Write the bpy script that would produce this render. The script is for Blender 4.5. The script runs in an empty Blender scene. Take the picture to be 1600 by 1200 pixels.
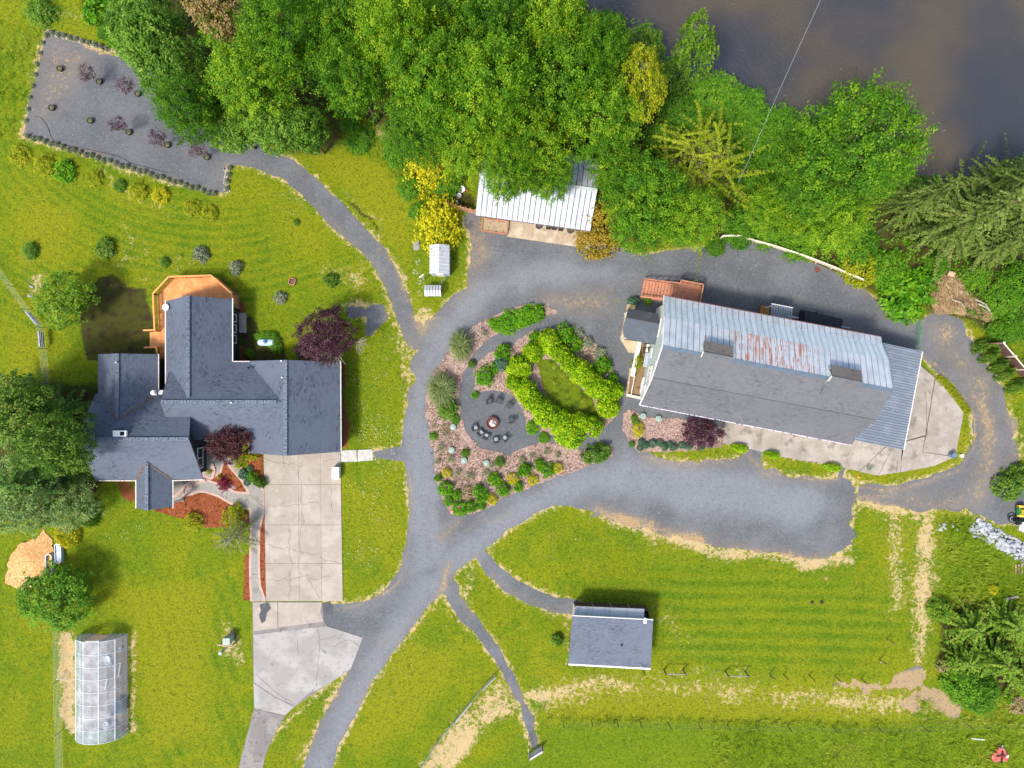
import bpy, math, random
import numpy as np
from mathutils import Vector, Matrix

# ------------------------------------------------------------------ camera, sky, sun, exposure
SC = bpy.context.scene
COL = SC.collection
H = 69.4            # flying height of the camera above the ground, metres
S = 0.065           # metres of ground per photo pixel (photo is 1600 wide)
cam_d = bpy.data.cameras.new("camera")
cam = bpy.data.objects.new("camera", cam_d)
COL.objects.link(cam)
cam.location = (0, 0, H)
cam.rotation_euler = (0, 0, 0)
cam_d.sensor_fit = 'HORIZONTAL'
cam_d.angle = 2 * math.atan(800 * S / H)
cam_d.clip_start = 0.5
cam_d.clip_end = 3000
SC.camera = cam

SUN_EL, SUN_AZ = math.radians(57), math.radians(222)   # azimuth clockwise from +Y
world = bpy.data.worlds.new("World")
SC.world = world
world.use_nodes = True
wn, wl = world.node_tree.nodes, world.node_tree.links
for n in list(wn):
    wn.remove(n)
sky = wn.new("ShaderNodeTexSky")
sky.sky_type = 'NISHITA'
sky.sun_disc = False
sky.sun_elevation = SUN_EL
sky.sun_rotation = SUN_AZ
sky.air_density = 1.0
sky.dust_density = 3.0
bgn = wn.new("ShaderNodeBackground")
bgn.inputs['Strength'].default_value = 0.15
wo = wn.new("ShaderNodeOutputWorld")
wl.new(sky.outputs[0], bgn.inputs[0])
wl.new(bgn.outputs[0], wo.inputs[0])

sun_d = bpy.data.lights.new("sun", 'SUN')
sun_d.energy = 2.3
sun_d.angle = math.radians(9.0)
sun_d.color = (1.0, 0.95, 0.87)
sun = bpy.data.objects.new("sun", sun_d)
COL.objects.link(sun)
sdir = Vector((math.sin(SUN_AZ) * math.cos(SUN_EL), math.cos(SUN_AZ) * math.cos(SUN_EL), math.sin(SUN_EL)))
sun.rotation_euler = (-sdir).to_track_quat('-Z', 'Y').to_euler()
sun.location = sdir * 100

vs = SC.view_settings
vs.view_transform = 'Standard'
vs.look = 'None'
vs.exposure = 0.88
vs.gamma = 1.0
vs.use_curve_mapping = False
SC.render.engine = 'CYCLES'
SC.cycles.max_bounces = 6
SC.cycles.diffuse_bounces = 3
SC.cycles.transparent_max_bounces = 12

# ------------------------------------------------------------------ small helpers
def W(px, py, h=0.0):
    f = S * (1 - h / H)
    return Vector(((px - 800) * f, (600 - py) * f, h))

def M2(px, py):
    return ((px - 800) * S, (600 - py) * S)

def lin(hx):
    hx = hx.lstrip('#')
    out = []
    for i in (0, 2, 4):
        c = int(hx[i:i + 2], 16) / 255
        out.append(c / 12.92 if c <= 0.04045 else ((c + 0.055) / 1.055) ** 2.4)
    return (*out, 1.0)

def tag(o, label=None, cat=None, group=None, kind=None):
    if label: o['label'] = label
    if cat: o['category'] = cat
    if group: o['group'] = group
    if kind: o['kind'] = kind
    return o

def thing(name, label, cat, loc=(0, 0, 0), group=None, kind=None, rz=0.0):
    o = bpy.data.objects.new(name, None)
    COL.objects.link(o)
    o.location = loc
    o.rotation_euler = (0, 0, rz)
    o.empty_display_size = 0.3
    return tag(o, label, cat, group, kind)

class MB:
    """collects faces in world coordinates (or in the parent's own frame when local)"""
    def __init__(s):
        s.v, s.f, s.uv = [], [], {}
    def add(s, vs, fs):
        b = len(s.v)
        s.v.extend([tuple(p) for p in vs])
        s.f.extend([tuple(b + i for i in f) for f in fs])
    def box(s, c, size, rz=0.0, axes=None):
        c = Vector(c)
        if axes is None:
            ca, sa = math.cos(rz), math.sin(rz)
            ax = (Vector((ca, sa, 0)), Vector((-sa, ca, 0)), Vector((0, 0, 1)))
        else:
            ax = [Vector(a).normalized() for a in axes]
        a, b_, d = ax[0] * size[0] / 2, ax[1] * size[1] / 2, ax[2] * size[2] / 2
        vs = [c - a - b_ - d, c + a - b_ - d, c + a + b_ - d, c - a + b_ - d,
              c - a - b_ + d, c + a - b_ + d, c + a + b_ + d, c - a + b_ + d]
        s.add(vs, [(3, 2, 1, 0), (4, 5, 6, 7), (0, 1, 5, 4), (1, 2, 6, 5), (2, 3, 7, 6), (3, 0, 4, 7)])
        return s
    def bar(s, p, q, w, h=None, up=(0, 0, 1)):
        p, q = Vector(p), Vector(q)
        d = q - p
        L = d.length
        if L < 1e-6: return s
        d /= L
        u = Vector(up)
        if abs(d.dot(u)) > 0.97: u = Vector((1, 0, 0))
        sd = d.cross(u).normalized()
        u = sd.cross(d).normalized()
        return s.box((p + q) / 2, (L, w, h if h else w), axes=(d, -sd, u))
    def prism(s, poly, z0, z1):
        """poly: list of (x, y); z0/z1 numbers"""
        n = len(poly)
        a = sum(poly[i][0] * poly[(i + 1) % n][1] - poly[(i + 1) % n][0] * poly[i][1] for i in range(n))
        if a < 0: poly = poly[::-1]
        vs = [(x, y, z0) for x, y in poly] + [(x, y, z1) for x, y in poly]
        fs = [tuple(range(n - 1, -1, -1)), tuple(range(n, 2 * n))]
        fs += [(i, (i + 1) % n, n + (i + 1) % n, n + i) for i in range(n)]
        s.add(vs, fs)
        return s
    def slab(s, pts, t, d=(0, 0, -1)):
        """planar 3-d polygon with thickness t along d"""
        pts = [Vector(p) for p in pts]
        n = len(pts)
        nrm = Vector((0, 0, 0))
        for i in range(n):
            nrm += pts[i].cross(pts[(i + 1) % n])
        if nrm.dot(Vector(d)) > 0: pts = pts[::-1]
        off = Vector(d) * t
        vs = pts + [p + off for p in pts]
        fs = [tuple(range(n)), tuple(range(2 * n - 1, n - 1, -1))]
        fs += [(i, n + i, n + (i + 1) % n, (i + 1) % n) for i in range(n)]
        s.add(vs, fs)
        return s
    def tube(s, pts, r, n=6, r1=None, cap=True):
        pts = [Vector(p) for p in pts]
        m = len(pts)
        rings = []
        for i, p in enumerate(pts):
            d = (pts[min(i + 1, m - 1)] - pts[max(i - 1, 0)]).normalized()
            u = Vector((0, 0, 1)) if abs(d.z) < 0.9 else Vector((1, 0, 0))
            a = d.cross(u).normalized()
            b_ = a.cross(d).normalized()
            rr = r if r1 is None else r + (r1 - r) * i / (m - 1)
            rings.append([p + (a * math.cos(2 * math.pi * k / n) + b_ * math.sin(2 * math.pi * k / n)) * rr for k in range(n)])
        vs = [q for rg in rings for q in rg]
        fs = []
        for i in range(m - 1):
            for k in range(n):
                k2 = (k + 1) % n
                fs.append((i * n + k, (i + 1) * n + k, (i + 1) * n + k2, i * n + k2))
        if cap:
            fs.append(tuple(range(n)))
            fs.append(tuple((m - 1) * n + k for k in range(n - 1, -1, -1)))
        s.add(vs, fs)
        return s
    def lathe(s, c, prof, n=20):
        """prof: list of (r, z) from bottom outer up; closed by caps where r == 0"""
        c = Vector(c)
        vs, fs = [], []
        m = len(prof)
        for r, z in prof:
            for k in range(n):
                a = 2 * math.pi * k / n
                vs.append((c.x + r * math.cos(a), c.y + r * math.sin(a), c.z + z))
        for i in range(m - 1):
            for k in range(n):
                k2 = (k + 1) % n
                fs.append((i * n + k, i * n + k2, (i + 1) * n + k2, (i + 1) * n + k))
        s.add(vs, fs)
        return s
    def mesh(s, name, off=(0, 0, 0), smooth=False):
        me = bpy.data.meshes.new(name)
        o = Vector(off)
        me.from_pydata([(x - o.x, y - o.y, z - o.z) for x, y, z in s.v], [], s.f)
        if smooth:
            me.polygons.foreach_set('use_smooth', [True] * len(me.polygons))
        me.update()
        return me

def root_off(p):
    o = Vector((0, 0, 0))
    while p is not None:
        o += Vector(p.location)
        p = p.parent
    return o

def obj(name, mb, m, parent=None, local=False, smooth=False, label=None):
    """MB, or a ready mesh -> one mesh object; world coordinates unless local"""
    if isinstance(mb, MB):
        me = mb.mesh(name, (0, 0, 0) if (local or parent is None) else root_off(parent), smooth)
    else:
        me = mb
    if m is not None and not me.materials:
        me.materials.append(m)
    o = bpy.data.objects.new(name, me)
    COL.objects.link(o)
    if parent is not None: o.parent = parent
    if label: o['label'] = label
    return o

def solo(name, mb, m, label, cat, group=None, kind=None, smooth=False, loc=None):
    """a thing that is one mesh, its origin at loc"""
    loc = Vector(loc) if loc is not None else Vector((0, 0, 0))
    me = mb.mesh(name, loc, smooth) if isinstance(mb, MB) else mb
    if m is not None and not me.materials: me.materials.append(m)
    o = bpy.data.objects.new(name, me)
    COL.objects.link(o)
    o.location = loc
    return tag(o, label, cat, group, kind)

def copy_tree(o, parent=None):
    c = o.copy()
    COL.objects.link(c)
    c.parent = parent
    for ch in list(o.children):
        copy_tree(ch, c)
    return c

ORD = ['first', 'second', 'third', 'fourth', 'fifth', 'sixth', 'seventh', 'eighth', 'ninth', 'tenth', 'eleventh', 'twelfth',
       'thirteenth', 'fourteenth', 'fifteenth', 'sixteenth', 'seventeenth', 'eighteenth', 'nineteenth', 'twentieth']
def ordinal(i):
    if i < 20: return ORD[i]
    t = ['twenty', 'thirty', 'forty'][(i + 1) // 10 - 2]
    r = (i + 1) % 10
    return (t[:-1] + 'ieth') if r == 0 else t + '-' + ORD[r - 1]

# ------------------------------------------------------------------ materials
def new_mat(name):
    m = bpy.data.materials.new(name)
    m.use_nodes = True
    nt = m.node_tree
    for n in list(nt.nodes): nt.nodes.remove(n)
    out = nt.nodes.new('ShaderNodeOutputMaterial')
    return m, nt, out

def nd(nt, t, **kw):
    n = nt.nodes.new(t)
    for k, v in kw.items(): setattr(n, k, v)
    return n

def setin(nt, sock, v):
    if hasattr(v, 'is_output') or isinstance(v, bpy.types.NodeSocket): nt.links.new(v, sock)
    else: sock.default_value = v

def math_n(nt, op, a, b=None, c=None, clamp=False):
    n = nd(nt, 'ShaderNodeMath', operation=op, use_clamp=clamp)
    for i, v in enumerate((a, b, c)):
        if v is not None: setin(nt, n.inputs[i], v)
    return n.outputs[0]

def smooth_n(nt, v, lo, hi):
    n = nd(nt, 'ShaderNodeMapRange', interpolation_type='SMOOTHSTEP')
    setin(nt, n.inputs[0], v)
    n.inputs[1].default_value, n.inputs[2].default_value = lo, hi
    return n.outputs[0]

def mix_n(nt, fac, a, b, blend='MIX'):
    n = nd(nt, 'ShaderNodeMix', data_type='RGBA', blend_type=blend)
    setin(nt, n.inputs[0], fac)
    setin(nt, n.inputs[6], a)
    setin(nt, n.inputs[7], b)
    return n.outputs[2]

def pos_n(nt, coord='pos', scale=None, rot=0.0):
    if coord == 'pos': v = nd(nt, 'ShaderNodeNewGeometry').outputs['Position']
    elif coord == 'uv': v = nd(nt, 'ShaderNodeTexCoord').outputs['UV']
    else: v = nd(nt, 'ShaderNodeTexCoord').outputs['Object']
    if scale is not None or rot:
        if rot:
            r = nd(nt, 'ShaderNodeVectorRotate', rotation_type='Z_AXIS')
            nt.links.new(v, r.inputs['Vector'])
            r.inputs['Angle'].default_value = rot
            v = r.outputs[0]
        if scale is not None:
            mp = nd(nt, 'ShaderNodeVectorMath', operation='MULTIPLY')
            nt.links.new(v, mp.inputs[0])
            mp.inputs[1].default_value = scale
            v = mp.outputs[0]
    return v

def noise_n(nt, vec, scale, detail=2.0, rough=0.5, dist=0.0):
    n = nd(nt, 'ShaderNodeTexNoise')
    nt.links.new(vec, n.inputs['Vector'])
    n.inputs['Scale'].default_value = scale
    n.inputs['Detail'].default_value = detail
    n.inputs['Roughness'].default_value = rough
    n.inputs['Distortion'].default_value = dist
    return n.outputs['Fac']

def principled(nt, out, color, rough=0.8, metal=0.0, spec=0.3, bump=None, bump_d=0.02, bump_s=0.5, **kw):
    p = nd(nt, 'ShaderNodeBsdfPrincipled')
    setin(nt, p.inputs['Base Color'], color)
    setin(nt, p.inputs['Roughness'], rough)
    setin(nt, p.inputs['Metallic'], metal)
    p.inputs['Specular IOR Level'].default_value = spec
    if bump is not None:
        b = nd(nt, 'ShaderNodeBump')
        b.inputs['Strength'].default_value = bump_s
        b.inputs['Distance'].default_value = bump_d
        setin(nt, b.inputs['Height'], bump)
        nt.links.new(b.outputs[0], p.inputs['Normal'])
    nt.links.new(p.outputs[0], out.inputs[0])
    return p

def layered(name, base, layers=(), rough=0.85, metal=0.0, spec=0.3, coord='pos', bump=None, objvar=0.0):
    """layers: (hex, noise scale, detail, lo, hi[, vec scale tuple, rot]) mixed over base in turn; bump: (scale, distance, strength)"""
    m, nt, out = new_mat(name)
    c = lin(base)
    vec = pos_n(nt, coord)
    for L in layers:
        v = vec if len(L) <= 5 else pos_n(nt, coord, L[5], L[6] if len(L) > 6 else 0.0)
        f = smooth_n(nt, noise_n(nt, v, L[1], L[2], 0.6), L[3], L[4])
        c = mix_n(nt, f, c, lin(L[0]))
    if objvar:
        oi = nd(nt, 'ShaderNodeObjectInfo')
        hs = nd(nt, 'ShaderNodeHueSaturation')
        setin(nt, hs.inputs['Color'], c)
        mr = nd(nt, 'ShaderNodeMapRange')
        nt.links.new(oi.outputs['Random'], mr.inputs[0])
        mr.inputs[3].default_value, mr.inputs[4].default_value = 1 - objvar, 1 + objvar
        nt.links.new(mr.outputs[0], hs.inputs['Value'])
        c = hs.outputs[0]
    b = None
    if bump: b = noise_n(nt, vec, bump[0], 3, 0.6)
    principled(nt, out, c, rough, metal, spec, b, bump[1] if bump else 0.02, bump[2] if bump else 0.5)
    return m

def shingle(name, base, dark, light, row=0.17, wid=0.33):
    m, nt, out = new_mat(name)
    uv = pos_n(nt, 'uv')
    br = nd(nt, 'ShaderNodeTexBrick')
    nt.links.new(uv, br.inputs['Vector'])
    br.inputs['Scale'].default_value = 1.0
    br.inputs['Brick Width'].default_value = wid
    br.inputs['Row Height'].default_value = row
    br.inputs['Mortar Size'].default_value = 0.012
    br.inputs['Mortar Smooth'].default_value = 0.3
    br.inputs['Color1'].default_value = (0, 0, 0, 1)
    br.inputs['Color2'].default_value = (1, 1, 1, 1)
    br.inputs['Mortar'].default_value = (0.2, 0.2, 0.2, 1)
    br.inputs['Bias'].default_value = 0.0
    rv = br.outputs['Color']
    c = mix_n(nt, smooth_n(nt, rv, 0.25, 1.0), lin(base), lin(light))
    c = mix_n(nt, smooth_n(nt, rv, 0.14, 0.0), c, lin(dark))
    big = noise_n(nt, pos_n(nt, 'pos'), 0.35, 3)
    c = mix_n(nt, smooth_n(nt, big, 0.35, 0.75), c, lin(light))
    fine = noise_n(nt, pos_n(nt, 'pos'), 9.0, 2)
    c = mix_n(nt, smooth_n(nt, fine, 0.62, 0.75), c, lin(dark))
    mort = math_n(nt, 'SUBTRACT', 1.0, br.outputs['Fac'])
    c = mix_n(nt, math_n(nt, 'MULTIPLY', br.outputs['Fac'], 0.45), c, lin(dark))
    principled(nt, out, c, 0.9, 0, 0.2, mort, 0.012, 0.6)
    return m

def leaf_mat(name, cols, trans=0.35, objvar=0.12, rough=0.6):
    """cols: list of hex from darkest to young-leaf colour, picked by the leaf's own tint"""
    m, nt, out = new_mat(name)
    at = nd(nt, 'ShaderNodeAttribute', attribute_name='tint')
    oi = nd(nt, 'ShaderNodeObjectInfo')
    v = math_n(nt, 'ADD', at.outputs['Fac'], math_n(nt, 'MULTIPLY', math_n(nt, 'SUBTRACT', oi.outputs['Random'], 0.5), objvar * 2), clamp=True)
    rp = nd(nt, 'ShaderNodeValToRGB')
    e = rp.color_ramp.elements
    while len(e) < len(cols): e.new(0.5)
    for i, cx in enumerate(cols):
        e[i].position = i / (len(cols) - 1)
        e[i].color = lin(cx)
    nt.links.new(v, rp.inputs[0])
    d = nd(nt, 'ShaderNodeBsdfPrincipled')
    nt.links.new(rp.outputs[0], d.inputs['Base Color'])
    d.inputs['Roughness'].default_value = rough
    d.inputs['Specular IOR Level'].default_value = 0.25
    t = nd(nt, 'ShaderNodeBsdfTranslucent')
    hs = nd(nt, 'ShaderNodeHueSaturation')
    hs.inputs['Value'].default_value = 1.15
    nt.links.new(rp.outputs[0], hs.inputs['Color'])
    nt.links.new(hs.outputs[0], t.inputs['Color'])
    mx = nd(nt, 'ShaderNodeMixShader')
    mx.inputs[0].default_value = trans
    nt.links.new(d.outputs[0], mx.inputs[1])
    nt.links.new(t.outputs[0], mx.inputs[2])
    nt.links.new(mx.outputs[0], out.inputs[0])
    return m

# ------------------------------------------------------------------ numpy meshes, noise, regions
def np_mesh(name, verts, faces, attrs=None, uv=None):
    """verts (N,3); faces (M,3) or (M,4) arrays, or a list of such arrays"""
    me = bpy.data.meshes.new(name)
    if not isinstance(faces, list): faces = [faces]
    me.vertices.add(len(verts))
    me.vertices.foreach_set('co', np.asarray(verts, dtype=np.float32).ravel())
    idx = np.concatenate([f.ravel() for f in faces]).astype(np.int32)
    tot = np.concatenate([np.full(len(f), f.shape[1], dtype=np.int32) for f in faces])
    st = np.concatenate([[0], np.cumsum(tot)[:-1]]).astype(np.int32)
    me.loops.add(len(idx))
    me.loops.foreach_set('vertex_index', idx)
    me.polygons.add(len(tot))
    me.polygons.foreach_set('loop_start', st)
    me.polygons.foreach_set('loop_total', tot)
    if attrs:
        for k, a in attrs.items():
            at = me.attributes.new(k, 'FLOAT', 'POINT')
            at.data.foreach_set('value', np.asarray(a, dtype=np.float32))
    me.update(calc_edges=True)
    return me

_tab = {}
def vnoise(X, Y, scale, seed=0):
    if seed not in _tab: _tab[seed] = np.random.RandomState(1000 + seed).rand(256, 256)
    T = _tab[seed]
    x, y = X / scale + 37.3, Y / scale + 91.7
    xi, yi = np.floor(x).astype(int), np.floor(y).astype(int)
    fx, fy = x - xi, y - yi
    fx, fy = fx * fx * (3 - 2 * fx), fy * fy * (3 - 2 * fy)
    a, b = T[xi % 256, yi % 256], T[(xi + 1) % 256, yi % 256]
    c, d = T[xi % 256, (yi + 1) % 256], T[(xi + 1) % 256, (yi + 1) % 256]
    return (a * (1 - fx) + b * fx) * (1 - fy) + (c * (1 - fx) + d * fx) * fy

def fbm(X, Y, scale, seed=0, octv=4):
    s, w, t = 0.0, 1.0, 0.0
    for i in range(octv):
        s = s + w * vnoise(X, Y, scale / 2 ** i, seed + i)
        t += w
        w *= 0.55
    return s / t - 0.5

def sdf_poly(X, Y, pts, px=True, margin=6.0):
    P = np.array([M2(*p) for p in pts] if px else pts)
    out = np.full(X.shape, -margin)
    m = (X > P[:, 0].min() - margin) & (X < P[:, 0].max() + margin) & (Y > P[:, 1].min() - margin) & (Y < P[:, 1].max() + margin)
    x, y = X[m], Y[m]
    if len(x) == 0: return out
    d = np.full(x.shape, 1e9)
    ins = np.zeros(x.shape, bool)
    n = len(P)
    for i in range(n):
        ax, ay = P[i]
        bx, by = P[(i + 1) % n]
        dx, dy = bx - ax, by - ay
        L = dx * dx + dy * dy + 1e-12
        t = np.clip(((x - ax) * dx + (y - ay) * dy) / L, 0, 1)
        d = np.minimum(d, (x - ax - t * dx) ** 2 + (y - ay - t * dy) ** 2)
        if ay != by:
            ins ^= ((ay > y) != (by > y)) & (x < (bx - ax) * (y - ay) / (by - ay) + ax)
    d = np.sqrt(d)
    out[m] = np.clip(np.where(ins, d, -d), -margin, margin)
    return out

def sdf_band(X, Y, pts, margin=6.0):
    """pts: (px, py, width px) along a centre line"""
    P = np.array([(*M2(p[0], p[1]), p[2] * S / 2) for p in pts])
    out = np.full(X.shape, -margin)
    w = P[:, 2].max() + margin
    m = (X > P[:, 0].min() - w) & (X < P[:, 0].max() + w) & (Y > P[:, 1].min() - w) & (Y < P[:, 1].max() + w)
    x, y = X[m], Y[m]
    if len(x) == 0: return out
    d = np.full(x.shape, -margin)
    for i in range(len(P) - 1):
        ax, ay, ar = P[i]
        bx, by, br = P[i + 1]
        dx, dy = bx - ax, by - ay
        L = dx * dx + dy * dy + 1e-12
        t = np.clip(((x - ax) * dx + (y - ay) * dy) / L, 0, 1)
        d = np.maximum(d, ar + (br - ar) * t - np.sqrt((x - ax - t * dx) ** 2 + (y - ay - t * dy) ** 2))
    out[m] = np.clip(d, -margin, margin)
    return out

def grid(x0, x1, y0, y1, step):
    xs = np.arange(x0, x1 + step / 2, step)
    ys = np.arange(y0, y1 + step / 2, step)
    X, Y = np.meshgrid(xs, ys, indexing='ij')
    return X, Y

def px_grid(px0, py0, px1, py1, step=0.16):
    a, b = M2(px0, py1), M2(px1, py0)
    return grid(a[0], b[0], a[1], b[1], step)

def clip_mesh(name, X, Y, F, z, attrs=None):
    """flat sheet at height z where F > 0; its edge follows the zero line of F"""
    nx, ny = X.shape
    I = np.arange(nx * ny).reshape(nx, ny)
    a, b, c, d = I[:-1, :-1].ravel(), I[1:, :-1].ravel(), I[1:, 1:].ravel(), I[:-1, 1:].ravel()
    T = np.concatenate([np.stack([a, b, c], 1), np.stack([a, c, d], 1)])
    f, x, y = F.ravel(), X.ravel(), Y.ravel()
    A = {k: np.broadcast_to(v, X.shape).ravel() for k, v in (attrs or {}).items()}
    ins = f[T] > 0
    k = ins.sum(1)
    V = [np.stack([x, y, np.full(x.shape, z)], 1)]
    AT = {q: [v] for q, v in A.items()}
    faces = [T[k == 3]]
    nv = len(x)
    def cut(p, q):
        nonlocal nv
        t = f[p] / (f[p] - f[q] + 1e-12)
        V.append(np.stack([x[p] + (x[q] - x[p]) * t, y[p] + (y[q] - y[p]) * t, np.full(len(p), z)], 1))
        for n_, v in A.items(): AT[n_].append(v[p] + (v[q] - v[p]) * t)
        r = np.arange(nv, nv + len(p))
        nv += len(p)
        return r
    for kk in (1, 2):
        t, i = T[k == kk], ins[k == kk]
        if len(t) == 0: continue
        odd = np.argmax(i, 1) if kk == 1 else np.argmax(~i, 1)
        r = np.arange(len(t))
        p, q, s_ = t[r, odd], t[r, (odd + 1) % 3], t[r, (odd + 2) % 3]
        pq, ps = cut(p, q), cut(p, s_)
        if kk == 1: faces.append(np.stack([p, pq, ps], 1))
        else: faces += [np.stack([pq, q, s_], 1), np.stack([pq, s_, ps], 1)]
    faces = np.concatenate(faces)
    V = np.concatenate(V)
    AT = {q: np.concatenate(v) for q, v in AT.items()}
    used = np.unique(faces)
    re = np.full(len(V), -1)
    re[used] = np.arange(len(used))
    return np_mesh(name, V[used], re[faces], {q: v[used] for q, v in AT.items()})
# ------------------------------------------------------------------ the ground: regions traced as outlines in plan
def sstep(v, a, b):
    t = np.clip((v - a) / (b - a), 0, 1)
    return t * t * (3 - 2 * t)

ROAD = [(468,1230),(485,1165),(510,1112),(535,1065),(548,1040),(560,1000),(520,985),(503,975),(503,942),(545,943),(580,935),(608,915),(625,890),
        (635,850),(640,800),(633,720),(629,717),(583,718),(583,703),(628,699),(634,640),(640,590),(648,535),(672,500),(692,478),(722,452),
        (733,420),(736,370),(722,345),(728,335),(745,335),(750,352),(905,370),(1000,398),(1110,385),(1125,372),(1150,372),(1200,385),
        (1270,412),(1330,432),(1350,452),(1400,490),(1440,498),(1462,486),(1500,500),(1530,545),(1565,600),(1585,660),(1590,710),(1575,750),
        (1590,770),(1615,790),(1615,822),(1560,818),(1520,802),(1480,795),(1440,799),(1400,792),(1345,787),(1332,800),(1325,868),(1290,872),
        (1200,865),(1130,855),(1080,845),(1000,825),(930,805),(890,788),(860,792),(810,817),(770,848),(755,862),(735,878),(712,893),
        (698,918),(668,948),(640,988),(612,1020),(582,1065),(560,1108),(530,1165),(505,1230)]
LOT = [(72,52),(155,78),(250,110),(300,150),(330,185),(420,228),(432,246),(366,252),(357,262),(351,304),(34,213)]
PATH_N = [(366,240,38),(400,244,34),(450,265,34),(490,298,34),(530,340,36),(562,370,34),(590,400,31),(610,432,30),(624,465,28),(636,500,28),(650,535,36)]
PATH_SHED = [(752,868,20),(768,890,22),(792,910,24),(830,932,26),(866,945,26),(898,950,24)]
PATH_FIELD = [(702,920,26),(722,955,22),(748,985,18),(770,1012,16),(790,1045,13),(803,1070,12),(812,1090,14),(825,1120,17),(832,1150,14),(838,1168,10)]
RING = [(1432,548),(1462,578),(1492,604),(1518,650),(1520,692),(1500,724),(1450,747),(1390,759),(1345,757),(1318,744),(1330,720)]
VERGE2 = [(1194,704),(1250,716),(1312,728),(1306,744),(1275,748),(1230,742),(1196,730),(1188,718)]
VERGE3 = [(1010,702),(1080,700),(1128,694),(1170,692),(1168,706),(1150,718),(1080,722),(1030,714)]
GRAVEL_PLUM_SHADE = [(548,480,22),(585,492,36),(580,515,20)]  # some gravel, plus the plum tree's soft shadow drawn as gravel
RIVER = [(905,-60),(925,2),(950,22),(968,40),(990,62),(1020,72),(1060,96),(1085,118),(1112,124),(1140,124),(1168,136),(1188,150),(1198,166),(1225,176),
         (1262,184),(1310,196),(1360,215),(1410,245),(1440,262),(1478,268),(1530,262),(1600,240),(1750,260),(2200,420),(2700,-400),(1500,-900),(700,-700)]

def road_field(X, Y):
    g = sdf_poly(X, Y, ROAD)
    g = np.maximum(g, sdf_poly(X, Y, LOT))
    for b in (PATH_N, PATH_SHED, PATH_FIELD): g = np.maximum(g, sdf_band(X, Y, b))
    g = np.maximum(g, sdf_band(X, Y, GRAVEL_PLUM_SHADE) - 0.2)
    for b in ([(1300,1070,6),(1375,1073,12)], [(1392,1072,16),(1415,1062,24),(1440,1050,16)], [(1395,1096,14),(1425,1098,20)], [(1445,1082,16),(1470,1095,26),(1490,1112,20)]): g = np.maximum(g, sdf_band(X, Y, b) - .25)
    for p in (RING, VERGE2, VERGE3): g = np.minimum(g, -sdf_poly(X, Y, p))
    return g

def blob(X, Y, px, py, r):
    x, y = M2(px, py)
    return np.exp(-((X - x) ** 2 + (Y - y) ** 2) / (r * S) ** 2)

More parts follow.
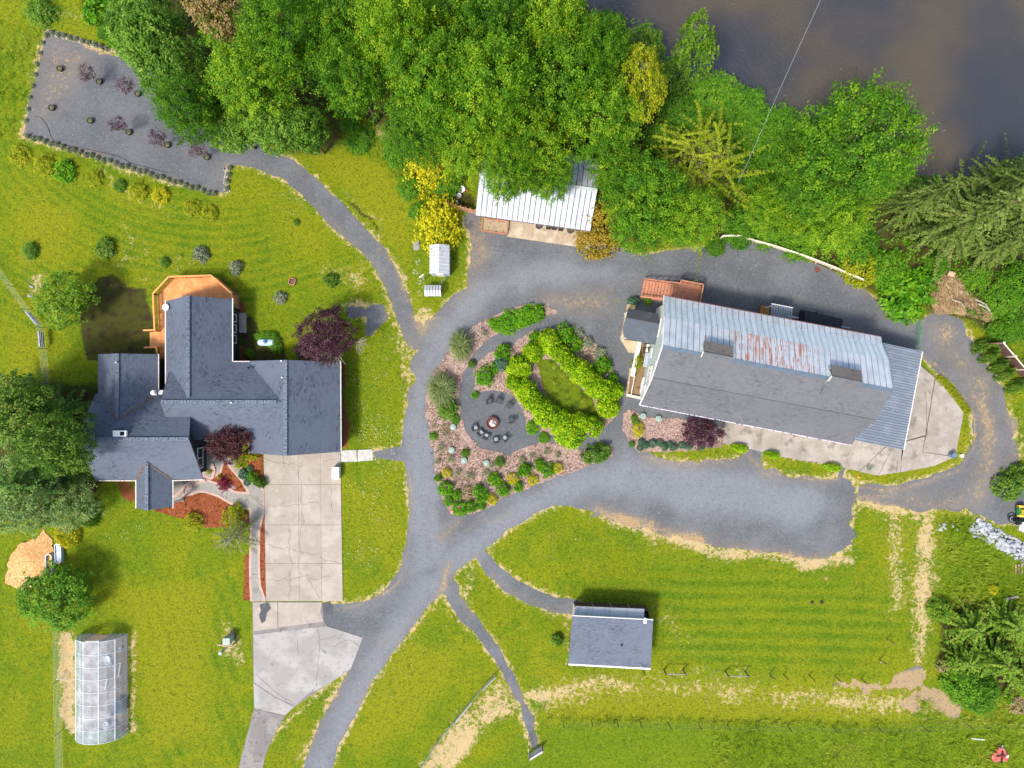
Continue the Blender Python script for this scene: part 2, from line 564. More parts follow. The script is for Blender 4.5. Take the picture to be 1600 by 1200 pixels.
# straw and dry grass: (kind, outline, strength, softness in metres)
STRAW = [
    ('b', [(925,800,14),(960,812,30),(1010,828,30),(1050,842,24),(1100,850,26),(1150,862,22),(1200,870,18),(1260,876,22),(1325,874,18)], 0.95, 0.9),
    ('b', [(1165,860,10),(1130,850,16)], .6, .8),
    ('b', [(636,740,5),(640,800,6),(637,860,6),(622,900,6),(590,935,6),(545,946,5)], 0.8, 0.35),
    ('b', [(640,600,6),(636,660,5)], 0.6, 0.5),
    ('p', [(640,490),(668,480),(690,498),(672,520),(660,535),(648,520)], 0.95, 0.8),
    ('b', [(640,540,26),(634,575,18),(634,610,10)], 0.62, 1.0),
    ('b', [(597,430,10),(604,470,12),(612,505,22),(625,545,24)], 0.55, 0.8),
    ('b', [(612,405,8),(625,430,14),(638,470,10)], 0.7, 0.6),
    ('b', [(440,300,6),(500,330,10),(555,385,10),(590,415,8)], 0.55, 0.6),
    ('b', [(540,310,6),(590,350,6),(600,395,8)], 0.6, 0.5),
    ('p', [(735,360),(760,350),(770,400),(745,450),(715,470),(690,490),(722,450)], 0.55, 1.2),
    ('b', [(860,475,16),(910,462,22),(950,455,18),(935,480,14)], 0.55, 1.2),
    ('b', [(1445,556,8),(1492,600,8),(1522,650,8),(1522,695,8),(1500,732,8),(1450,752,8),(1390,764,8),(1345,762,8)], .75, .5),
    ('b', [(1010,720,6),(1080,726,6),(1165,716,6),(1200,742,6),(1270,752,6),(1308,746,6)], .8, .5),
    ('b', [(1470,510,36),(1490,550,40),(1530,605,40),(1545,660,30),(1550,720,40),(1525,770,46),(1470,790,30),(1420,775,20)], 0.72, 1.6),
    ('b', [(1575,620,14),(1592,690,20),(1580,740,26)], 0.72, 1.2),
    ('b', [(1445,810,24),(1440,860,34),(1447,920,34),(1440,980,24),(1432,1030,20)], 0.8, 1.3),
    ('b', [(1395,810,26),(1400,870,30),(1405,940,30),(1390,960,10)], 0.62, 1.2),
    ('p', [(1335,770),(1400,780),(1470,800),(1440,815),(1380,800),(1330,790)], 0.75, 0.8),
    ('b', [(850,1085,40),(950,1070,26),(1080,1075,30),(1200,1090,34),(1300,1090,34),(1400,1095,30),(1480,1105,30)], 0.66, 1.9),
    ('b', [(1240,1085,10),(1290,1090,10),(1330,1100,12)], 0.95, 0.7),
    ('b', [(830,1085,30),(880,1080,20)], 0.85, 0.9),
    ('p', [(776,1062),(800,1085),(806,1115),(770,1130),(735,1160),(700,1215),(650,1215),(690,1150),(730,1100)], 0.86, 1.2),
    ('b', [(798,1098,10),(770,1110,26),(745,1140,26),(720,1165,26),(700,1200,16)], 1.05, 0.8),
    ('b', [(700,880,10),(688,930,14),(640,985,10),(622,1015,10),(590,1060,6),(560,1100,4)], 0.75, 0.6),
    ('b', [(745,870,10),(725,925,14),(740,960,6)], 0.65, 0.8),
    ('b', [(770,898,6),(810,930,6),(860,955,5),(890,965,8)], 0.6, 0.5),
    ('b', [(400,1200,5),(425,1150,8),(470,1100,8),(520,1075,14)], 0.75, 0.6),
    ('b', [(470,1190,5),(500,1130,8),(540,1065,10),(548,1040,10)], 0.85, 0.5),
    ('b', [(105,995,18),(106,1060,26),(110,1130,24)], 0.95, 0.5),
    ('b', [(208,990,8),(208,1060,10),(210,1140,12)], 0.8, 0.5),
    ('b', [(350,985,20),(360,1010,30),(372,1030,16)], 0.62, 0.9),
    ('b', [(60,60,8),(50,130,8),(38,205,8)], 0.6, 0.5),
    ('b', [(75,48,8),(120,60,8),(160,80,8),(205,85,8)], 0.95, 0.4),
    ('b', [(358,262,10),(352,300,10)], 0.8, 0.4),
    ('b', [(40,213,9),(338,304,9)], 0.85, 0.5),
    ('b', [(100,22,16),(125,30,14)], 0.5, 1.0),
    ('b', [(590,200,16),(612,215,20),(600,240,10)], 0.7, 1.0),
    ('b', [(55,440,20),(62,455,18),(50,460,10)], 0.75, 0.8),
    ('b', [(190,350,6),(205,375,22),(190,415,14),(230,385,14)], 0.45, 1.2),
    ('b', [(250,410,16),(312,405,12),(225,440,12)], 0.45, 1.0),
    ('b', [(40,400,12),(55,405,8)], 0.4, 1.0),
    ('b', [(515,418,30),(560,432,34),(565,412,16)], 0.45, 1.2),
    ('b', [(340,268,8),(330,320,8)], 0.3, 1.0),
    ('b', [(600,1000,10),(690,945,10)], 0.35, 1.0),
    ('b', [(985,950,20),(1050,970,30),(1080,1010,16)], 0.35, 1.6),
    ('b', [(150,260,10),(200,300,26),(240,315,10),(320,335,20)], 0.4, 1.2),
    ('b', [(540,1030,8),(650,1060,30)], 0.2, 2.0),
    ('b', [(665,440,10),(655,470,14)], 0.5, .8),
    ('b', [(888,970,8),(886,1010,8),(884,1035,8)], 0.6, .5),
    ('b', [(970,1066,30),(1040,1050,24),(1110,1052,26),(1160,1050,22)], 0.4, .9),
    ('b', [(1395,1135,4),(1560,1128,10)], 0.45, .8),
]
for sx, sy in [(889,817),(902,838),(861,840),(943,843),(983,851),(1021,856),(1063,863),(1102,871),(1137,877),(1180,884),(859,870),(1290,900),(1340,910),(1380,915),(1410,940),(1375,1030)]:
    STRAW.append(('b', [(sx - 3, sy + 2, 3), (sx + 3, sy + 3, 3)], 0.55, 0.3))

DARK = [   # bare dark earth and forest floor litter
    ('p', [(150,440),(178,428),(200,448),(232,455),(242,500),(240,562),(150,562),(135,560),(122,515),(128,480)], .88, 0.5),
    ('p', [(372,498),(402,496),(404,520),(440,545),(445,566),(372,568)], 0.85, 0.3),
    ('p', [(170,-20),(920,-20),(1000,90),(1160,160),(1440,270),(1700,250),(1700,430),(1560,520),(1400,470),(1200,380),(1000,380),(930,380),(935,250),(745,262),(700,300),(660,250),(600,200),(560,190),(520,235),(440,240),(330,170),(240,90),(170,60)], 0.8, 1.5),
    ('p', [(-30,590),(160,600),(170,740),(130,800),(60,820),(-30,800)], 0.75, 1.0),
    ('b', [(690,305,20),(735,315,18)], 0.9, 0.5),
    ('p', [(1455,940),(1620,930),(1620,1085),(1530,1090),(1470,1050)], 0.6, 1.0),
    ('b', [(540,316,3),(560,330,5),(588,362,4)], 0.9, 0.25),
    ('b', [(515,338,2),(545,362,3),(560,385,3)], 0.8, 0.2),
    ('b', [(1440,465,40),(1540,500,24)], 0.4, 1.0),
    ('b', [(850,1122,4),(960,1124,4),(1200,1130,4),(1400,1134,4),(1600,1128,4)], 0.55, 0.35),
]
RUST = [  # reddish bark
    ('p', [(530,566),(540,566),(541,640),(538,702),(530,702)], 1, 0.15),
    ('p', [(373,466),(384,470),(386,490),(376,500)], 1, 0.2),
    ('b', [(376,548,8),(376,566,8)], 1, 0.15),
    ('b', [(246,455,4),(244,470,3)], .5, .4),
    ('b', [(195,760,18),(207,772,14)], 1, 0.2),
    ('b', [(1575,1105,18),(1600,1108,18)], 0.6, 0.8),
    ('b', [(362,440,6),(372,462,8)], .7, .6),
]
LUSH = [   # long or rich green grass
    ('p', [(1470,810),(1520,820),(1600,880),(1640,900),(1640,1110),(1540,1100),(1480,1050),(1462,940)], 1.0, 1.5),
    ('p', [(840,1128),(1000,1122),(1300,1135),(1640,1125),(1640,1240),(680,1240),(760,1190),(820,1150)], 0.8, 0.8),
    ('p', [(535,570),(560,560),(575,640),(560,700),(540,700)], 0.8, 1.0),
    ('p', [(700,360),(737,368),(725,430),(700,450)], 0.8, 0.6),
    ('p', [(905,905),(1020,912),(1025,960),(900,935)], 0.6, 1.0),
    ('p', [(930,855),(1320,890),(1380,980),(1320,1040),(1030,1035),(1030,900)], 0.55, 2.0),
    ('p', [(30,60),(70,40),(40,200),(0,300),(0,60)], 0.5, 2.0),
    ('p', [(110,320),(330,340),(320,370),(150,370)], 0.5, 1.5),
    ('p', [(330,910),(395,900),(392,1060),(330,1060)], 0.5, 1.2),
    ('b', [(40,222,10),(340,312,10)], 0.9, 0.7),
    ('p', [(520,500),(640,640),(560,560)], 0.5, 1.0),
    ('b', [(660,390,8),(662,450,12)], 0.8, 0.5),
    ('p', [(160,790),(250,800),(250,900),(140,920)], 0.6, 1.5),
    ('p', [(480,440),(590,460),(590,500),(430,520),(380,470)], 0.5, 1.5),
    ('p', [(580,190),(640,220),(650,300),(610,260)], 0.7, 1.0),
]
DRY = [    # yellowish tired lawn
    ('p', [(0,480),(70,540),(110,640),(0,640)], 0.5, 1.5),
    ('p', [(20,280),(120,330),(110,420),(20,420)], 0.6, 2.0),
    ('p', [(160,920),(330,900),(330,1150),(230,1180),(210,1000)], 0.7, 2.0),
    ('p', [(620,1010),(740,1010),(660,1130),(560,1180),(560,1110)], 0.7, 1.5),
    ('p', [(545,760),(620,770),(620,880),(545,880)], 0.5, 1.0),
    ('p', [(470,220),(600,260),(650,330),(640,420),(560,330)], 0.75, 1.2),
    ('p', [(820,1000),(900,1060),(1400,1060),(1440,1130),(860,1130)], 0.7, 1.5),
    ('p', [(1000,1040),(1440,1060),(1440,1120),(1000,1120)], 0.4, 1.5),
    ('p', [(380,260),(470,300),(520,400),(420,380)], 0.4, 1.5),
    ('p', [(1330,660),(1520,660),(1500,740),(1330,760)], 0.6, 0.6),
    ('p', [(0,960),(90,980),(95,1240),(0,1240)], 0.15, 1.5),
    ('p', [(840,560),(880,600),(920,640),(900,650),(850,610)], 0.5, 1.0),
]
def zone_field(X, Y, zones):
    a = np.zeros(X.shape)
    X, Y = X + fbm(X, Y, 2.6, 97) * 1.5, Y + fbm(X, Y, 2.6, 101) * 1.5
    for kind, pts, amp, soft in zones:
        d = sdf_poly(X, Y, pts) if kind == 'p' else sdf_band(X, Y, pts)
        a = np.maximum(a, amp * sstep(d, -soft, soft))
    return a

def axis_pts(lo, hi, step, far):
    c = list(np.arange(lo, hi + step / 2, step))
    out, d = [], step
    x = hi
    while x < far:
        d *= 1.5
        x += d
        out.append(min(x, far))
    out2, d, x = [], step, lo
    while x > -far:
        d *= 1.5
        x -= d
        out2.append(max(x, -far))
    return np.array(out2[::-1] + c + out)

gx, gy = axis_pts(-56, 56, 0.25, 1200), axis_pts(-43, 43, 0.25, 1200)
GX, GY = np.meshgrid(gx, gy, indexing='ij')
RV = sdf_poly(GX, GY, RIVER, margin=8.0)
RVn = RV + fbm(GX, GY, 3.0, 5) * 1.2
inner = (np.abs(GX) < 57) & (np.abs(GY) < 44)
RG = np.where(inner, road_field(GX, GY), -6)
strawA = zone_field(GX, GY, STRAW)
strawA = np.maximum(strawA, 0.58 * sstep(RG, -0.8, -0.05)) * np.clip(1.08 + 1.3 * fbm(GX, GY, 2.4, 111, 3), .25, 1.25)
darkA, rustA = zone_field(GX, GY, DARK), zone_field(GX, GY, RUST)
lushA, dryA = zone_field(GX, GY, LUSH), zone_field(GX, GY, DRY)
# mowing lines: curved round the upper left lawn, straight across the right-hand field
cx, cy = M2(330, 120)
rad = np.hypot(GX - cx, (GY - cy) * 1.25)
mowA = np.zeros(GX.shape)
mL = zone_field(GX, GY, [('p', [(0,0),(60,0),(30,215),(350,320),(600,440),(420,470),(200,470),(0,520)], 1, 2.0)])
mowA += mL * np.sin(rad * 2 * math.pi / 1.15 + 2.5 * fbm(GX, GY, 6, 61))
mR = zone_field(GX, GY, [('p', [(1020,890),(1400,930),(1400,1050),(1030,1040)], 1, 2.0), ('p', [(860,1100),(1500,1110),(1500,1130),(860,1125)], .8, 1.0)])
mowA += mR * np.sin((GY + 0.02 * GX) * 2 * math.pi / 1.3 + 2.0 * fbm(GX, GY, 8, 63))
mB = zone_field(GX, GY, [('p', [(110,930),(380,880),(385,1200),(215,1200),(215,970)], .7, 2.0)])
mowA += mB * np.sin((GX * .85 + GY * 0.3) * 2 * math.pi / 1.2 + 3 * fbm(GX, GY, 7, 65))
GZ = -2.6 * sstep(RVn, -2.2, 1.6)
rough = np.clip(lushA - 0.3, 0, 1) + np.clip(darkA - .5, 0, 1) * 0.5
GZ = GZ - (0.10 + 0.0 * GX) * np.where(inner, np.clip(rough, 0, 1) * (0.5 + fbm(GX, GY, 2.0, 71)), 0)
nxg, nyg = GX.shape
I = np.arange(nxg * nyg).reshape(nxg, nyg)
Q = np.stack([I[:-1, :-1].ravel(), I[1:, :-1].ravel(), I[1:, 1:].ravel(), I[:-1, 1:].ravel()], 1)
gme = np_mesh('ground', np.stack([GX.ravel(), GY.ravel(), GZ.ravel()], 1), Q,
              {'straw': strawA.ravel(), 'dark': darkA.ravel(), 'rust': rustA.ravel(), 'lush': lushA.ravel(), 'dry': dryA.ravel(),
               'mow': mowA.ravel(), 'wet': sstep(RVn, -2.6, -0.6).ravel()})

m, nt, out = new_mat('meadow_grass')
pv = pos_n(nt)
at = lambda k: nd(nt, 'ShaderNodeAttribute', attribute_name=k).outputs['Fac']
n_big = noise_n(nt, pv, 0.22, 4, 0.6)
n_mid = noise_n(nt, pv, 1.1, 4, 0.62)
n_fine = noise_n(nt, pv, 5.5, 4, 0.7)
n_vf = noise_n(nt, pv, 17.0, 3, 0.7)
g_green, g_yel, g_lush, g_deep = lin('#567002'), lin('#777d02'), lin('#456c04'), lin('#344e08')
straw_n = noise_n(nt, pv, 2.3, 5, 0.72, 0.6)
n_pat = noise_n(nt, pv, 0.55, 5, 0.68, 0.4)
c = mix_n(nt, smooth_n(nt, n_big, 0.38, 0.64), g_green, g_yel)
c = mix_n(nt, math_n(nt, 'MULTIPLY', smooth_n(nt, n_pat, 0.47, 0.68), 0.75), c, lin('#82820a'))
n_pt2 = noise_n(nt, pv, 0.3, 4, 0.6, 0.3)
c = mix_n(nt, math_n(nt, 'MULTIPLY', smooth_n(nt, n_pt2, 0.50, 0.34), 0.85), c, lin('#426806'))
c = mix_n(nt, math_n(nt, 'MULTIPLY', at('lush'), 0.85), c, g_lush)
c = mix_n(nt, smooth_n(nt, math_n(nt, 'ADD', at('dry'), math_n(nt, 'MULTIPLY', n_mid, 0.6)), 0.35, 1.15), c, lin('#84820c'))
c = mix_n(nt, math_n(nt, 'MULTIPLY', smooth_n(nt, n_mid, 0.52, 0.72), 0.55), c, g_deep)
c = mix_n(nt, math_n(nt, 'MULTIPLY', smooth_n(nt, at('mow'), -0.9, 0.9), 0.45), c, lin('#868a0c'))
c = mix_n(nt, math_n(nt, 'MULTIPLY', smooth_n(nt, n_fine, 0.48, 0.68), 0.7), c, g_deep)
c = mix_n(nt, math_n(nt, 'MULTIPLY', smooth_n(nt, n_vf, 0.53, 0.72), 0.65), c, lin('#a0a228'))
c = mix_n(nt, math_n(nt, 'MULTIPLY', smooth_n(nt, n_vf, 0.44, 0.30), 0.45), c, lin('#2c3f06'))
n_str = noise_n(nt, pos_n(nt, 'pos', (1.0, 3.2, 1), .6), 3.2, 4, .7, .5)
c = mix_n(nt, math_n(nt, 'MULTIPLY', smooth_n(nt, n_str, 0.52, 0.68), 0.7), c, lin('#8f8f16'))
c = mix_n(nt, math_n(nt, 'MULTIPLY', smooth_n(nt, n_str, 0.48, 0.34), 0.7), c, lin('#304608'))
n_tuft = noise_n(nt, pv, 2.4, 4, .75, .3)
c = mix_n(nt, math_n(nt, 'MULTIPLY', smooth_n(nt, n_tuft, 0.48, 0.34), 0.5), c, lin('#344e08'))
c = mix_n(nt, math_n(nt, 'MULTIPLY', smooth_n(nt, n_tuft, 0.54, 0.72), 0.42), c, lin('#8f9618'))
hsv = nd(nt, 'ShaderNodeHueSaturation')
hsv.inputs['Value'].default_value = 0.92
hsv.inputs['Saturation'].default_value = 0.98
hsv.inputs['Hue'].default_value = 0.505
nt.links.new(c, hsv.inputs['Color'])
c = hsv.outputs[0]
# straw, in ragged tufts
sbase = math_n(nt, 'ADD', math_n(nt, 'MULTIPLY', at('straw'), .92), math_n(nt, 'MULTIPLY', smooth_n(nt, n_pat, .45, .8), .16))
sf = math_n(nt, 'ADD', sbase, math_n(nt, 'MULTIPLY', math_n(nt, 'SUBTRACT', straw_n, 0.5), 2.6))
sf = math_n(nt, 'ADD', sf, math_n(nt, 'MULTIPLY', math_n(nt, 'SUBTRACT', n_fine, 0.5), 0.9))
s_col = mix_n(nt, smooth_n(nt, n_vf, 0.35, 0.65), lin('#94805a'), lin('#cdb68c'))
s_col = mix_n(nt, smooth_n(nt, n_mid, 0.45, 0.7), s_col, lin('#b89d6e'))
c = mix_n(nt, math_n(nt, 'MULTIPLY', smooth_n(nt, sf, 0.40, 0.85), 0.92), c, s_col)
# bare earth and litter
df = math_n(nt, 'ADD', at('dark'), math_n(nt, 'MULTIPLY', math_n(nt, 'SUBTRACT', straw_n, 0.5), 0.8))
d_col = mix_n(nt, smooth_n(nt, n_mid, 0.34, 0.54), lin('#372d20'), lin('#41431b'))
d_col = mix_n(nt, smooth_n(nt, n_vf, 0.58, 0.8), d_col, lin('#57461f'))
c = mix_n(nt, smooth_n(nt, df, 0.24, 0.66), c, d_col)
rf = math_n(nt, 'ADD', at('rust'), math_n(nt, 'MULTIPLY', math_n(nt, 'SUBTRACT', n_fine, 0.5), 0.5))
r_col = mix_n(nt, smooth_n(nt, n_vf, 0.35, 0.68), lin('#5e2f1c'), lin('#96603c'))
c = mix_n(nt, smooth_n(nt, rf, 0.42, 0.58), c, r_col)
c = mix_n(nt, at('wet'), c, lin('#4a4434'))
bh = math_n(nt, 'ADD', math_n(nt, 'MULTIPLY', n_vf, 0.5), n_fine)
principled(nt, out, c, 0.95, 0, 0.1, bh, 0.12, 0.55)
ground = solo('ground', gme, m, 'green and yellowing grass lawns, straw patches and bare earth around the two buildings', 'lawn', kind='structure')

# ------------------------------------------------------------------ gravel
X, Y = px_grid(-20, -20, 1620, 1230, 0.17)
RF = road_field(X, Y)
ragged = 0.30 + 0.9 * zone_field(X, Y, [('b', [(925,800,30),(1325,880,40)], 1, 1.0), ('p', [(1440,490),(1640,600),(1640,820),(1440,790),(1540,700)], 1, 1.5),
                                        ('b', [(655,520,40),(640,620,16)], 1, 1), ('b', [(740,350,40),(720,470,20)], .7, 1),
                                        ('b', PATH_FIELD, .5, .5), ('b', [(1330,790,40),(1335,870,50)], 2.2, 1.5), ('b', [(548,480,50),(585,495,60)], 1, 1), ('p', [(1290,1040),(1510,1040),(1510,1130),(1290,1130)], 1.5, 1), ('b', [(1010,720,16),(1300,750,16)], .6, .6)])
RF = RF + fbm(X, Y, 1.6, 11, 5) * 2.0 * ragged
worn = np.zeros(X.shape)
for b in ([(500,1200,18),(560,1080,18),(610,1000,18),(660,930,18),(730,860,18),(810,800,20),(880,765,24),(980,740,40),(1100,760,60),(1250,790,50)],
          [(660,880,14),(652,780,14),(650,680,14),(660,590,14),(700,510,14),(760,450,16),(850,425,14),(950,425,6)],
          [(680,860,10),(668,780,10),(668,680,8),(685,560,10)]):
    worn = np.maximum(worn, sstep(sdf_band(X, Y, b) + fbm(X, Y, 3.0, 17) * 1.6, -1.8, 0.6))
gstraw = zone_field(X, Y, STRAW) * 0.9 * np.clip(.95 + 1.2 * fbm(X, Y, 2.4, 111, 3), .3, 1.2)
gstraw = np.maximum(gstraw, zone_field(X, Y, [('b', [(855,470,22),(900,470,30),(940,470,30)], 0.6, 1.3), ('b', [(735,380,40),(750,345,20)], .55, 1.2),
      ('b', [(1380,470,14),(1440,500,30),(1340,440,14)], .45, 1.0), ('b', [(1320,690,10),(1400,770,20),(1350,775,14)], .6, 1),
      ('b', [(1010,715,14),(1060,722,20),(1130,722,16),(1170,715,10)], .62, .7), ('b', [(1200,740,16),(1220,745,10),(1280,755,8)], .62, .6),
      ('p', [(1290,1050),(1500,1040),(1510,1125),(1380,1125)], .85, .5), ('p', [(75,55),(150,80),(110,150),(70,190),(45,190)], .5, 1.8), ('b', [(690,840,14),(720,815,8)], .55, .6), ('b', [(730,830,3),(800,800,3)], .5, .5)]))
ggreen = zone_field(X, Y, [('b', [(945,462,8),(975,475,10)], .75, .6), ('b', [(1350,450,12),(1390,480,16)], .6, .8), ('b', [(1480,555,5),(1500,580,4)], .55, .6),
      ('b', [(1150,390,3),(1160,396,3)], .5, .4), ('b', [(1320,800,10),(1335,850,14)], .7, .7), ('b', [(1095,478,12),(1150,495,20),(1290,520,10),(1400,550,8)], .42, .8),
      ('b', [(1560,795,8),(1555,800,6)], .6, .6), ('b', [(880,480,3),(920,500,3)], .4, .6)])
darker_tone = zone_field(X, Y, [('p', [(800,475),(880,495),(980,540),(985,620),(950,600),(900,505),(780,520)], .5, .8), ('p', [(1060,425),(1440,530),(1430,560),(1090,470)], .55, 1.0),  # gravel zones mixed towards a darker grey
      ('p', LOT, .3, .5), ('p', [(735,560),(820,640),(850,690),(800,715),(720,670)], .4, .6)])
gm = clip_mesh('gravel_driveway', X, Y, RF, 0.012, {'worn': worn, 'straw': gstraw, 'green': ggreen, 'darker_tone': darker_tone})
m, nt, out = new_mat('crushed_gravel')
pv = pos_n(nt)
at = lambda k: nd(nt, 'ShaderNodeAttribute', attribute_name=k).outputs['Fac']
n_big = noise_n(nt, pv, 0.3, 4, 0.6)
n_mid = noise_n(nt, pv, 1.6, 4, 0.65)
n_f = noise_n(nt, pv, 12.0, 3, 0.75)
n_st = noise_n(nt, pv, 2.6, 5, 0.75, 0.5)
c = mix_n(nt, smooth_n(nt, n_big, 0.35, 0.68), lin('#57595c'), lin('#66686b'))
c = mix_n(nt, math_n(nt, 'MULTIPLY', at('worn'), 0.6), c, lin('#7f8287'))
c = mix_n(nt, math_n(nt, 'MULTIPLY', at('darker_tone'), 0.8), c, lin('#4d5054'))
c = mix_n(nt, math_n(nt, 'MULTIPLY', smooth_n(nt, n_mid, 0.52, 0.75), 0.5), c, lin('#484a4c'))
n_c = noise_n(nt, pv, 3.2, 4, .75)
c = mix_n(nt, math_n(nt, 'MULTIPLY', smooth_n(nt, n_c, .48, .34), .4), c, lin('#45474a'))
c = mix_n(nt, math_n(nt, 'MULTIPLY', smooth_n(nt, n_c, .54, .7), .4), c, lin('#858a90'))
c = mix_n(nt, math_n(nt, 'MULTIPLY', smooth_n(nt, n_f, 0.50, 0.75), 0.5), c, lin('#9a9c9c'))
c = mix_n(nt, math_n(nt, 'MULTIPLY', smooth_n(nt, n_f, 0.46, 0.28), 0.6), c, lin('#3c3d40'))
c = mix_n(nt, smooth_n(nt, noise_n(nt, pv, 7.0, 1), 0.755, 0.78), c, lin('#b0a894'))
c = mix_n(nt, math_n(nt, 'MULTIPLY', at('straw'), .75), c, lin('#7d7060'))
sf = math_n(nt, 'ADD', at('straw'), math_n(nt, 'MULTIPLY', math_n(nt, 'SUBTRACT', n_st, 0.5), 1.8))
sf = math_n(nt, 'ADD', sf, math_n(nt, 'MULTIPLY', math_n(nt, 'SUBTRACT', n_f, 0.5), 0.7))
c = mix_n(nt, math_n(nt, 'MULTIPLY', smooth_n(nt, sf, 0.48, 0.9), 0.85), c, mix_n(nt, smooth_n(nt, n_f, 0.35, 0.65), lin('#7d6a4c'), lin('#bb9e70')))
gf = math_n(nt, 'ADD', at('green'), math_n(nt, 'MULTIPLY', math_n(nt, 'SUBTRACT', n_st, 0.5), 1.8))
c = mix_n(nt, math_n(nt, 'MULTIPLY', smooth_n(nt, gf, 0.55, 0.85), 0.8), c, lin('#6a7418'))
principled(nt, out, c, 0.95, 0, 0.15, n_f, 0.03, 0.7)
solo('gravel_driveway', gm, m, 'grey crushed gravel driveway looping round the garden and the barn with a parking lot', 'driveway', kind='structure')

# ------------------------------------------------------------------ river
m, nt, out = new_mat('muddy_river_water')
pv = pos_n(nt)
n1 = noise_n(nt, pos_n(nt, 'pos', (1, 1, 1)), 0.055, 3, 0.55)
c = mix_n(nt, smooth_n(nt, n1, 0.40, 0.62), lin('#35363a'), lin('#4d4436'))
rip = noise_n(nt, pos_n(nt, 'pos', (1.0, 2.2, 1), math.radians(35)), 1.6, 5, 0.65, 0.8)
rip2 = noise_n(nt, pos_n(nt, 'pos', (1.0, 1.8, 1), math.radians(50)), 7.0, 2, 0.5, 0.3)
c = mix_n(nt, math_n(nt, 'MULTIPLY', smooth_n(nt, rip2, .5, .75), .08), c, lin('#625a51'))
principled(nt, out, c, 0.2, 0, 0.5, math_n(nt, 'ADD', rip, math_n(nt, 'MULTIPLY', rip2, .3)), 0.09, 0.7)
rx, ry = axis_pts(0, 60, 4, 1200), axis_pts(14, 60, 4, 1200)
mbw = MB()
mbw.add([(-20, 14, -1.5), (1150, 14, -1.5), (1150, 1150, -1.5), (-20, 1150, -1.5)], [(0, 1, 2, 3)])
solo('river', mbw, m, 'dark brown rippled river beyond the wooded bank', 'river', kind='structure')

# ------------------------------------------------------------------ planting beds
bark_pink = layered('pale_bark_chips', '#8b7569', [('#6a5648', .45, 4, .47, .60), ('#5a463d', 3.0, 4, .50, .66), ('#b99c90', 9.0, 3, .46, .66), ('#4b3a32', 11.0, 2, .58, .72), ('#d9c3ba', 14.0, 2, .60, .72)], bump=(10, .06, .8), spec=.1)
bark_red = layered('red_bark_mulch', '#7a4127', [('#4a2415', 3.0, 4, .48, .68), ('#a1643e', 10.0, 3, .48, .68), ('#3c1d12', 13.0, 2, .58, .75)], bump=(10, .06, .8), spec=.1)
BED_C = [(872,485),(850,478),(820,476),(790,484),(760,498),(735,514),(712,530),(698,550),(682,575),(668,600),(665,640),(675,700),(680,740),(690,780),(705,800),(735,804),
         (760,795),(785,780),(830,760),(870,745),(905,733),(940,722),(958,714),(958,692),(935,700),(905,702),(870,692),(840,690),(818,700),(795,712),(770,706),
         (745,695),(728,675),(720,650),(717,620),(722,590),(734,562),(755,535),(780,518),(800,508),(840,497),(872,490)]
BED_H = [(740,580),(748,563),(765,552),(788,542),(802,541),(808,530),(830,518),(870,512),(900,515),(930,535),(950,560),(962,590),(970,615),(964,645),(946,668),
         (922,680),(885,683),(850,677),(822,664),(817,642),(800,616),(770,608),(743,612)]
BED_B = [(974,645),(980,640),(990,641),(1003,650),(1060,655),(1133,668),(1128,698),(1080,703),(1000,707),(986,695),(972,672)]
BED_HOUSE = [(238,797),(262,793),(270,786),(274,776),(300,771),(330,772),(350,782),(378,793),(392,806),(393,820),(375,812),(350,824),(320,824),(290,812)]
BED_ISLE = [(316,756),(330,744),(342,740),(351,720),(364,730),(384,756),(380,774),(350,770),(330,762)]
BED_SHRUB = [(384,714),(410,709),(413,762),(402,752),(392,735)]
BED_STRIP = [(405,800),(414,785),(417,937),(412,937),(406,920)]
BED_WALK = [(383,868),(393,866),(391,937),(380,937)]
BEDS = [(BED_C, bark_pink, 0.06, 'curved bed of pinkish bark chips wrapping the fire pit clearing', .5, 0),
        (BED_H, bark_pink, 0.058, 'oval bed under the lime green hedge ring', .4, 1),
        (BED_B, bark_pink, 0.062, 'pale bark chip bed along the south wall of the barn', .3, 2),
        (BED_HOUSE, bark_red, 0.06, 'rust red bark bed below the front porch of the house', .2, 3),
        (BED_ISLE, bark_red, 0.062, 'small red bark island with a tiny maroon maple inside the front walk', .05, 4),
        (BED_SHRUB, bark_red, 0.06, 'red bark bed of yellow shrubs between walk and garage', .1, 5),
        (BED_STRIP, bark_red, 0.06, 'narrow red bark strip along the concrete driveway edge', .05, 6),
        (BED_WALK, bark_red, 0.06, 'narrow red bark strip between lawn and front walk', .08, 7)]
for pts, mt, z, lb, amp, sd in BEDS:
    xs, ys = [p[0] for p in pts], [p[1] for p in pts]
    Xb, Yb = px_grid(min(xs) - 12, min(ys) - 12, max(xs) + 12, max(ys) + 12, 0.1 if len(pts) > 12 else 0.05)
    F = sdf_poly(Xb, Yb, pts) + fbm(Xb, Yb, 0.9, 21 + sd) * amp
    o = solo('planting_bed', clip_mesh('planting_bed', Xb, Yb, F, z), mt, lb, 'garden bed', kind='structure')
Xb, Yb = px_grid(815, 550, 945, 680, 0.1)
F = sdf_poly(Xb, Yb, [(836,562),(862,560),(885,585),(925,622),(935,650),(905,672),(885,650),(856,622)]) + fbm(Xb, Yb, 1, 31) * .4
hg = layered('mottled_lawn', '#5c6c12', [('#3c4d10', 1.2, 4, .45, .65), ('#87862a', 2.0, 4, .55, .72), ('#2e3d0c', 8, 3, .52, .72)], bump=(9, .08, .6), spec=.1)  # green lawn mottled with darker and yellower patches
solo('hedge_lawn', clip_mesh('hedge_lawn', Xb, Yb, F, 0.085), hg, 'small sunken-looking lawn enclosed by the lime hedge', 'lawn', kind='structure')
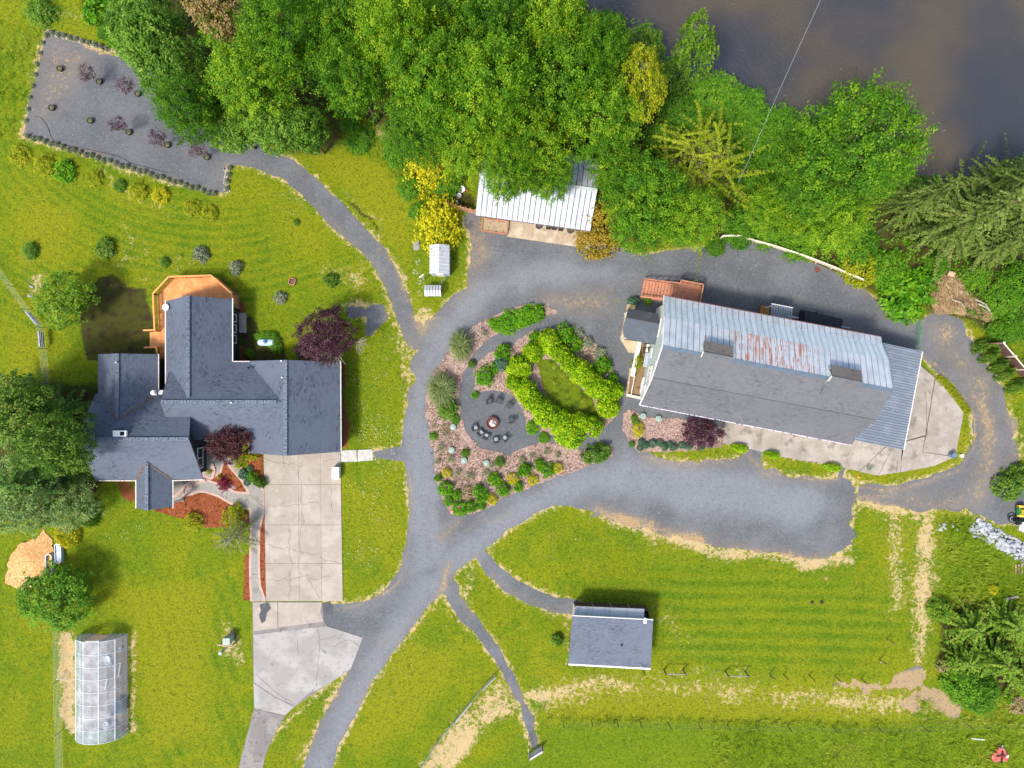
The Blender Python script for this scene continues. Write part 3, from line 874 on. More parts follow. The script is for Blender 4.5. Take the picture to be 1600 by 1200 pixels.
chips = layered('orange_wood_chips', '#b98a55', [('#d6ab74', 5, 4, .45, .62), ('#7a5637', 2.2, 4, .58, .74), ('#e6c697', 12, 2, .55, .72), ('#5b4030', 9, 3, .62, .76)], bump=(10, .08, .8), spec=.1)
Xb, Yb = px_grid(-10, 815, 110, 930, 0.12)
F = sdf_poly(Xb, Yb, [(12,880),(30,850),(55,840),(68,826),(80,840),(88,870),(80,900),(55,915),(35,925),(10,910)]) + fbm(Xb, Yb, 1.0, 41) * 1.0
me = clip_mesh('wood_chip_pile', Xb, Yb, F, 0.03)
co = np.empty(len(me.vertices) * 3, np.float32)
me.vertices.foreach_get('co', co)
co = co.reshape(-1, 3)
hx, hy = M2(48, 876)
co[:, 2] += 0.55 * np.exp(-((co[:, 0] - hx) ** 2 + (co[:, 1] - hy) ** 2) / 4.0) + 0.08 * fbm(co[:, 0], co[:, 1], .5, 43)
me.vertices.foreach_set('co', co.ravel())
o = solo('wood_chip_pile', me, chips, 'low heap of fresh orange wood chips beside two metal troughs', 'wood chips', kind='stuff')

# ------------------------------------------------------------------ concrete
conc = layered('tan_concrete', '#978d81', [('#a59c90', 0.5, 4, .40, .65), ('#8b8175', 1.1, 5, .55, .75), ('#7d7369', 5, 4, .64, .8), ('#aca398', 3.0, 4, .58, .75)], bump=(30, .004, .5), objvar=.05, spec=.2)
conc_old = layered('weathered_concrete', '#90877c', [('#a0978d', 0.6, 4, .42, .62), ('#736a60', 0.9, 5, .52, .70), ('#a39a90', 2.2, 5, .58, .72, (1, 3, 1), .3), ('#5f574e', 4, 4, .64, .8)], bump=(30, .004, .5), objvar=.05, spec=.2)
asph = layered('grey_weathered_asphalt', '#8e8b86', [('#9f9c96', 0.4, 4, .42, .62), ('#7d7a77', 1.5, 5, .55, .72), ('#6a696c', 12, 3, .6, .75)], bump=(30, .004, .5), objvar=.05, spec=.2)
asph2 = layered('dark_worn_asphalt', '#77726f', [('#88827d', 0.5, 4, .42, .62), ('#625e5c', 1.5, 5, .52, .72), ('#545150', 12, 3, .58, .75)], bump=(30, .004, .5), spec=.2)
crack_m = layered('crack_dirt', '#4d453c')
pink_c = layered('pink_brushed_edging', '#b3968a', [('#9c8074', 2, 3, .5, .7), ('#c2a99d', 6, 3, .55, .72)], bump=(30, .004, .5), spec=.2)
grey_c = layered('grey_walk_concrete', '#8b8880', [('#77746d', 0.9, 4, .5, .68), ('#9c9a93', 3, 4, .55, .72), ('#66635d', 5, 4, .64, .8)], bump=(30, .004, .4), spec=.2)

def slabs(root, polys, z, mt, gap=0.0, name='slab'):
    for i, p in enumerate(polys):
        c = np.mean([M2(*q) for q in p], 0)
        pts = []
        for q in p:
            x, y = M2(*q)
            d = np.array([x, y]) - c
            L = np.hypot(*d)
            pts.append(tuple(c + d * (1 - gap / L)))
        obj(name, MB().prism(pts, 0.0, z + 0.003 * (i % 3)), mt if not isinstance(mt, list) else mt[i % len(mt)], root)

def wander(px0, py0, px1, py1, n, amp, rs):
    pts = []
    for i in range(n + 1):
        t = i / n
        pts.append((px0 + (px1 - px0) * t + (rs.uniform(-amp, amp) if 0 < i < n else 0), py0 + (py1 - py0) * t + (rs.uniform(-amp, amp) if 0 < i < n else 0)))
    return pts
def crack(parent, pts, z, w=0.022):
    mb = MB()
    for a, b in zip(pts[:-1], pts[1:]):
        A, B = M2(*a), M2(*b)
        mb.bar((*A, z), (*B, z), w, 0.004)
    obj('crack', mb, crack_m, parent)

rs = random.Random(5)
dw = thing('concrete_driveway', 'tan concrete driveway in front of the garage, cracked into large slabs', 'driveway', (*M2(475, 820), 0), kind='structure')
dp = []
rows = [(703, 708, 699), (758, 757, 757), (822, 820, 820), (938, 938, 938)]
cols = [(412, 416), (466, 468), (501, 503), (532, 536)]
ys = [701, 757, 820, 880, 939]
for r in range(4):
    for cidx in range(3):
        y0, y1 = ys[r], ys[r + 1]
        f0, f1 = (y0 - 701) / 238, (y1 - 701) / 238
        xa0, xa1 = cols[cidx][0] + (cols[cidx][1] - cols[cidx][0]) * f0, cols[cidx][0] + (cols[cidx][1] - cols[cidx][0]) * f1
        xb0, xb1 = cols[cidx + 1][0] + (cols[cidx + 1][1] - cols[cidx + 1][0]) * f0, cols[cidx + 1][0] + (cols[cidx + 1][1] - cols[cidx + 1][0]) * f1
        dp.append([(xa0, y0), (xb0, y0), (xb1, y1), (xa1, y1)])
slabs(dw, dp, 0.075, conc, 0.018)
for a in [(412,715,470,730,8,4),(470,730,476,720,3,2),(466,732,474,790,6,3),(474,790,466,890,9,4),(443,703,445,730,3,2),(445,790,500,788,7,4),(452,825,458,880,6,4),
          (420,850,500,865,8,4),(480,895,500,935,6,4),(455,890,452,937,6,3),(425,905,520,900,9,5),(505,720,530,715,4,2),(515,760,520,800,5,3),(500,870,530,880,4,3)]:
    crack(dw, wander(*a, rs), 0.083)
ap = thing('driveway_apron', 'patched concrete and asphalt apron below the concrete driveway', 'driveway', (*M2(470, 1040), 0), kind='structure')
obj('joint_fill', MB().prism([M2(*p) for p in [(394.5,940.5),(503,940.5),(507,972),(512,979),(567,996),(548,1045),(462,1103),(446,1118),(397,1112)]], .02, .034), asph2, ap)
A1 = [(395,941),(434,941),(434,981),(396,986)]
A2 = [(435,941),(503,941),(501,955),(506,971),(435,980)]
B1 = [(396,992),(440,986),(510,978),(567,996),(560,1015),(548,1045),(515,1068),(480,1085),(462,1102),(430,1088),(397,1065)]
C1 = [(396,1067),(430,1090),(460,1104),(445,1117),(398,1106)]
D1 = [(397,1108),(446,1118),(430,1145),(415,1180),(405,1230),(366,1230),(378,1180)]
slabs(ap, [A1], 0.05, conc); slabs(ap, [A2], 0.053, conc)
slabs(ap, [B1], 0.056, asph); slabs(ap, [C1], 0.046, asph); slabs(ap, [D1], 0.05, asph2)
tar = layered('tar_patch', '#4a4b4d', [('#5a5b5d', 3, 3, .5, .7)], bump=(30, .004, .5))
def patch(parent, pts, z):
    obj('tar_patch', MB().prism([M2(*p) for p in pts], z, z + 0.006), tar, parent)
patch(ap, [(406,944),(420,941),(424,950),(417,958),(415,970),(409,974),(405,962),(408,954)], 0.058)
patch(ap, [(505,942),(515,940),(520,948),(519,960),(506,957)], 0.03)
for a in [(498,978,499,1020,6,2),(499,1020,494,1072,6,2),(401,1052,430,1080,6,2),(430,1080,461,1100,5,2),(465,1000,466,1025,4,1),(434,942,434,980,4,.5),(499,1000,540,990,6,2),(520,1010,550,1000,6,3)]:
    crack(ap, wander(*a, rs), 0.064)

pv_ = thing('stepping_slabs', 'two pale concrete paving slabs beside the garage corner', 'paving', (*M2(557, 712), 0), kind='structure')
slabs(pv_, [[(533,704),(557,703),(558,721),(533,722)], [(559,703),(582,702),(583,719),(559,721)]], 0.06, layered('pale_slab_concrete', '#a8a69f', [('#bdbbb4', 2, 3, .45, .65), ('#8f8d86', 5, 3, .6, .75)]), 0.0)

# curving front walk with pink edging
Xb, Yb = px_grid(255, 695, 425, 948, 0.055)
wk = sdf_band(Xb, Yb, [(416,784,36),(402,783,30),(385,782,24),(365,778,19),(345,767,18),(325,760,18),(310,757,22),(296,760,26),(284,765,20)])
wk = np.maximum(wk, sdf_band(Xb, Yb, [(405,780,30),(398,765,22),(385,748,15),(372,735,12),(362,722,14),(352,700,16)]))
wk = np.maximum(wk, sdf_band(Xb, Yb, [(402,795,22),(399,830,13),(398,880,14),(399,915,15),(404,940,22)]))
wk = np.maximum(wk, sdf_poly(Xb, Yb, [(270,752),(318,749),(300,772),(276,778)]))
wk = np.maximum(wk, sdf_poly(Xb, Yb, [(322,690),(338,690),(350,720),(345,738),(330,748),(318,744)]))
clipx = np.minimum(sdf_poly(Xb, Yb, [(255,690),(412,690),(414,800),(416,940),(255,940)]), 6)
wk = np.minimum(wk, clipx)
fw = thing('front_walk', 'curving grey concrete front walk with pale pink edging', 'footpath', (*M2(390, 790), 0), kind='structure')
def sheet_obj(name, me, mt, parent):
    me.transform(Matrix.Translation(-root_off(parent)))
    return obj(name, me, mt, parent)
sheet_obj('walk_surface', clip_mesh('walk_surface', Xb, Yb, wk - 0.12, 0.07), grey_c, fw)
edge = np.minimum(wk + 0.10, 0.19 - (wk + 0.0))
edge = np.minimum(edge, clipx - 0.05)
edge = np.minimum(edge, 0.13 - np.abs(wk))
sheet_obj('walk_edging', clip_mesh('walk_edging', Xb, Yb, edge, 0.082), pink_c, fw)
# two curved porch steps
stp = [(286,776),(296,768),(302,758),(312,753),(322,750)]
for dx, zz in ((0, .14), (-12, .22)):
    mb = MB()
    for a, b in zip(stp[:-1], stp[1:]):
        mb.bar((*M2(a[0] + dx, a[1]), zz), (*M2(b[0] + dx, b[1]), zz), 0.3, 0.12)
    obj('porch_step', mb, pink_c, fw)
stp2 = [(333,746),(336,735),(331,722),(338,712)]
mb = MB()
for a, b in zip(stp2[:-1], stp2[1:]):
    mb.bar((*M2(*a), .12), (*M2(*b), .12), 0.28, 0.12)
obj('porch_step', mb, pink_c, fw)
for a in [(388,771,412,790,5,2),(382,765,392,790,4,1),(392,850,406,850,2,0),(391,897,407,897,2,0),(356,768,352,788,3,.5)]:
    crack(fw, wander(*a, rs), 0.075, .03)

# barn concrete apron: slabs with open joints
ba = thing('barn_apron', 'weathered concrete apron wrapping the south and east sides of the barn', 'pavement', (*M2(1300, 680), 0), kind='structure')
P_ = []
xs_ = [(1138, 655, 1129, 692), (1153, 656, 1143, 696), (1179, 661, 1173, 702), (1197, 665, 1190, 706), (1228, 671, 1216, 713), (1263, 677, 1250, 719), (1283, 681, 1275, 722), (1305, 685, 1300, 727), (1352, 680, 1341, 736)]
for (x0, y0, x1, y1), (x2, y2, x3, y3) in zip(xs_[:-1], xs_[1:]):
    P_.append([(x0, y0 - 40), (x2, y2 - 40), (x3, y3), (x1, y1)])
P_.append([(1352,640),(1400,640),(1388,693),(1341,737)])
P_.append([(1389,693),(1401,640),(1421,640),(1405,738),(1370,743),(1342,737)])
P_.append([(1400,600),(1436,570),(1460,590),(1445,680),(1409,690)])
P_.append([(1461,590),(1476,603),(1505,645),(1492,713),(1441,706),(1446,681)])
P_.append([(1409,691),(1445,682),(1440,706),(1491,714),(1459,728),(1406,738)])
obj('joint_fill', MB().prism([M2(*p) for p in [(1140,620),(1440,571),(1475,603),(1504,645),(1490,713),(1459,727),(1405,737),(1342,736),(1130,691)]], .02, .06), crack_m, ba)
slabs(ba, P_, 0.09, conc_old, 0.014)
for a in [(1445,612,1448,680,5,1),(1372,740,1386,715,4,1),(1400,738,1402,720,3,1)]:
    crack(ba, wander(*a, rs), 0.10, .035)
# ------------------------------------------------------------------ building materials
shing_house = shingle('charcoal_blue_shingles', '#545b67', '#3f444e', '#5f6673')
shing_barn = shingle('grey_asphalt_shingles', '#5e5f63', '#535458', '#67686c', row=.24)
shing_shed = shingle('blue_grey_shingles', '#5a606b', '#4a4f59', '#666d79')
wall_navy = layered('dark_navy_siding', '#2b3038', [('#353b44', 2, 2, .5, .7)], bump=(6, .01, .4))
trim_white = layered('white_painted_trim', '#d8d6d0', [('#b9b5ab', 3, 3, .58, .75)], rough=.6)
gutter_m = layered('pale_gutter', '#c9beb2', [('#6d5a4c', 6, 2, .60, .70), ('#e5e0d8', 9, 2, .55, .7)], rough=.6)
glass_m = layered('window_glass', '#1b2126', rough=.08, spec=.6)
cedar = layered('oiled_cedar_boards', '#cf8d52', [('#dfa165', 1.5, 3, .45, .65), ('#a86d40', 4, 3, .56, .75, (1, 5, 1)), ('#8c5933', 1.1, 4, .60, .74, (0.6, 3.5, 1))], rough=.75, objvar=.06)
cedar_rail = layered('oiled_cedar_rail', '#d9975a', [('#bf7d46', 3, 3, .5, .7)], rough=.7)
redwood = layered('redwood_stained_boards', '#b27a60', [('#8a5a46', 3, 3, .5, .68, (1, 4, 1)), ('#bd8163', 2, 3, .52, .7), ('#573528', 5, 3, .62, .75)], rough=.8, objvar=.10)
galv = layered('galvanised_roof_sheet', '#c0c7cd', [('#b0b8c0', 0.8, 3, .45, .65), ('#b5bcc3', 3, 3, .52, .7, (3, 1, 1), .187)], rough=.5, metal=.25, spec=.4, objvar=.05)
galv_blue = layered('blue_grey_galvanised_sheet', '#d5dfe6', [('#c4d1da', 1.5, 3, .45, .62, (3, .6, 1), .187), ('#d9e1e7', 3, 3, .55, .7, (4, .5, 1), .187)], rough=.45, metal=.1, spec=.4, objvar=.05)
lean_m = layered('slate_blue_metal_roof', '#78818b', [('#858d96', .8, 3, .45, .65), ('#68717c', 4, 3, .6, .75)], rough=.5, metal=.15, spec=.35)
white_metal = layered('white_metal_roof_sheet', '#a7aeb6', [('#969da7', .9, 3, .45, .65), ('#b7bdc4', 3, 3, .52, .7, (3, .6, 1), .137), ('#847a6f', 1.6, 5, .66, .78)], rough=.5, metal=.2, spec=.35, objvar=.05)
conc_wall = layered('grey_foundation', '#77746e')
pale_wall = layered('pale_green_grey_siding', '#b9c2bb', [('#c6cec8', 1.5, 3, .45, .65), ('#a9b2ab', .8, 4, .55, .72)], bump=(4, .01, .3), rough=.8)
dark_ridge = layered('dark_ridge_flashing', '#50606f', [('#455361', 2, 3, .5, .7)], rough=.5)
brown_shing = shingle('brown_shingles', '#645f5b', '#4d4946', '#716b66', row=.2)  # browner shingles for the north face of the ridge monitors
leaf_debris = layered('brown_leaf_litter', '#7a5a3a', [('#a07a4f', 8, 3, .5, .7), ('#4d3a28', 11, 3, .55, .7)], bump=(12, .03, .8))
lead_m = layered('dull_metal', '#9a9d9f', [('#c4c6c8', 4, 3, .5, .7)], rough=.4, metal=.5)
steel_w = layered('bright_white_metal', '#e2e2e0', [('#c9c9c8', 5, 2, .55, .7)], rough=.4)
soil_m = layered('dark_soil', '#3a2d22', [('#54422f', 6, 3, .5, .7)], bump=(12, .04, .8))

def add_uv(me, udir, off=(0, 0, 0)):
    u = Vector(udir).normalized()
    uvl = me.uv_layers.new(name='UVMap')
    for p in me.polygons:
        n = p.normal
        v = n.cross(u)
        v = v.normalized() if v.length > 1e-4 else Vector((0, 0, 1))
        for li in p.loop_indices:
            co = me.vertices[me.loops[li].vertex_index].co + Vector(off)
            uvl.data[li].uv = (co.dot(u), co.dot(v))

def roof_plane(parent, pts, mt, udir, t=0.14, name='roof', label=None):
    mb = MB().slab(pts, t)
    me = mb.mesh(name, root_off(parent))
    add_uv(me, udir, root_off(parent))
    return obj(name, me, mt, parent, label=label)

cap_m = layered('ridge_cap_shingles', '#67707d', [('#4a525e', 5, 2, .5, .6)], objvar=.1)
def ridge_caps(parent, a, b, mt, w=0.34, step=0.30, name='ridge_cap'):
    """overlapping cap shingles along a ridge, joined in one part"""
    a, b = Vector(a), Vector(b)
    n = max(2, int((b - a).length / step))
    mb = MB()
    for i in range(n):
        p, q = a.lerp(b, i / n), a.lerp(b, (i + .92) / n)
        mb.bar(p + Vector((0, 0, .02 + .012 * (i % 2))), q + Vector((0, 0, .035 + .012 * (i % 2))), w, 0.03)
    return obj(name, mb, cap_m, parent)

def gutter(parent, a, b, mt=None, w=0.085):
    mb = MB().bar(a, b, w, 0.12)
    n = max(2, int((Vector(b) - Vector(a)).length / 0.9))
    for i in range(n + 1):
        p = Vector(a).lerp(Vector(b), i / n)
        mb.box(p + Vector((0, 0, .07)), (0.07, 0.07, 0.03))
    return obj('gutter', mb, mt or gutter_m, parent)

# ------------------------------------------------------------------ the house
hc = W(300, 640, 0)
house = thing('house', 'dark grey house with charcoal blue gabled shingle roofs and an attached garage wing', 'house', hc)
EV, zc = 2.8, 0
def roof2(poly, udir, label=None, mt=None):
    return roof_plane(house, poly, mt or shing_house, udir, label=label)
Y_, X_ = (0, 1, 0), (1, 0, 0)
# garage wing D (ridge north-south)
xL, xR, xM = -25.6, -16.75, -21.17
yT, yB = 2.25, -6.72
hD = 5.55
Dr0, Dr1 = Vector((xM, yT, hD)), Vector((xM, yB, hD))
roof2([(xM, yT, hD), (xR, yT - .1, EV), (xR + .05, yB + .12, EV), (xM, yB, hD)], Y_)
roof2([(xM, yT, hD), (xM, yB, hD), (xL, yB, EV), (xL, yT, EV)], Y_)
ridge_caps(house, Dr0, Dr1, shing_house)
# middle wing B (ridge east-west)
yN, yS, yM = 2.15, -5.45, -1.68
hB = 5.32
xa, xb = -33.0, -21.3
roof2([(xa, yM, hB), (xb, yM, hB), (xb, yN, EV), (xa, yN, EV)], X_)
roof2([(xa, yM, hB), (xa, yS, EV), (xb, yS, EV), (xb, yM, hB)], X_)
ridge_caps(house, (xa + .1, yM, hB), (xM - .9, yM, hB), shing_house)
# north wing A (ridge north-south)
aL, aR, aM = -33.72, -27.28, -30.5
aT = 8.35
hA = 5.06
roof2([(aM, aT, hA), (aR, aT - .1, EV), (aR, yM, EV), (aM, yM - .4, hA)], Y_)
roof2([(aM, aT, hA), (aM, yM - .4, hA), (aL, -1.0, EV), (aL, aT - .28, EV)], Y_)
ridge_caps(house, (aM, aT, hA), (aM, yM + .3, hA), shing_house)
# west wing E (ridge north-south)
eL, eR, eM = -40.35, -34.5, -37.45
eT = 2.9
hE = 4.55
roof2([(eM, eT, hE), (eR, eT, EV), (eR, -5.4, EV), (eM, -5.4, hE)], Y_)
roof2([(eM, eT, hE), (eM, -5.4, hE), (eL, -5.4, EV), (eL, eT, EV)], Y_)
ridge_caps(house, (eM, eT, hE), (eM, -3.8, hE), shing_house)
# tall west wing C (ridge east-west)
cS, cN, cM = -9.38, -0.95, -5.13
hC = 5.75
cW_, cE = -40.6, -30.1
cEn = -30.9
roof2([(cW_, cM, hC), (cE, cM, hC), (cEn, cN - 1.1, EV + .85), (cEn - 2.4, cN, EV), (cW_, cN, EV)], X_)
roof2([(cW_, cM, hC), (cW_, cS, EV), (cE + 0.0, cS + .1, EV), (cE, cM, hC)], X_)
ridge_caps(house, (cW_, cM, hC), (cE, cM, hC), shing_house)
# porch gable F
fL, fR, fM = -36.62, -33.1, -34.88
fB = -12.1
hF = 4.15
fT = -7.2
roof2([(fM, fT, hF), (fR, fT, EV - .02), (fR, fB + .18, EV - .02), (fM, fB, hF)], Y_)
roof2([(fM, fT, hF), (fM, fB, hF), (fL, fB + .05, EV - .02), (fL, fT, EV - .02)], Y_)
ridge_caps(house, (fM, fT, hF), (fM, fB, hF), shing_house)
# leaf litter in the valleys
def litter(a, b, w=.13):
    a, b = Vector(a), Vector(b)
    rs = random.Random(int(a.x * 100))
    mb = MB()
    n = int((b - a).length / .12)
    for i in range(n):
        p = a.lerp(b, i / n) + Vector((rs.uniform(-.05, .05), rs.uniform(-.05, .05), .06))
        mb.box(p, (rs.uniform(.08, w), rs.uniform(.08, w), .03), rs.uniform(0, 3))
    obj('valley_litter', mb, leaf_debris, house)
def hE_at(x): return EV + (hE - EV) * (1 - abs(x - eM) / (eR - eM))
yj = lambda z: cN + (z - EV) / (hC - EV) * (cM - cN)
litter((eM, yj(hE), hE), (eR, yj(EV), EV)); litter((eM, yj(hE), hE), (eL + 1, yj(EV + .5), EV + .5))
yk = lambda z: cS + (z - EV) / (hC - EV) * (cM - cS)
litter((fM, yk(hF), hF), (fL, yk(EV), EV)); litter((fM, yk(hF), hF), (fR, yk(EV), EV))
# gutters
gutter(house, (xR + .05, yT, EV - .05), (xR + .1, yB, EV - .05))
gutter(house, (aL - .05, aT - .2, EV - .05), (aL - .05, -.95, EV - .05), trim_white)
gutter(house, (aR + .05, aT, EV - .05), (aR + .05, yN + .1, EV - .05), trim_white)
gutter(house, (aR + .1, yN + .05, EV - .05), (aR + 2.0, yN + .05, EV - .05))
gutter(house, (cW_ + .4, cS - .05, EV - .05), (fL, cS - .05, EV - .05))
gutter(house, (fR, cS - .05, EV - .05), (cE, cS + .05, EV - .05))
gutter(house, (fR + .05, fB, EV - .07), (fR + .05, cS, EV - .07))
gutter(house, (fL - .05, fB, EV - .07), (fL - .05, cS, EV - .07), trim_white)
gutter(house, (eR + .05, eT, EV - .05), (eR + .05, cN, EV - .05))
gutter(house, (-30.0, yS - .03, EV - .05), (xL, yS - .03, EV - .05))
gutter(house, (xL - .03, yS, EV - .05), (xL - .03, yB, EV - .05))
# walls
def gable_wall(x0, x1, y0, y1, eave, ridge, axis, name='wall'):
    """box with gable ends; axis = ridge direction"""
    if axis == 'y':
        xm = (x0 + x1) / 2
        prof = [(x0, 0), (x1, 0), (x1, eave), (xm, ridge), (x0, eave)]
        vs = [(x, y0, z) for x, z in prof] + [(x, y1, z) for x, z in prof]
    else:
        ym = (y0 + y1) / 2
        prof = [(y0, 0), (y1, 0), (y1, eave), (ym, ridge), (y0, eave)]
        vs = [(x0, y, z) for y, z in prof] + [(x1, y, z) for y, z in prof]
    n = 5
    mb = MB()
    mb.add(vs, [(0, 1, 2, 3, 4), (9, 8, 7, 6, 5)] + [(i, 5 + i, 5 + (i + 1) % 5, (i + 1) % 5) for i in range(n)])
    return obj(name, mb, wall_navy, house)
gable_wall(xL + .45, xR - .4, yB + .35, yT - .35, EV + .05, hD - .35, 'y')
gable_wall(-33.2, -21.3, yS + .45, yN - .4, EV + .05, hB - .35, 'x')
gable_wall(aL + .4, aR - .38, -1.2, aT - .4, EV + .05, hA - .35, 'y')
gable_wall(eL + .4, eR - .4, -5.0, eT - .4, EV + .02, hE - .35, 'y')
gable_wall(cW_ + .4, -31.0, cS + .55, cN - .5, EV + .1, hC - .35, 'x')
for xx in (fL + .3, fR - .3):
    obj('porch_post', MB().box((xx, fB + .4, 1.3), (.18, .18, 2.6)), trim_white, house)
obj('porch_floor', MB().box(((fL + fR) / 2, -10.6, .1), (3.2, 2.6, .16)), grey_c, house)
# east gable window of wing C, with frame, sash bar and an attic vent
def window_x(x, y, z, wy, wz, panes=2, parent=house):
    """window in a wall facing +x"""
    fr = MB()
    t = .09
    fr.box((x, y, z + wz / 2), (.08, wy + t, t)); fr.box((x, y, z - wz / 2), (.08, wy + t, t))
    fr.box((x, y - wy / 2, z), (.08, t, wz - t)); fr.box((x, y + wy / 2, z), (.08, t, wz - t))
    for k in range(1, panes):
        fr.box((x, y - wy / 2 + wy * k / panes, z), (.06, .07, wz - t))
    f = obj('window', fr, trim_white, parent)
    obj('pane', MB().box((x - .02, y, z), (.03, wy - t, wz - t)), glass_m, f)
window_x(-30.96, -7.35, 1.55, 2.0, 1.15)
obj('gable_vent', MB().box((-30.96, -5.2, 4.3), (.08, .5, .9)).box((-30.93, -5.2, 4.3), (.08, .62, .1)), trim_white, house)
for yy in (6.55, 5.5, 4.45):
    window_x(aR - .34, yy, 1.45, .75, .95, 1)
# rooftop fittings
sk = obj('skylight', MB().box((-36.55, -4.62, 5.62), (1.25, .55, .30)), steel_w, house, label='small white skylight box just above the west ridge')
obj('skylight_pane', MB().box((-36.3, -4.62, 5.79), (.4, .35, .04)), glass_m, sk)
ch = obj('chimney', MB().box((-34.15, -.83, 3.55), (.45, .5, 1.3)).box((-33.55, -.8, 3.75), (.95, .42, .5)), lead_m, house)
obj('flue', MB().lathe((-34.15, -.83, 4.2), [(.14, 0), (.14, .25), (.2, .26), (.2, .32), (0, .36)], 12), trim_white, ch)
obj('vent_pipe', MB().lathe((eM, 2.05, hE), [(.09, -.2), (.09, .28), (0, .29)], 10), lead_m, house)
for px, py in ((387, 575), (394, 574)):
    p = W(px, py, 3.4)
    obj('vent_pipe', MB().lathe((p.x, p.y, 3.2), [(.08, -.3), (.08, .35), (0, .36)], 10), glass_m, house)
for px, py, h in ((440, 564, 5.6), (441, 590, 5.6), (362, 629, 5.4)):
    p = W(px, py, h)
    obj('vent_pipe', MB().lathe((p.x, p.y, h), [(.07, -.2), (.07, .15), (0, .16)], 8), trim_white, house)
p = W(261, 481, 3.1)
ds = thing('satellite_dish', 'white satellite dish on the north-west eave of the house roof', 'satellite dish', p)
obj('dish', MB().lathe((p.x, p.y, 3.25), [(0, 0), (.14, .02), (.26, .09), (.33, .17), (.31, .17), (.24, .1), (.12, .04), (0, .03)], 16), steel_w, ds)
obj('mast', MB().tube([(p.x, p.y, 3.25), (p.x + .15, p.y, 3.0), (p.x + .3, p.y, 2.85)], .03), lead_m, ds)
obj('arm', MB().tube([(p.x, p.y, 3.3), (p.x + .35, p.y - .1, 3.55)], .02), lead_m, ds)

# ------------------------------------------------------------------ cedar deck
FL, RL = 0.95, 1.95
dp = [(238.5,459), (262.5,433), (329.5,430.5), (361.5,459), (361.5,480), (256,480), (258,512), (262,560), (264,613), (247,613), (245,556), (244,543), (229,543), (229,517), (242,516)]
dk = thing('cedar_deck', 'honey coloured cedar deck with angled corners and railing round the north wing', 'deck', W(300, 450, 0))
outer = [W(px, py, RL) for px, py in [(241.5,517), (238.8,459), (263.3,432.5), (329.5,430.3), (361.8,458.5), (362.3,478)]]
deck_poly = [(p.x, p.y) for p in outer] + [(-27.2, 7.9), (-33.3, 7.9), (-33.3, -.9), (-34.4, -.9), (-34.4, 2.6)]
# clip the poly to its floor outline
fx0 = outer[0].x
deck_poly = [(outer[0].x, outer[0].y), (outer[1].x, outer[1].y), (outer[2].x, outer[2].y), (outer[3].x, outer[3].y), (outer[4].x, outer[4].y),
             (outer[5].x, outer[5].y), (-27.5, 7.6), (-33.35, 7.6), (-33.35, -.9), (-34.8, -.9), (-34.8, 2.6), (-35.2, 2.6), (outer[0].x - .02, 3.6)]
def scan(poly, y):
    xs = []
    n = len(poly)
    for i in range(n):
        (ax, ay), (bx, by) = poly[i], poly[(i + 1) % n]
        if (ay > y) != (by > y): xs.append(ax + (bx - ax) * (y - ay) / (by - ay))
    return sorted(xs)
y = min(p[1] for p in deck_poly) + .08
ymax = max(p[1] for p in deck_poly)
bw = .142
while y < ymax:
    xs = scan(deck_poly, y)
    for i in range(0, len(xs) - 1, 2):
        if xs[i + 1] - xs[i] > .2:
            obj('deck_board', MB().box(((xs[i] + xs[i + 1]) / 2, y, FL - .02), (xs[i + 1] - xs[i], bw - .012, .04)), cedar, dk)
    y += bw
obj('skirt', MB().prism([(p[0] * .999 - .02, p[1] * .998) for p in deck_poly], .05, FL - .06), redwood, dk)
def railing(parent, pts, h0, h1, mt, cap=.16, post=.09, step=1.5, bal=True):
    pts = [Vector(p) for p in pts]
    for a, b in zip(pts[:-1], pts[1:]):
        a0, b0 = Vector((a.x, a.y, 0)), Vector((b.x, b.y, 0))
        z0a, z1a = (h0, h1)
        mb = MB().bar((a.x, a.y, h1), (b.x, b.y, h1), cap, .045)
        mb.bar((a.x, a.y, h1 - .09), (b.x, b.y, h1 - .09), .045, .09)
        obj('rail_cap', mb, mt, parent)
        L = (b0 - a0).length
        n = max(1, round(L / step))
        for i in range(n + 1):
            p = a0.lerp(b0, i / n)
            obj('rail_post', MB().box((p.x, p.y, (h0 + h1 - .05) / 2), (post, post, h1 - h0 - .05)), mt, parent)
        if bal:
            mb = MB()
            n = max(2, int(L / .14))
            for i in range(1, n):
                p = a0.lerp(b0, i / n)
                mb.box((p.x, p.y, (h0 + h1) / 2), (.04, .04, h1 - h0 - .1))
            mb.bar((a.x, a.y, h0 + .1), (b.x, b.y, h0 + .1), .04, .08)
            obj('balusters', mb, mt, parent)
railing(dk, [(outer[0].x + .05, outer[0].y)] and [(o_.x, o_.y, 0) for o_ in outer], FL, RL, cedar_rail)
# stairs to the west with two handrails
s0 = W(242, 530, .9)
for i in range(5):
    obj('stair_tread', MB().box((-35.32 - .27 * i - .14, s0.y, FL - .17 * (i + 1) + .1), (.27, 1.55, .05)), cedar_rail, dk)
    obj('stair_riser', MB().box((-35.32 - .27 * i - .01, s0.y, FL - .17 * (i + 1) + .01), (.03, 1.5, .15)), redwood, dk)
for yy, xw in ((s0.y + .85, -36.75), (s0.y - .85, -36.65)):
    obj('handrail', MB().bar((-35.25, yy, 1.9), (xw, yy, 1.35), .14, .05), cedar_rail, dk)
    for xx in (-35.3, xw + .1):
        obj('rail_post', MB().box((xx, yy, .93 if xx > -36 else .7), (.09, .09, 1.9 if xx > -36 else 1.2)), cedar_rail, dk)
railing(dk, [(-35.12, s0.y - .85, 0), (-35.0, 2.75, 0)], FL, RL, cedar_rail)

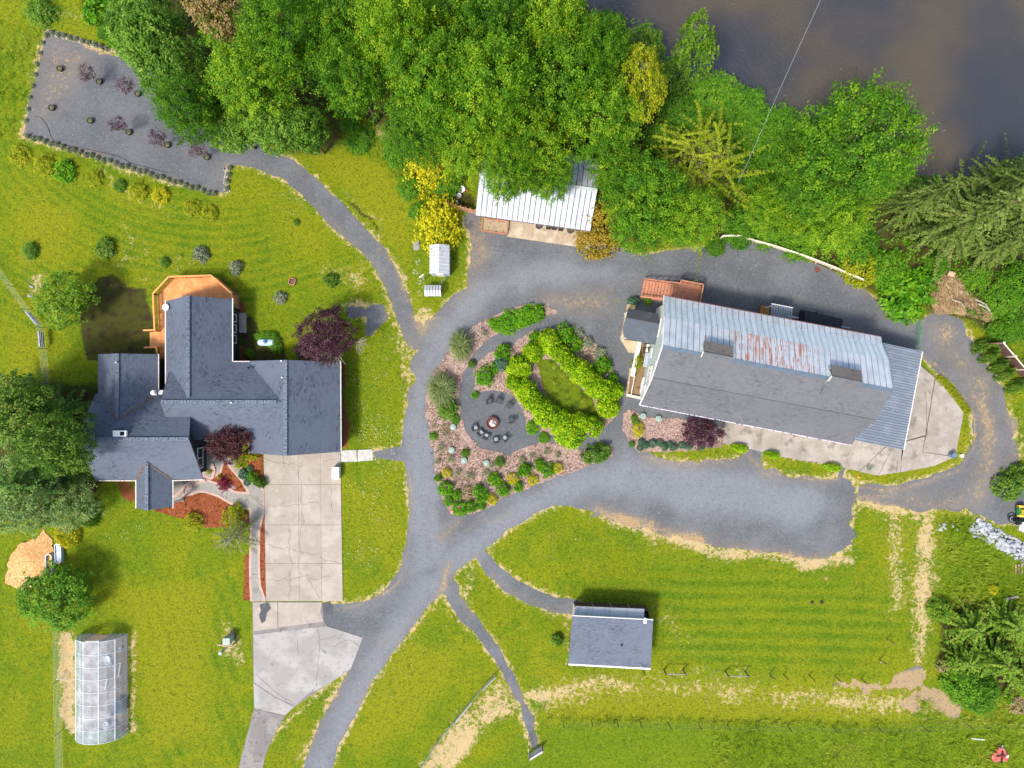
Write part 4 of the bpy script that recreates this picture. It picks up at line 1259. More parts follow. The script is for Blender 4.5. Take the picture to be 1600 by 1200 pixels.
# strip of walk, planter and odds beside the east wall of the north wing
sidew = solo('side_step', MB().prism([M2(374, 489), M2(385, 489), M2(386, 520), M2(375, 520)], .02, .16), conc, 'pale concrete step outside the east door of the north wing', 'step', kind='structure')
tk = W(416, 535, .55)
t = thing('storage_tank', 'pale blue capsule shaped tank among shrubs behind the garage', 'tank', (tk.x, tk.y, 0))
prof = [(-.88, .0), (-.84, .18), (-.74, .29), (-.6, .35), (-.1, .36), (.6, .35), (.74, .29), (.84, .18), (.88, 0)]
mb = MB()
n = 14
vs, fs = [], []
for xx, r in prof:
    for k in range(n):
        a = 2 * math.pi * k / n
        vs.append((tk.x + xx, tk.y + max(r, .01) * math.cos(a), .5 + max(r, .01) * math.sin(a)))
for i in range(len(prof) - 1):
    for k in range(n):
        fs.append((i * n + k, i * n + (k + 1) % n, (i + 1) * n + (k + 1) % n, (i + 1) * n + k))
mb.add(vs, fs)
tankm = layered('pale_blue_paint', '#b7d3de', [('#8fb3c4', 3, 4, .5, .65), ('#dcecf1', 4, 3, .55, .7), ('#4d6f80', 3.5, 4, .64, .74)], rough=.35)
obj('body', mb, tankm, t, smooth=True)
obj('valve_dome', MB().lathe((tk.x + .02, tk.y + .05, .8), [(.2, 0), (.2, .14), (.13, .2), (0, .22)], 14), layered('steel_blue_paint', '#3c6384', rough=.4), t)
for xx in (-.5, .5):
    obj('foot', MB().box((tk.x + xx, tk.y, .1), (.12, .5, .2)), conc_wall, t)

# ------------------------------------------------------------------ the barn
AB = math.radians(10.75)
BU, BV = Vector((math.cos(AB), -math.sin(AB), 0)), Vector((math.sin(AB), math.cos(AB), 0))
def L(u, v, h=0.0): return BU * u + BV * v + Vector((0, 0, h))
uL, uR = 12.6, 33.5
hR, hNB, hNL, hNO, hSB, hSE = 8.4, 6.8, 5.2, 4.75, 6.5, 3.0
vR, vNB, vNL, vNO, vSB, vSE = 5.86, 8.6, 10.16, 10.88, 3.0, 0.36
barn = thing('barn', 'large pale gambrel roofed barn with rusty metal north slope and grey shingle south slope', 'barn', L(23, 5.8, 0))
# walls as one shell
prof = [(.95, 0), (10.3, 0), (10.3, 4.7), (10.0, 5.0), (8.5, 6.55), (5.86, 8.15), (3.05, 6.25), (.95, 3.3)]
def shell(u0, u1):
    mb = MB()
    vs = [L(u0, v, h) for v, h in prof] + [L(u1, v, h) for v, h in prof]
    n = len(prof)
    mb.add(vs, [tuple(range(n)), tuple(range(2 * n - 1, n - 1, -1))] + [(i, n + i, n + (i + 1) % n, (i + 1) % n) for i in range(n)])
    return mb
obj('wall', shell(12.98, 33.2), pale_wall, barn)
# metal sheets: one mesh per slope, one object per sheet
def sheets(parent, org, du, dv, n, w, mt, name='roof_sheet', rib=.035, ribs=2, rw=.05, gap=.024):
    """org: corner; du: unit along the eave; dv: vector from ridge to eave"""
    du, dv = Vector(du), Vector(dv)
    nrm = du.cross(dv).normalized()
    if nrm.z < 0: nrm = -nrm
    mb = MB()
    t = .03
    mb.slab([Vector((0, 0, 0)) + du * gap, du * (w - gap), du * (w - gap) + dv, dv + du * gap], t, -nrm)
    for k in range(ribs):
        x0 = w * (k / ribs) + .02
        a = du * x0 + nrm * .0
        b_ = du * (x0 + rw)
        m_ = du * (x0 + rw / 2) + nrm * rib
        mb.add([a, b_, m_, a + dv, b_ + dv, m_ + dv], [(0, 2, 5, 3), (2, 1, 4, 5), (0, 1, 2), (3, 5, 4)])
    me = mb.mesh(name)
    me.materials.append(mt)
    me2 = None
    ro = root_off(parent)
    for i in range(n):
        o = bpy.data.objects.new(name, me)
        COL.objects.link(o)
        o.parent = parent
        o.location = Vector(org) + du * (w * i) + nrm * (.004 * (i % 2)) - ro
    return me
NS = 38
wS = (uR - uL) / NS
# rust on the upper north slope
m, nt, out = new_mat('rusty_galvanised_sheet')
vec = pos_n(nt, 'pos', None, AB)
c = lin('#c4cad1')
vs1 = pos_n(nt, 'pos', (2.2, .22, .22), AB)
vs2 = pos_n(nt, 'pos', (4.5, .9, .9), AB)
c = mix_n(nt, smooth_n(nt, noise_n(nt, vec, .9, 3), .42, .66), c, lin('#b4bcc4'))
c = mix_n(nt, smooth_n(nt, noise_n(nt, vs1, 1.2, 3), .52, .66), c, lin('#c8ced4'))
zone = noise_n(nt, pos_n(nt, 'pos', (1, .3, .3), AB), .16, 1)
sepx = nd(nt, 'ShaderNodeSeparateXYZ')
nt.links.new(vec, sepx.inputs[0])
bell = math_n(nt, 'MULTIPLY', smooth_n(nt, sepx.outputs[0], 16.0, 20.5), smooth_n(nt, sepx.outputs[0], 29.0, 25.0))
vs3 = pos_n(nt, 'pos', (5.0, .30, .30), AB)
rfac = math_n(nt, 'ADD', noise_n(nt, vs3, 1.5, 3, .7), math_n(nt, 'MULTIPLY', noise_n(nt, vs2, 1.6, 3, .7), .55))
rfac = math_n(nt, 'ADD', rfac, math_n(nt, 'MULTIPLY', math_n(nt, 'SUBTRACT', bell, .5), .18))
c = mix_n(nt, math_n(nt, 'MULTIPLY', smooth_n(nt, rfac, .885, .94), .9), c, mix_n(nt, noise_n(nt, vec, 6, 2), lin('#b0603a'), lin('#c98a68')))
principled(nt, out, c, .5, .25, .4)
rusty = m
sheets(barn, L(uL, vR, hR), BU, L(0, vNB - vR, hNB - hR), NS, wS, rusty, ribs=2)
sheets(barn, L(uL, vNB, hNB), BU, L(0, vNL - vNB, hNL - hNB), NS, wS, galv_blue, ribs=2)
sheets(barn, L(uL, vNL, hNL), BU, L(0, vNO - vNL, hNO - hNL), NS, wS, rusty if False else galv, ribs=2)
obj('eave_trim', MB().bar(L(uL, vNO + .03, hNO - .05), L(uR, vNO + .03, hNO - .05), .07, .12), layered('rust_red_trim', '#6d4b47'), barn)
obj('rake_trim', MB().bar(L(uL - .03, vNB, hNB - .06), L(uL - .03, vNL, hNL - .06), .1, .16).bar(L(uL - .03, vR, hR - .06), L(uL - .03, vNB, hNB - .06), .1, .16)
    .bar(L(uL - .03, vNL, hNL - .06), L(uL - .03, vNO, hNO - .06), .1, .16).bar(L(uL - .03, vR, hR - .1), L(uL - .03, vSB, hSB - .1), .1, .16).bar(L(uL - .03, vSB, hSB - .1), L(uL - .03, vSE, hSE - .1), .1, .16), trim_white, barn)
# shingled south slope in two pitches, a little bell-cast
roof_plane(barn, [L(uL, vR, hR), L(uR, vR, hR), L(uR, vSB, hSB), L(uL, vSB, hSB)], shing_barn, BU, .12)
roof_plane(barn, [L(uL, vSB, hSB), L(uR, vSB, hSB), L(uR, 1.5, 4.25), L(uL, 1.5, 4.25)], shing_barn, BU, .12)
roof_plane(barn, [L(uL, 1.5, 4.25), L(uR, 1.5, 4.25), L(uR, vSE, hSE), L(uL, vSE, hSE)], shing_barn, BU, .12)
obj('ridge_flashing', MB().slab([L(uL, vR + .04, hR + .05), L(uR, vR + .04, hR + .05), L(uR, vR - .26, hR - .10), L(uL, vR - .26, hR - .10)], .02), dark_ridge, barn)
obj('course_line', MB().bar(L(uL, vSB, hSB + .012), L(uR, vSB, hSB + .012), .05, .02), layered('dark_joint', '#454547'), barn)
gt = layered('white_plum_gutter', '#cbc4cf', [('#4a3b52', 5, 2, .52, .6)], rough=.5)
gutter(barn, L(uL, vSE - .06, hSE - .1), L(uR, vSE - .06, hSE - .1), gt, w=.075)
obj('gutter_shadow_gap', MB().bar(L(uL, vSE + .03, hSE + .0), L(uR, vSE + .03, hSE + .0), .05, .03), layered('plum_gap_shade', '#3d3446'), barn)  # dark plum bar painted as the shadow gap behind the gutter
# two ridge monitors
for ua, ub in ((16.05, 18.75), (27.55, 30.4)):
    mon = obj('ridge_monitor', MB().slab([L(ua + .06, vR + 1.12, hR + .15), L(ub - .06, vR + 1.12, hR + .15), L(ub - .06, vR + .05, hR + .78), L(ua + .06, vR + .05, hR + .78)], .1), brown_shing, barn)
    add_uv(mon.data, BU, root_off(barn))
    mr = obj('monitor_roof', MB().slab([L(ua, vR + .08, hR + .86), L(ub, vR + .08, hR + .86), L(ub - .1, vR - 1.55, hR - .92), L(ua - .0, vR - 1.55, hR - .92)], .08), shing_barn, mon)
    add_uv(mr.data, BU, root_off(barn))
    obj('monitor_back', MB().slab([L(ua + .1, vR + .86, hR + .2), L(ub - .1, vR + .86, hR + .2), L(ub - .1, vR + .86, hR - .6), L(ua + .1, vR + .86, hR - .6)], .04, d=(0, -1, 0)), pale_wall, mon)
    mb = MB()
    for uu in (ua + .08, ub - .12):
        p0, p1, p2 = L(uu, vR + .86, hR - .35), L(uu, vR + .05, hR + .74), L(uu, vR - 1.4, hR - .85)
        q = BU * .05
        mb.add([p0, p1, p2, p0 + q, p1 + q, p2 + q], [(0, 1, 2), (5, 4, 3), (0, 3, 4, 1), (1, 4, 5, 2), (2, 5, 3, 0)])
    obj('monitor_cheek', mb, pale_wall, mon)
    obj('monitor_trim', MB().bar(L(ua - .02, vR + .1, hR + .82), L(ua - .02, vR - .35, hR + .33), .06, .1), trim_white, mon)
# windows in the west gable
def window_u(u, v, h, wv, wh, nv, nh, parent):
    fr = MB()
    t = .11
    c0 = L(u, v, h)
    fr.box(L(u, v, h + wh / 2), (wv + t, .09, t), axes=(BV, BU, (0, 0, 1))); fr.box(L(u, v, h - wh / 2), (wv + t, .09, t), axes=(BV, BU, (0, 0, 1)))
    for k in range(nv + 1):
        fr.box(L(u, v - wv / 2 + wv * k / nv, h), (t * (1 if k in (0, nv) else .7), .08, wh - t), axes=(BV, BU, (0, 0, 1)))
    for k in range(1, nh):
        fr.box(L(u, v, h - wh / 2 + wh * k / nh), (wv, .06, t * .6), axes=(BV, BU, (0, 0, 1)))
    f = obj('window', fr, trim_white, parent)
    for i in range(nv):
        for j in range(nh):
            obj('pane', MB().box(L(u + .02, v - wv / 2 + wv * (i + .5) / nv, h - wh / 2 + wh * (j + .5) / nh), (wv / nv - t * .8, .03, wh / nh - t * .6), axes=(BV, BU, (0, 0, 1))), glass_m, f)
    return f
window_u(12.95, 8.0, 2.9, 1.7, 1.25, 3, 2, barn)
window_u(12.95, 3.4, 2.9, 1.6, 1.25, 3, 2, barn)
window_u(12.95, 7.7, 5.6, .95, .9, 2, 2, barn)
window_u(12.95, 4.2, 5.5, .9, .9, 2, 2, barn)
for v_ in (3.0, 5.6):
    obj('barn_door', MB().box(L(12.95, v_ if v_ > 5 else 1.9, 1.05), (1.0, .08, 2.1), axes=(BV, BU, (0, 0, 1))), trim_white, barn)
# lean-to on the east end
ln = obj('lean_to_frame', MB().prism([L(33.2, .95)[:2], L(37.9, .95)[:2], L(37.9, 1.15)[:2], L(33.2, 1.15)[:2]], 0, 2.7)
         .prism([L(33.2, 10.2)[:2], L(37.9, 10.2)[:2], L(37.9, 10.4)[:2], L(33.2, 10.4)[:2]], 0, 2.7), pale_wall, barn)
for v_ in (1.2, 3.4, 5.6, 7.8, 10.2):
    obj('lean_to_post', MB().tube([L(37.8, v_, 0), L(37.8, v_, 2.8)], .08, 8), trim_white, barn)
NV = 19
v0, v1 = .80, 10.55
# sheets run down the slope (east); ribs along u
sheets(barn, L(33.22, v0, 3.95), BV, L(38.6 - 33.22, 0, -1.0), NV, (v1 - v0) / NV, lean_m, name='lean_to_sheet', gap=.01, rib=.07, ribs=2, rw=.13)
obj('lean_to_gutter', MB().bar(L(38.62, v0, 2.93), L(38.62, v1, 2.93), .09, .12), trim_white, barn)
obj('white_pipe', MB().tube([L(33.75, 9.9, 3.95), L(34.55, 9.75, 3.85)], .07, 8), steel_w, barn)
# porch roof on the west end, two pitches, and post
roof_plane(barn, [L(9.75, 9.35, 3.0), L(12.6, 9.35, 3.0), L(12.9, 8.35, 3.45), L(9.6, 8.35, 3.45)], layered('shaded_pitch_felt', '#3f4347', [('#4a4e53', 1, 3, .5, .7)]), BU, .1, name='porch_roof')  # north pitch: felt coloured darker to paint its shade
felt = layered('lit_pitch_felt', '#4f575f', [('#5a626a', .8, 3, .5, .7)])  # same felt in a lighter colour for the sunlit south pitch
roof_plane(barn, [L(9.6, 8.35, 3.45), L(12.9, 8.35, 3.45), L(12.95, 6.35, 3.0), L(10.2, 6.35, 3.0), L(9.75, 6.75, 3.05), L(9.55, 7.3, 3.15)], felt, BU, .1, name='porch_roof')
for u_, v_ in ((9.9, 9.1), (10.2, 6.6)):
    obj('porch_post', MB().box(L(u_, v_, 1.5), (.14, .14, 2.9)), trim_white, barn)

# west porch: walkway and fenced patio
pw = thing('barn_porch_walk', 'tan L-shaped concrete walk and ramp at the west door of the barn', 'footpath', (*M2(985, 520), 0), kind='structure')
cw = layered('sandy_concrete', '#a38d6f', [('#c7b7a0', .8, 4, .45, .65), ('#7d6748', 1.3, 4, .55, .72)], bump=(30, .004, .5), spec=.2)
slabs(pw, [[(979,476),(993,474),(988,500),(985,512),(990,522),(1000,524),(997,533),(969,529)]], .22, cw)
slabs(pw, [[(969,530),(997,534),(994,552),(982,551)]], .12, layered('pale_sandy_concrete', '#b9a98c', [('#a3936f', 1, 4, .5, .7)], bump=(30, .004, .5)))
pt = thing('barn_patio', 'narrow brown patio behind a low white wall on the west end of the barn', 'patio', (*M2(1000, 570), 0), kind='structure')
brown_c = layered('brown_patio_concrete', '#7e6648', [('#9b8560', 1.2, 4, .5, .68), ('#4c3d2c', 1.6, 4, .56, .7)], bump=(20, .006, .5))
slabs(pt, [[(1004,523),(1022,527),(1004,617),(981,614),(986,590)]], .1, brown_c)
obj('edging', MB().bar((*M2(985, 575), .12), (*M2(979, 617), .12), .22, .24), cw, pt)
obj('edging', MB().bar((*M2(978, 617), .14), (*M2(1006, 623), .14), .26, .28), layered('cream_paint', '#cdc2a8'), pt)
obj('low_wall', MB().bar((*M2(1000, 523), .35), (*M2(986, 588), .35), .34, .7), layered('white_blockwork', '#b9bfc0', [('#9aa2a5', 2, 3, .5, .7)]), pt)
for i in range(5):
    a = Vector((*M2(1000 - 14 * i / 5, 523 + 65 * i / 5), .72)); b = Vector((*M2(1000 - 14 * (i + .96) / 5, 523 + 65 * (i + .96) / 5), .72))
    obj('coping', MB().bar(a, b, .42, .06), trim_white, pt)
obj('handrail', MB().tube([(*M2(989, 588), .9), (*M2(983.5, 617), .9)], .04, 8).tube([(*M2(989, 588), .1), (*M2(989, 588), .95)], .05, 8).tube([(*M2(983.5, 616), .1), (*M2(983.5, 616), .95)], .05, 8), trim_white, pt)

def seat_set(px, py, rz, label, name='patio_chair', mt=None, group=None):
    x, y = M2(px, py)
    mt = mt or layered('brown_wicker', '#4a3a2c')
    t = thing(name, label, 'chair', (x, y, .1), group, rz=rz)
    obj('seat', MB().box((0, 0, .42), (.5, .5, .07)), mt, t, local=True)
    obj('backrest', MB().box((0, .24, .7), (.5, .05, .55)), mt, t, local=True)
    for sx in (-.22, .22):
        obj('armrest', MB().box((sx * 1.1, 0, .62), (.06, .46, .04)), mt, t, local=True)
        for sy in (-.22, .22):
            obj('leg', MB().box((sx, sy, .2), (.05, .05, .4)), mt, t, local=True)
    return t
tb = thing('patio_table', 'small round brown table at the north end of the barn patio', 'table', (*M2(1012, 526), .1))
tx, ty = M2(1012, 526)
obj('tabletop', MB().lathe((tx, ty, .1), [(0, .68), (.26, .68), (.27, .72), (0, .72)], 18), layered('tan_table', '#8d6a48'), tb)
obj('pedestal', MB().lathe((tx, ty, .1), [(.2, 0), (.2, .04), (.04, .08), (.04, .68)], 10), glass_m, tb)
seat_set(1009, 534, -1.4, 'brown wicker chair nearest the barn porch roof on the patio', group='chairs on the barn patio')
seat_set(1007, 548, -1.4, 'brown wicker chair between the white bench and the round table', group='chairs on the barn patio')
bn = thing('patio_bench', 'pale grey bench along the barn wall on the patio', 'bench', (*M2(1009, 562), .1), rz=-AB - math.pi / 2)
bm = layered('pale_grey_paint', '#9fb0bb')
for k in range(4):
    obj('seat_slat', MB().box((0, -.2 + .13 * k, .44), (1.5, .11, .04)), bm, bn, local=True)
obj('backrest', MB().box((0, .30, .72), (1.5, .05, .45)), bm, bn, local=True)
for sx in (-.65, .65):
    obj('leg', MB().box((sx, 0, .2), (.07, .5, .42)), bm, bn, local=True)
for px, py, lb in ((1004, 596, 'white panel leaning on the barn wall below the lower west window'), (1010, 545, 'white folding stand beside the brown wicker chairs')):
    x, y = M2(px, py)
    t = thing('folding_stand', lb, 'stand', (x, y, .1), rz=-AB)
    obj('board', MB().box((0, 0, .55), (.30, .85, .04)), trim_white, t, local=True)
    for sx in (-.12, .12):
        obj('leg', MB().box((sx, 0, .27), (.04, .6, .54)), trim_white, t, local=True)
ct = solo('storage_crate', MB().box((0, 0, .3), (.4, .9, .6), -AB).box((0, 0, .62), (.46, .96, .05), -AB), steel_w, 'white storage box at the south end of the barn patio', 'box')
ct.location = (*M2(1003, 606), .1)

# ------------------------------------------------------------------ redwood deck on the north side of the barn
DF = 1.25
rd = thing('redwood_deck', 'reddish wooden stair and landing at the north-west corner of the barn', 'deck', L(13, 12, 0))
def inv(px, py, h):
    p = W(px, py, h)
    return p.x * BU.x + p.y * BU.y, p.x * BV.x + p.y * BV.y
u0, vt = inv(1064, 438, DF + .9)
u1, _ = inv(1099, 444, DF + .9)
_, vb = inv(1062, 466, DF)
vb = min(vb, vNO + .1)
k = 0
v = vb
while v < vt:
    obj('deck_board', MB().box(L((u0 + u1) / 2, v, DF), (u1 - u0, .13, .04), axes=(BU, BV, (0, 0, 1))), redwood, rd)
    v += .143
ul, vl = inv(1007, 441, .9)
vs_t = vt - .35
n_tr = 11
for i in range(n_tr):
    f = (i + .5) / n_tr
    obj('stair_tread', MB().box(L(u0 - (u0 - ul) * f, (vb + vs_t) / 2 + .1, DF - .02 - (DF - .1) * f), ((u0 - ul) / n_tr - .02, vs_t - vb - .1, .05), axes=(BU, BV, (0, 0, 1))), redwood, rd)
for vv in (vb + .05, vs_t + .05):
    obj('stringer', MB().bar(L(u0, vv, DF - .2), L(ul, vv, .05), .06, .28), redwood, rd)
    obj('handrail', MB().bar(L(u0, vv, DF + .9), L(ul - .1, vv, .95), .13, .05), redwood, rd)
    for f in (0.02, .35, .68, .98):
        uu, zz = u0 - (u0 - ul) * f, DF + .9 - (DF - .05) * f
        obj('rail_post', MB().box(L(uu, vv, zz - .5), (.09, .09, .98), axes=(BU, BV, (0, 0, 1))), redwood, rd)
rp = [L(u0, vs_t, 0), L(u0, vt, 0), L(u1, vt, 0), L(u1, vb, 0)]
railing(rd, rp, DF, DF + .95, redwood, cap=.14)
for uu in (u0 + .1, u1 - .1):
    obj('support_post', MB().box(L(uu, vt - .1, DF / 2), (.12, .12, DF)), redwood, rd)

# small lean-to hood, lumber, plank, covered trailer on the north side
p4 = [inv(1205, 475, 2.3), inv(1239, 480, 2.3)]
hood = thing('lean_to_hood', 'slate blue ribbed metal lean-to against the north wall of the barn', 'lean-to', L(p4[0][0] + 1, vNO, 0))
sheets(hood, L(p4[0][0], vNO - .9, 2.9), BU, L(0, p4[0][1] - vNO + .9, -.55), 9, (p4[1][0] - p4[0][0]) / 9, lean_m, ribs=1, name='roof_sheet')
obj('fascia', MB().bar(L(p4[0][0], p4[0][1] + .03, 2.33), L(p4[1][0], p4[0][1] + .03, 2.33), .06, .12), trim_white, hood)
for uu in (p4[0][0] + .1, p4[1][0] - .1):
    obj('post', MB().box(L(uu, p4[0][1] - .15, 1.15), (.1, .1, 2.3)), trim_white, hood)
obj('back_wall', MB().box(L((p4[0][0] + p4[1][0]) / 2, vNO - .5, 1.1), (p4[1][0] - p4[0][0] - .2, .08, 2.2), axes=(BU, BV, (0, 0, 1))), pale_wall, hood)
pu, pvv = inv(1196, 485, .5)
lb = thing('lumber_stack', 'stack of tan lumber beside the slate blue metal lean-to', 'lumber', L(pu, pvv, 0), rz=-AB)
tan_w = layered('tan_timber', '#a5773f', [('#7d5428', 4, 3, .5, .7), ('#c39a5c', 3, 3, .5, .7)], objvar=.12)
for i in range(5):
    for j in range(3):
        obj('plank', MB().box((-.0, -.42 + .2 * i, .1 + .13 * j), (.9 - .05 * ((i + j) % 3), .18, .11)), tan_w, lb, local=True)
pu, pvv = inv(1243, 496, .2)
solo('white_plank', MB().box(L(pu, pvv, .2), (1.7, .12, .1), axes=(BU, BV, (0, 0, 1))), trim_white, 'long white board lying beside the black covered trailer', 'board')
pu, pvv = inv(1285, 503, 1.0)
tr = thing('covered_trailer', 'low black tarpaulin covered trailer parked along the north wall of the barn', 'trailer', L(pu, pvv, 0), rz=-AB)
tarp = layered('black_tarpaulin', '#1d2127', [('#2a2f37', 2, 3, .5, .7)], rough=.6)
mb = MB()
mb.add([(-2.2, -.9, .5), (2.2, -.9, .5), (2.2, .7, .5), (-2.2, .9, .5), (-1.9, -.7, 1.25), (1.7, -.7, 1.35), (1.5, .35, 1.3), (-1.9, .6, 1.2)],
       [(3, 2, 1, 0), (4, 5, 6, 7), (0, 1, 5, 4), (1, 2, 6, 5), (2, 3, 7, 6), (3, 0, 4, 7)])
obj('tarp', mb, tarp, tr, local=True)
obj('chassis', MB().box((0, 0, .42), (4.2, 1.4, .14)).bar((2.1, 0, .42), (3.1, 0, .42), .1), lead_m, tr, local=True)
for sx, sy in ((-.3, -.85), (-.3, .85)):
    obj('wheel', MB().tube([(sx, sy - .1, .32), (sx, sy + .1, .32)], .32, 14), glass_m, tr, local=True)
lidp = M2(1277, 421)
solo('drain_cover', MB().lathe((0, 0, 0), [(.30, 0), (.30, .05), (.22, .06), (.2, .045), (0, .05)], 18), layered('rusty_lid', '#6b3f33', [('#854f3f', 6, 3, .5, .7)]), 'small round rusty cover in the gravel behind the barn', 'cover', loc=None).location = (*lidp, .015)
# ------------------------------------------------------------------ plants
def unit(a):
    return a / (np.linalg.norm(a, axis=1, keepdims=True) + 1e-9)

def leaf_mesh(name, C, A, N, Ln, Wd, tint, fold=0.12):
    """rhombic folded leaves: centre, axis, normal, length, width"""
    A = unit(A)
    Sd = unit(np.cross(A, N))
    Nn = np.cross(Sd, A)
    Ln, Wd = np.asarray(Ln)[:, None], np.asarray(Wd)[:, None]
    V = np.empty((len(C), 4, 3))
    V[:, 0] = C - A * Ln / 2
    V[:, 1] = C + Sd * Wd / 2 + Nn * Ln * fold
    V[:, 2] = C + A * Ln / 2
    V[:, 3] = C - Sd * Wd / 2 + Nn * Ln * fold
    F = np.arange(len(C) * 4).reshape(-1, 4)
    return np_mesh(name, V.reshape(-1, 3), F, {'tint': np.repeat(np.clip(tint, 0, 1), 4)})

def cluster_leaves(rs, P, O, n_leaf, cl_r, leaf, tint0, flat=0.6, up=0.8, droop=0.0):
    """P cluster centres, O their outward directions -> arrays for leaf_mesh"""
    n = len(P)
    k = n * n_leaf
    Pi = np.repeat(P, n_leaf, 0)
    Oi = np.repeat(O, n_leaf, 0)
    J = rs.normal(size=(k, 3)) * 0.5
    J -= Oi * (np.sum(J * Oi, 1, keepdims=True)) * (1 - flat)
    C = Pi + J * cl_r
    Nn = unit(Oi * 0.45 + np.array([0, 0, up]) + rs.normal(size=(k, 3)) * 0.42)
    A = np.cross(Nn, rs.normal(size=(k, 3))) + Oi * 0.3 + np.array([0, 0, -droop])
    Ln = leaf * rs.uniform(0.7, 1.3, k)
    t = np.repeat(tint0, n_leaf) + rs.normal(size=k) * 0.13
    return C, A, Nn, Ln, Ln * rs.uniform(0.55, 0.8, k), t

def broad_crown(seed, R, n_lobe=11, n_cl=520, n_leaf=16, cl_r=0.42, leaf=0.30, lobe_r=0.46, low=-0.35, name='crown', ragged=0.16, flat=.6):
    """crown centred on the origin, radii R = (rx, ry, rz); returns mesh and lobe centres"""
    rs = np.random.RandomState(seed)
    R = np.array(R)
    D = []
    while len(D) < n_lobe:
        d = rs.normal(size=3)
        d /= np.linalg.norm(d)
        if d[2] > low and all(np.dot(d, e) < 0.80 for e in D): D.append(d)
        elif rs.rand() < 0.02: D.append(d if d[2] > low else -d)
    D = np.array(D)
    Lc = D * 0.60
    Lr = lobe_r * rs.uniform(0.75, 1.2, n_lobe)
    P, O = [], []
    Lc = np.vstack([Lc, [[0, 0, 0.25]]])
    Lr = np.append(Lr, 0.62)
    wt = Lr ** 2
    while len(P) < n_cl:
        i = rs.choice(len(Lc), p=wt / wt.sum())
        d = rs.normal(size=3)
        d /= np.linalg.norm(d)
        p = Lc[i] + d * Lr[i] * (1 + ragged * rs.normal())
        if p[2] < -0.55: continue
        # skip points buried well inside another lobe
        if np.any(np.linalg.norm(Lc - p, axis=1) < Lr * 0.72): continue
        if d[2] < -0.5 and rs.rand() < .7: continue
        P.append(p)
        O.append(d * 0.7 + p / (np.linalg.norm(p) + .1) * 0.5)
    P, O = np.array(P) * R, unit(np.array(O))
    t0 = np.clip(0.5 + rs.normal(size=n_cl) * 0.22, 0, 1)
    # inner leaves so that gaps show depth, not sky
    n_in = n_cl // 5
    Pin = unit(rs.normal(size=(n_in, 3))) * (rs.uniform(0.25, 0.6, n_in)[:, None]) * R
    P2, O2 = np.vstack([P, Pin]), np.vstack([O, unit(Pin)])
    t2 = np.concatenate([t0, np.full(n_in, .45)])
    args = cluster_leaves(rs, P2, O2, n_leaf, cl_r, leaf, t2, flat=flat)
    return leaf_mesh(name, *args), Lc * R, P

def trunk_mesh(seed, h_c, lobes, r=0.22, twigs=None):
    rs = random.Random(seed)
    mb = MB()
    top = Vector((rs.uniform(-.2, .2), rs.uniform(-.2, .2), h_c))
    mb.tube([(0, 0, -0.1), (rs.uniform(-.1, .1), rs.uniform(-.1, .1), h_c * .4), (top.x, top.y, h_c * .85)], r, 8, r * .5)
    for lc in lobes:
        p = Vector(lc) + Vector((0, 0, h_c))
        st = Vector((0, 0, h_c * rs.uniform(.35, .7)))
        md = st.lerp(p, .5) + Vector((rs.uniform(-.3, .3), rs.uniform(-.3, .3), rs.uniform(-.2, .3)))
        mb.tube([st, md, p], r * .42, 6, r * .12)
    if twigs is not None:
        for tw in twigs:
            q = Vector(tw) + Vector((0, 0, h_c))
            lc = min((Vector(l) + Vector((0, 0, h_c)) for l in lobes), key=lambda a: (a - q).length)
            mb.tube([lc, lc.lerp(q, .55) + Vector((0, 0, .1)), q], r * .12, 4, r * .04, cap=False)
    return mb.mesh('trunk', smooth=True)

bark_m = layered('grey_brown_bark', '#5f5346', [('#40372d', 4, 4, .48, .66, (3, 3, .6)), ('#857a6b', 6, 3, .6, .75)], bump=(8, .03, .6))
bark_pale = layered('pale_birch_bark', '#a89f90', [('#7d7365', 4, 3, .5, .7)], bump=(8, .02, .5))
def lift(me, z):
    me.transform(Matrix.Translation((0, 0, z)))
    return me

class Kind:
    """a few prototype trees of one kind, unit crown radius R0, crown centre at hc"""
    def __init__(s, mt, bark, R0, rz, hc, seeds, **kw):
        s.R0, s.hc, s.mt, s.bark = R0, hc, mt, bark
        s.var = []
        tr = kw.pop('tr', .22)
        twig = kw.pop('twig', 0)
        for sd in seeds:
            rr = np.random.RandomState(sd + 77)
            me, lobes, P = broad_crown(sd, (R0 * rr.uniform(.92, 1.08), R0 * rr.uniform(.92, 1.08), rz), **kw)
            lift(me, hc)
            me.materials.append(mt)
            tw = None
            if twig: tw = [P[i] for i in rr.choice(len(P), twig, replace=False)]
            tm = trunk_mesh(sd, hc, lobes, tr, tw)
            tm.materials.append(bark)
            s.var.append((me, tm))
    def put(s, name, px, py, rpx, hmid, label, cat='tree', group=None, v=None, stretch=(1, 1), rz=None, trunk=True):
        rs = random.Random(int(px * 7 + py * 13))
        c = W(px, py, hmid)
        rw = rpx * S * (1 - hmid / H)
        k = rw / s.R0
        t = thing(name, label, cat, (c.x, c.y, 0), group)
        t.rotation_euler = (0, 0, rs.uniform(0, 6.28) if rz is None else rz)
        t.scale = (k * stretch[0], k * stretch[1], hmid / s.hc)
        me, tm = s.var[rs.randrange(len(s.var)) if v is None else v]
        obj('crown', me, None, t)
        if trunk: obj('trunk', tm, None, t)
        return t

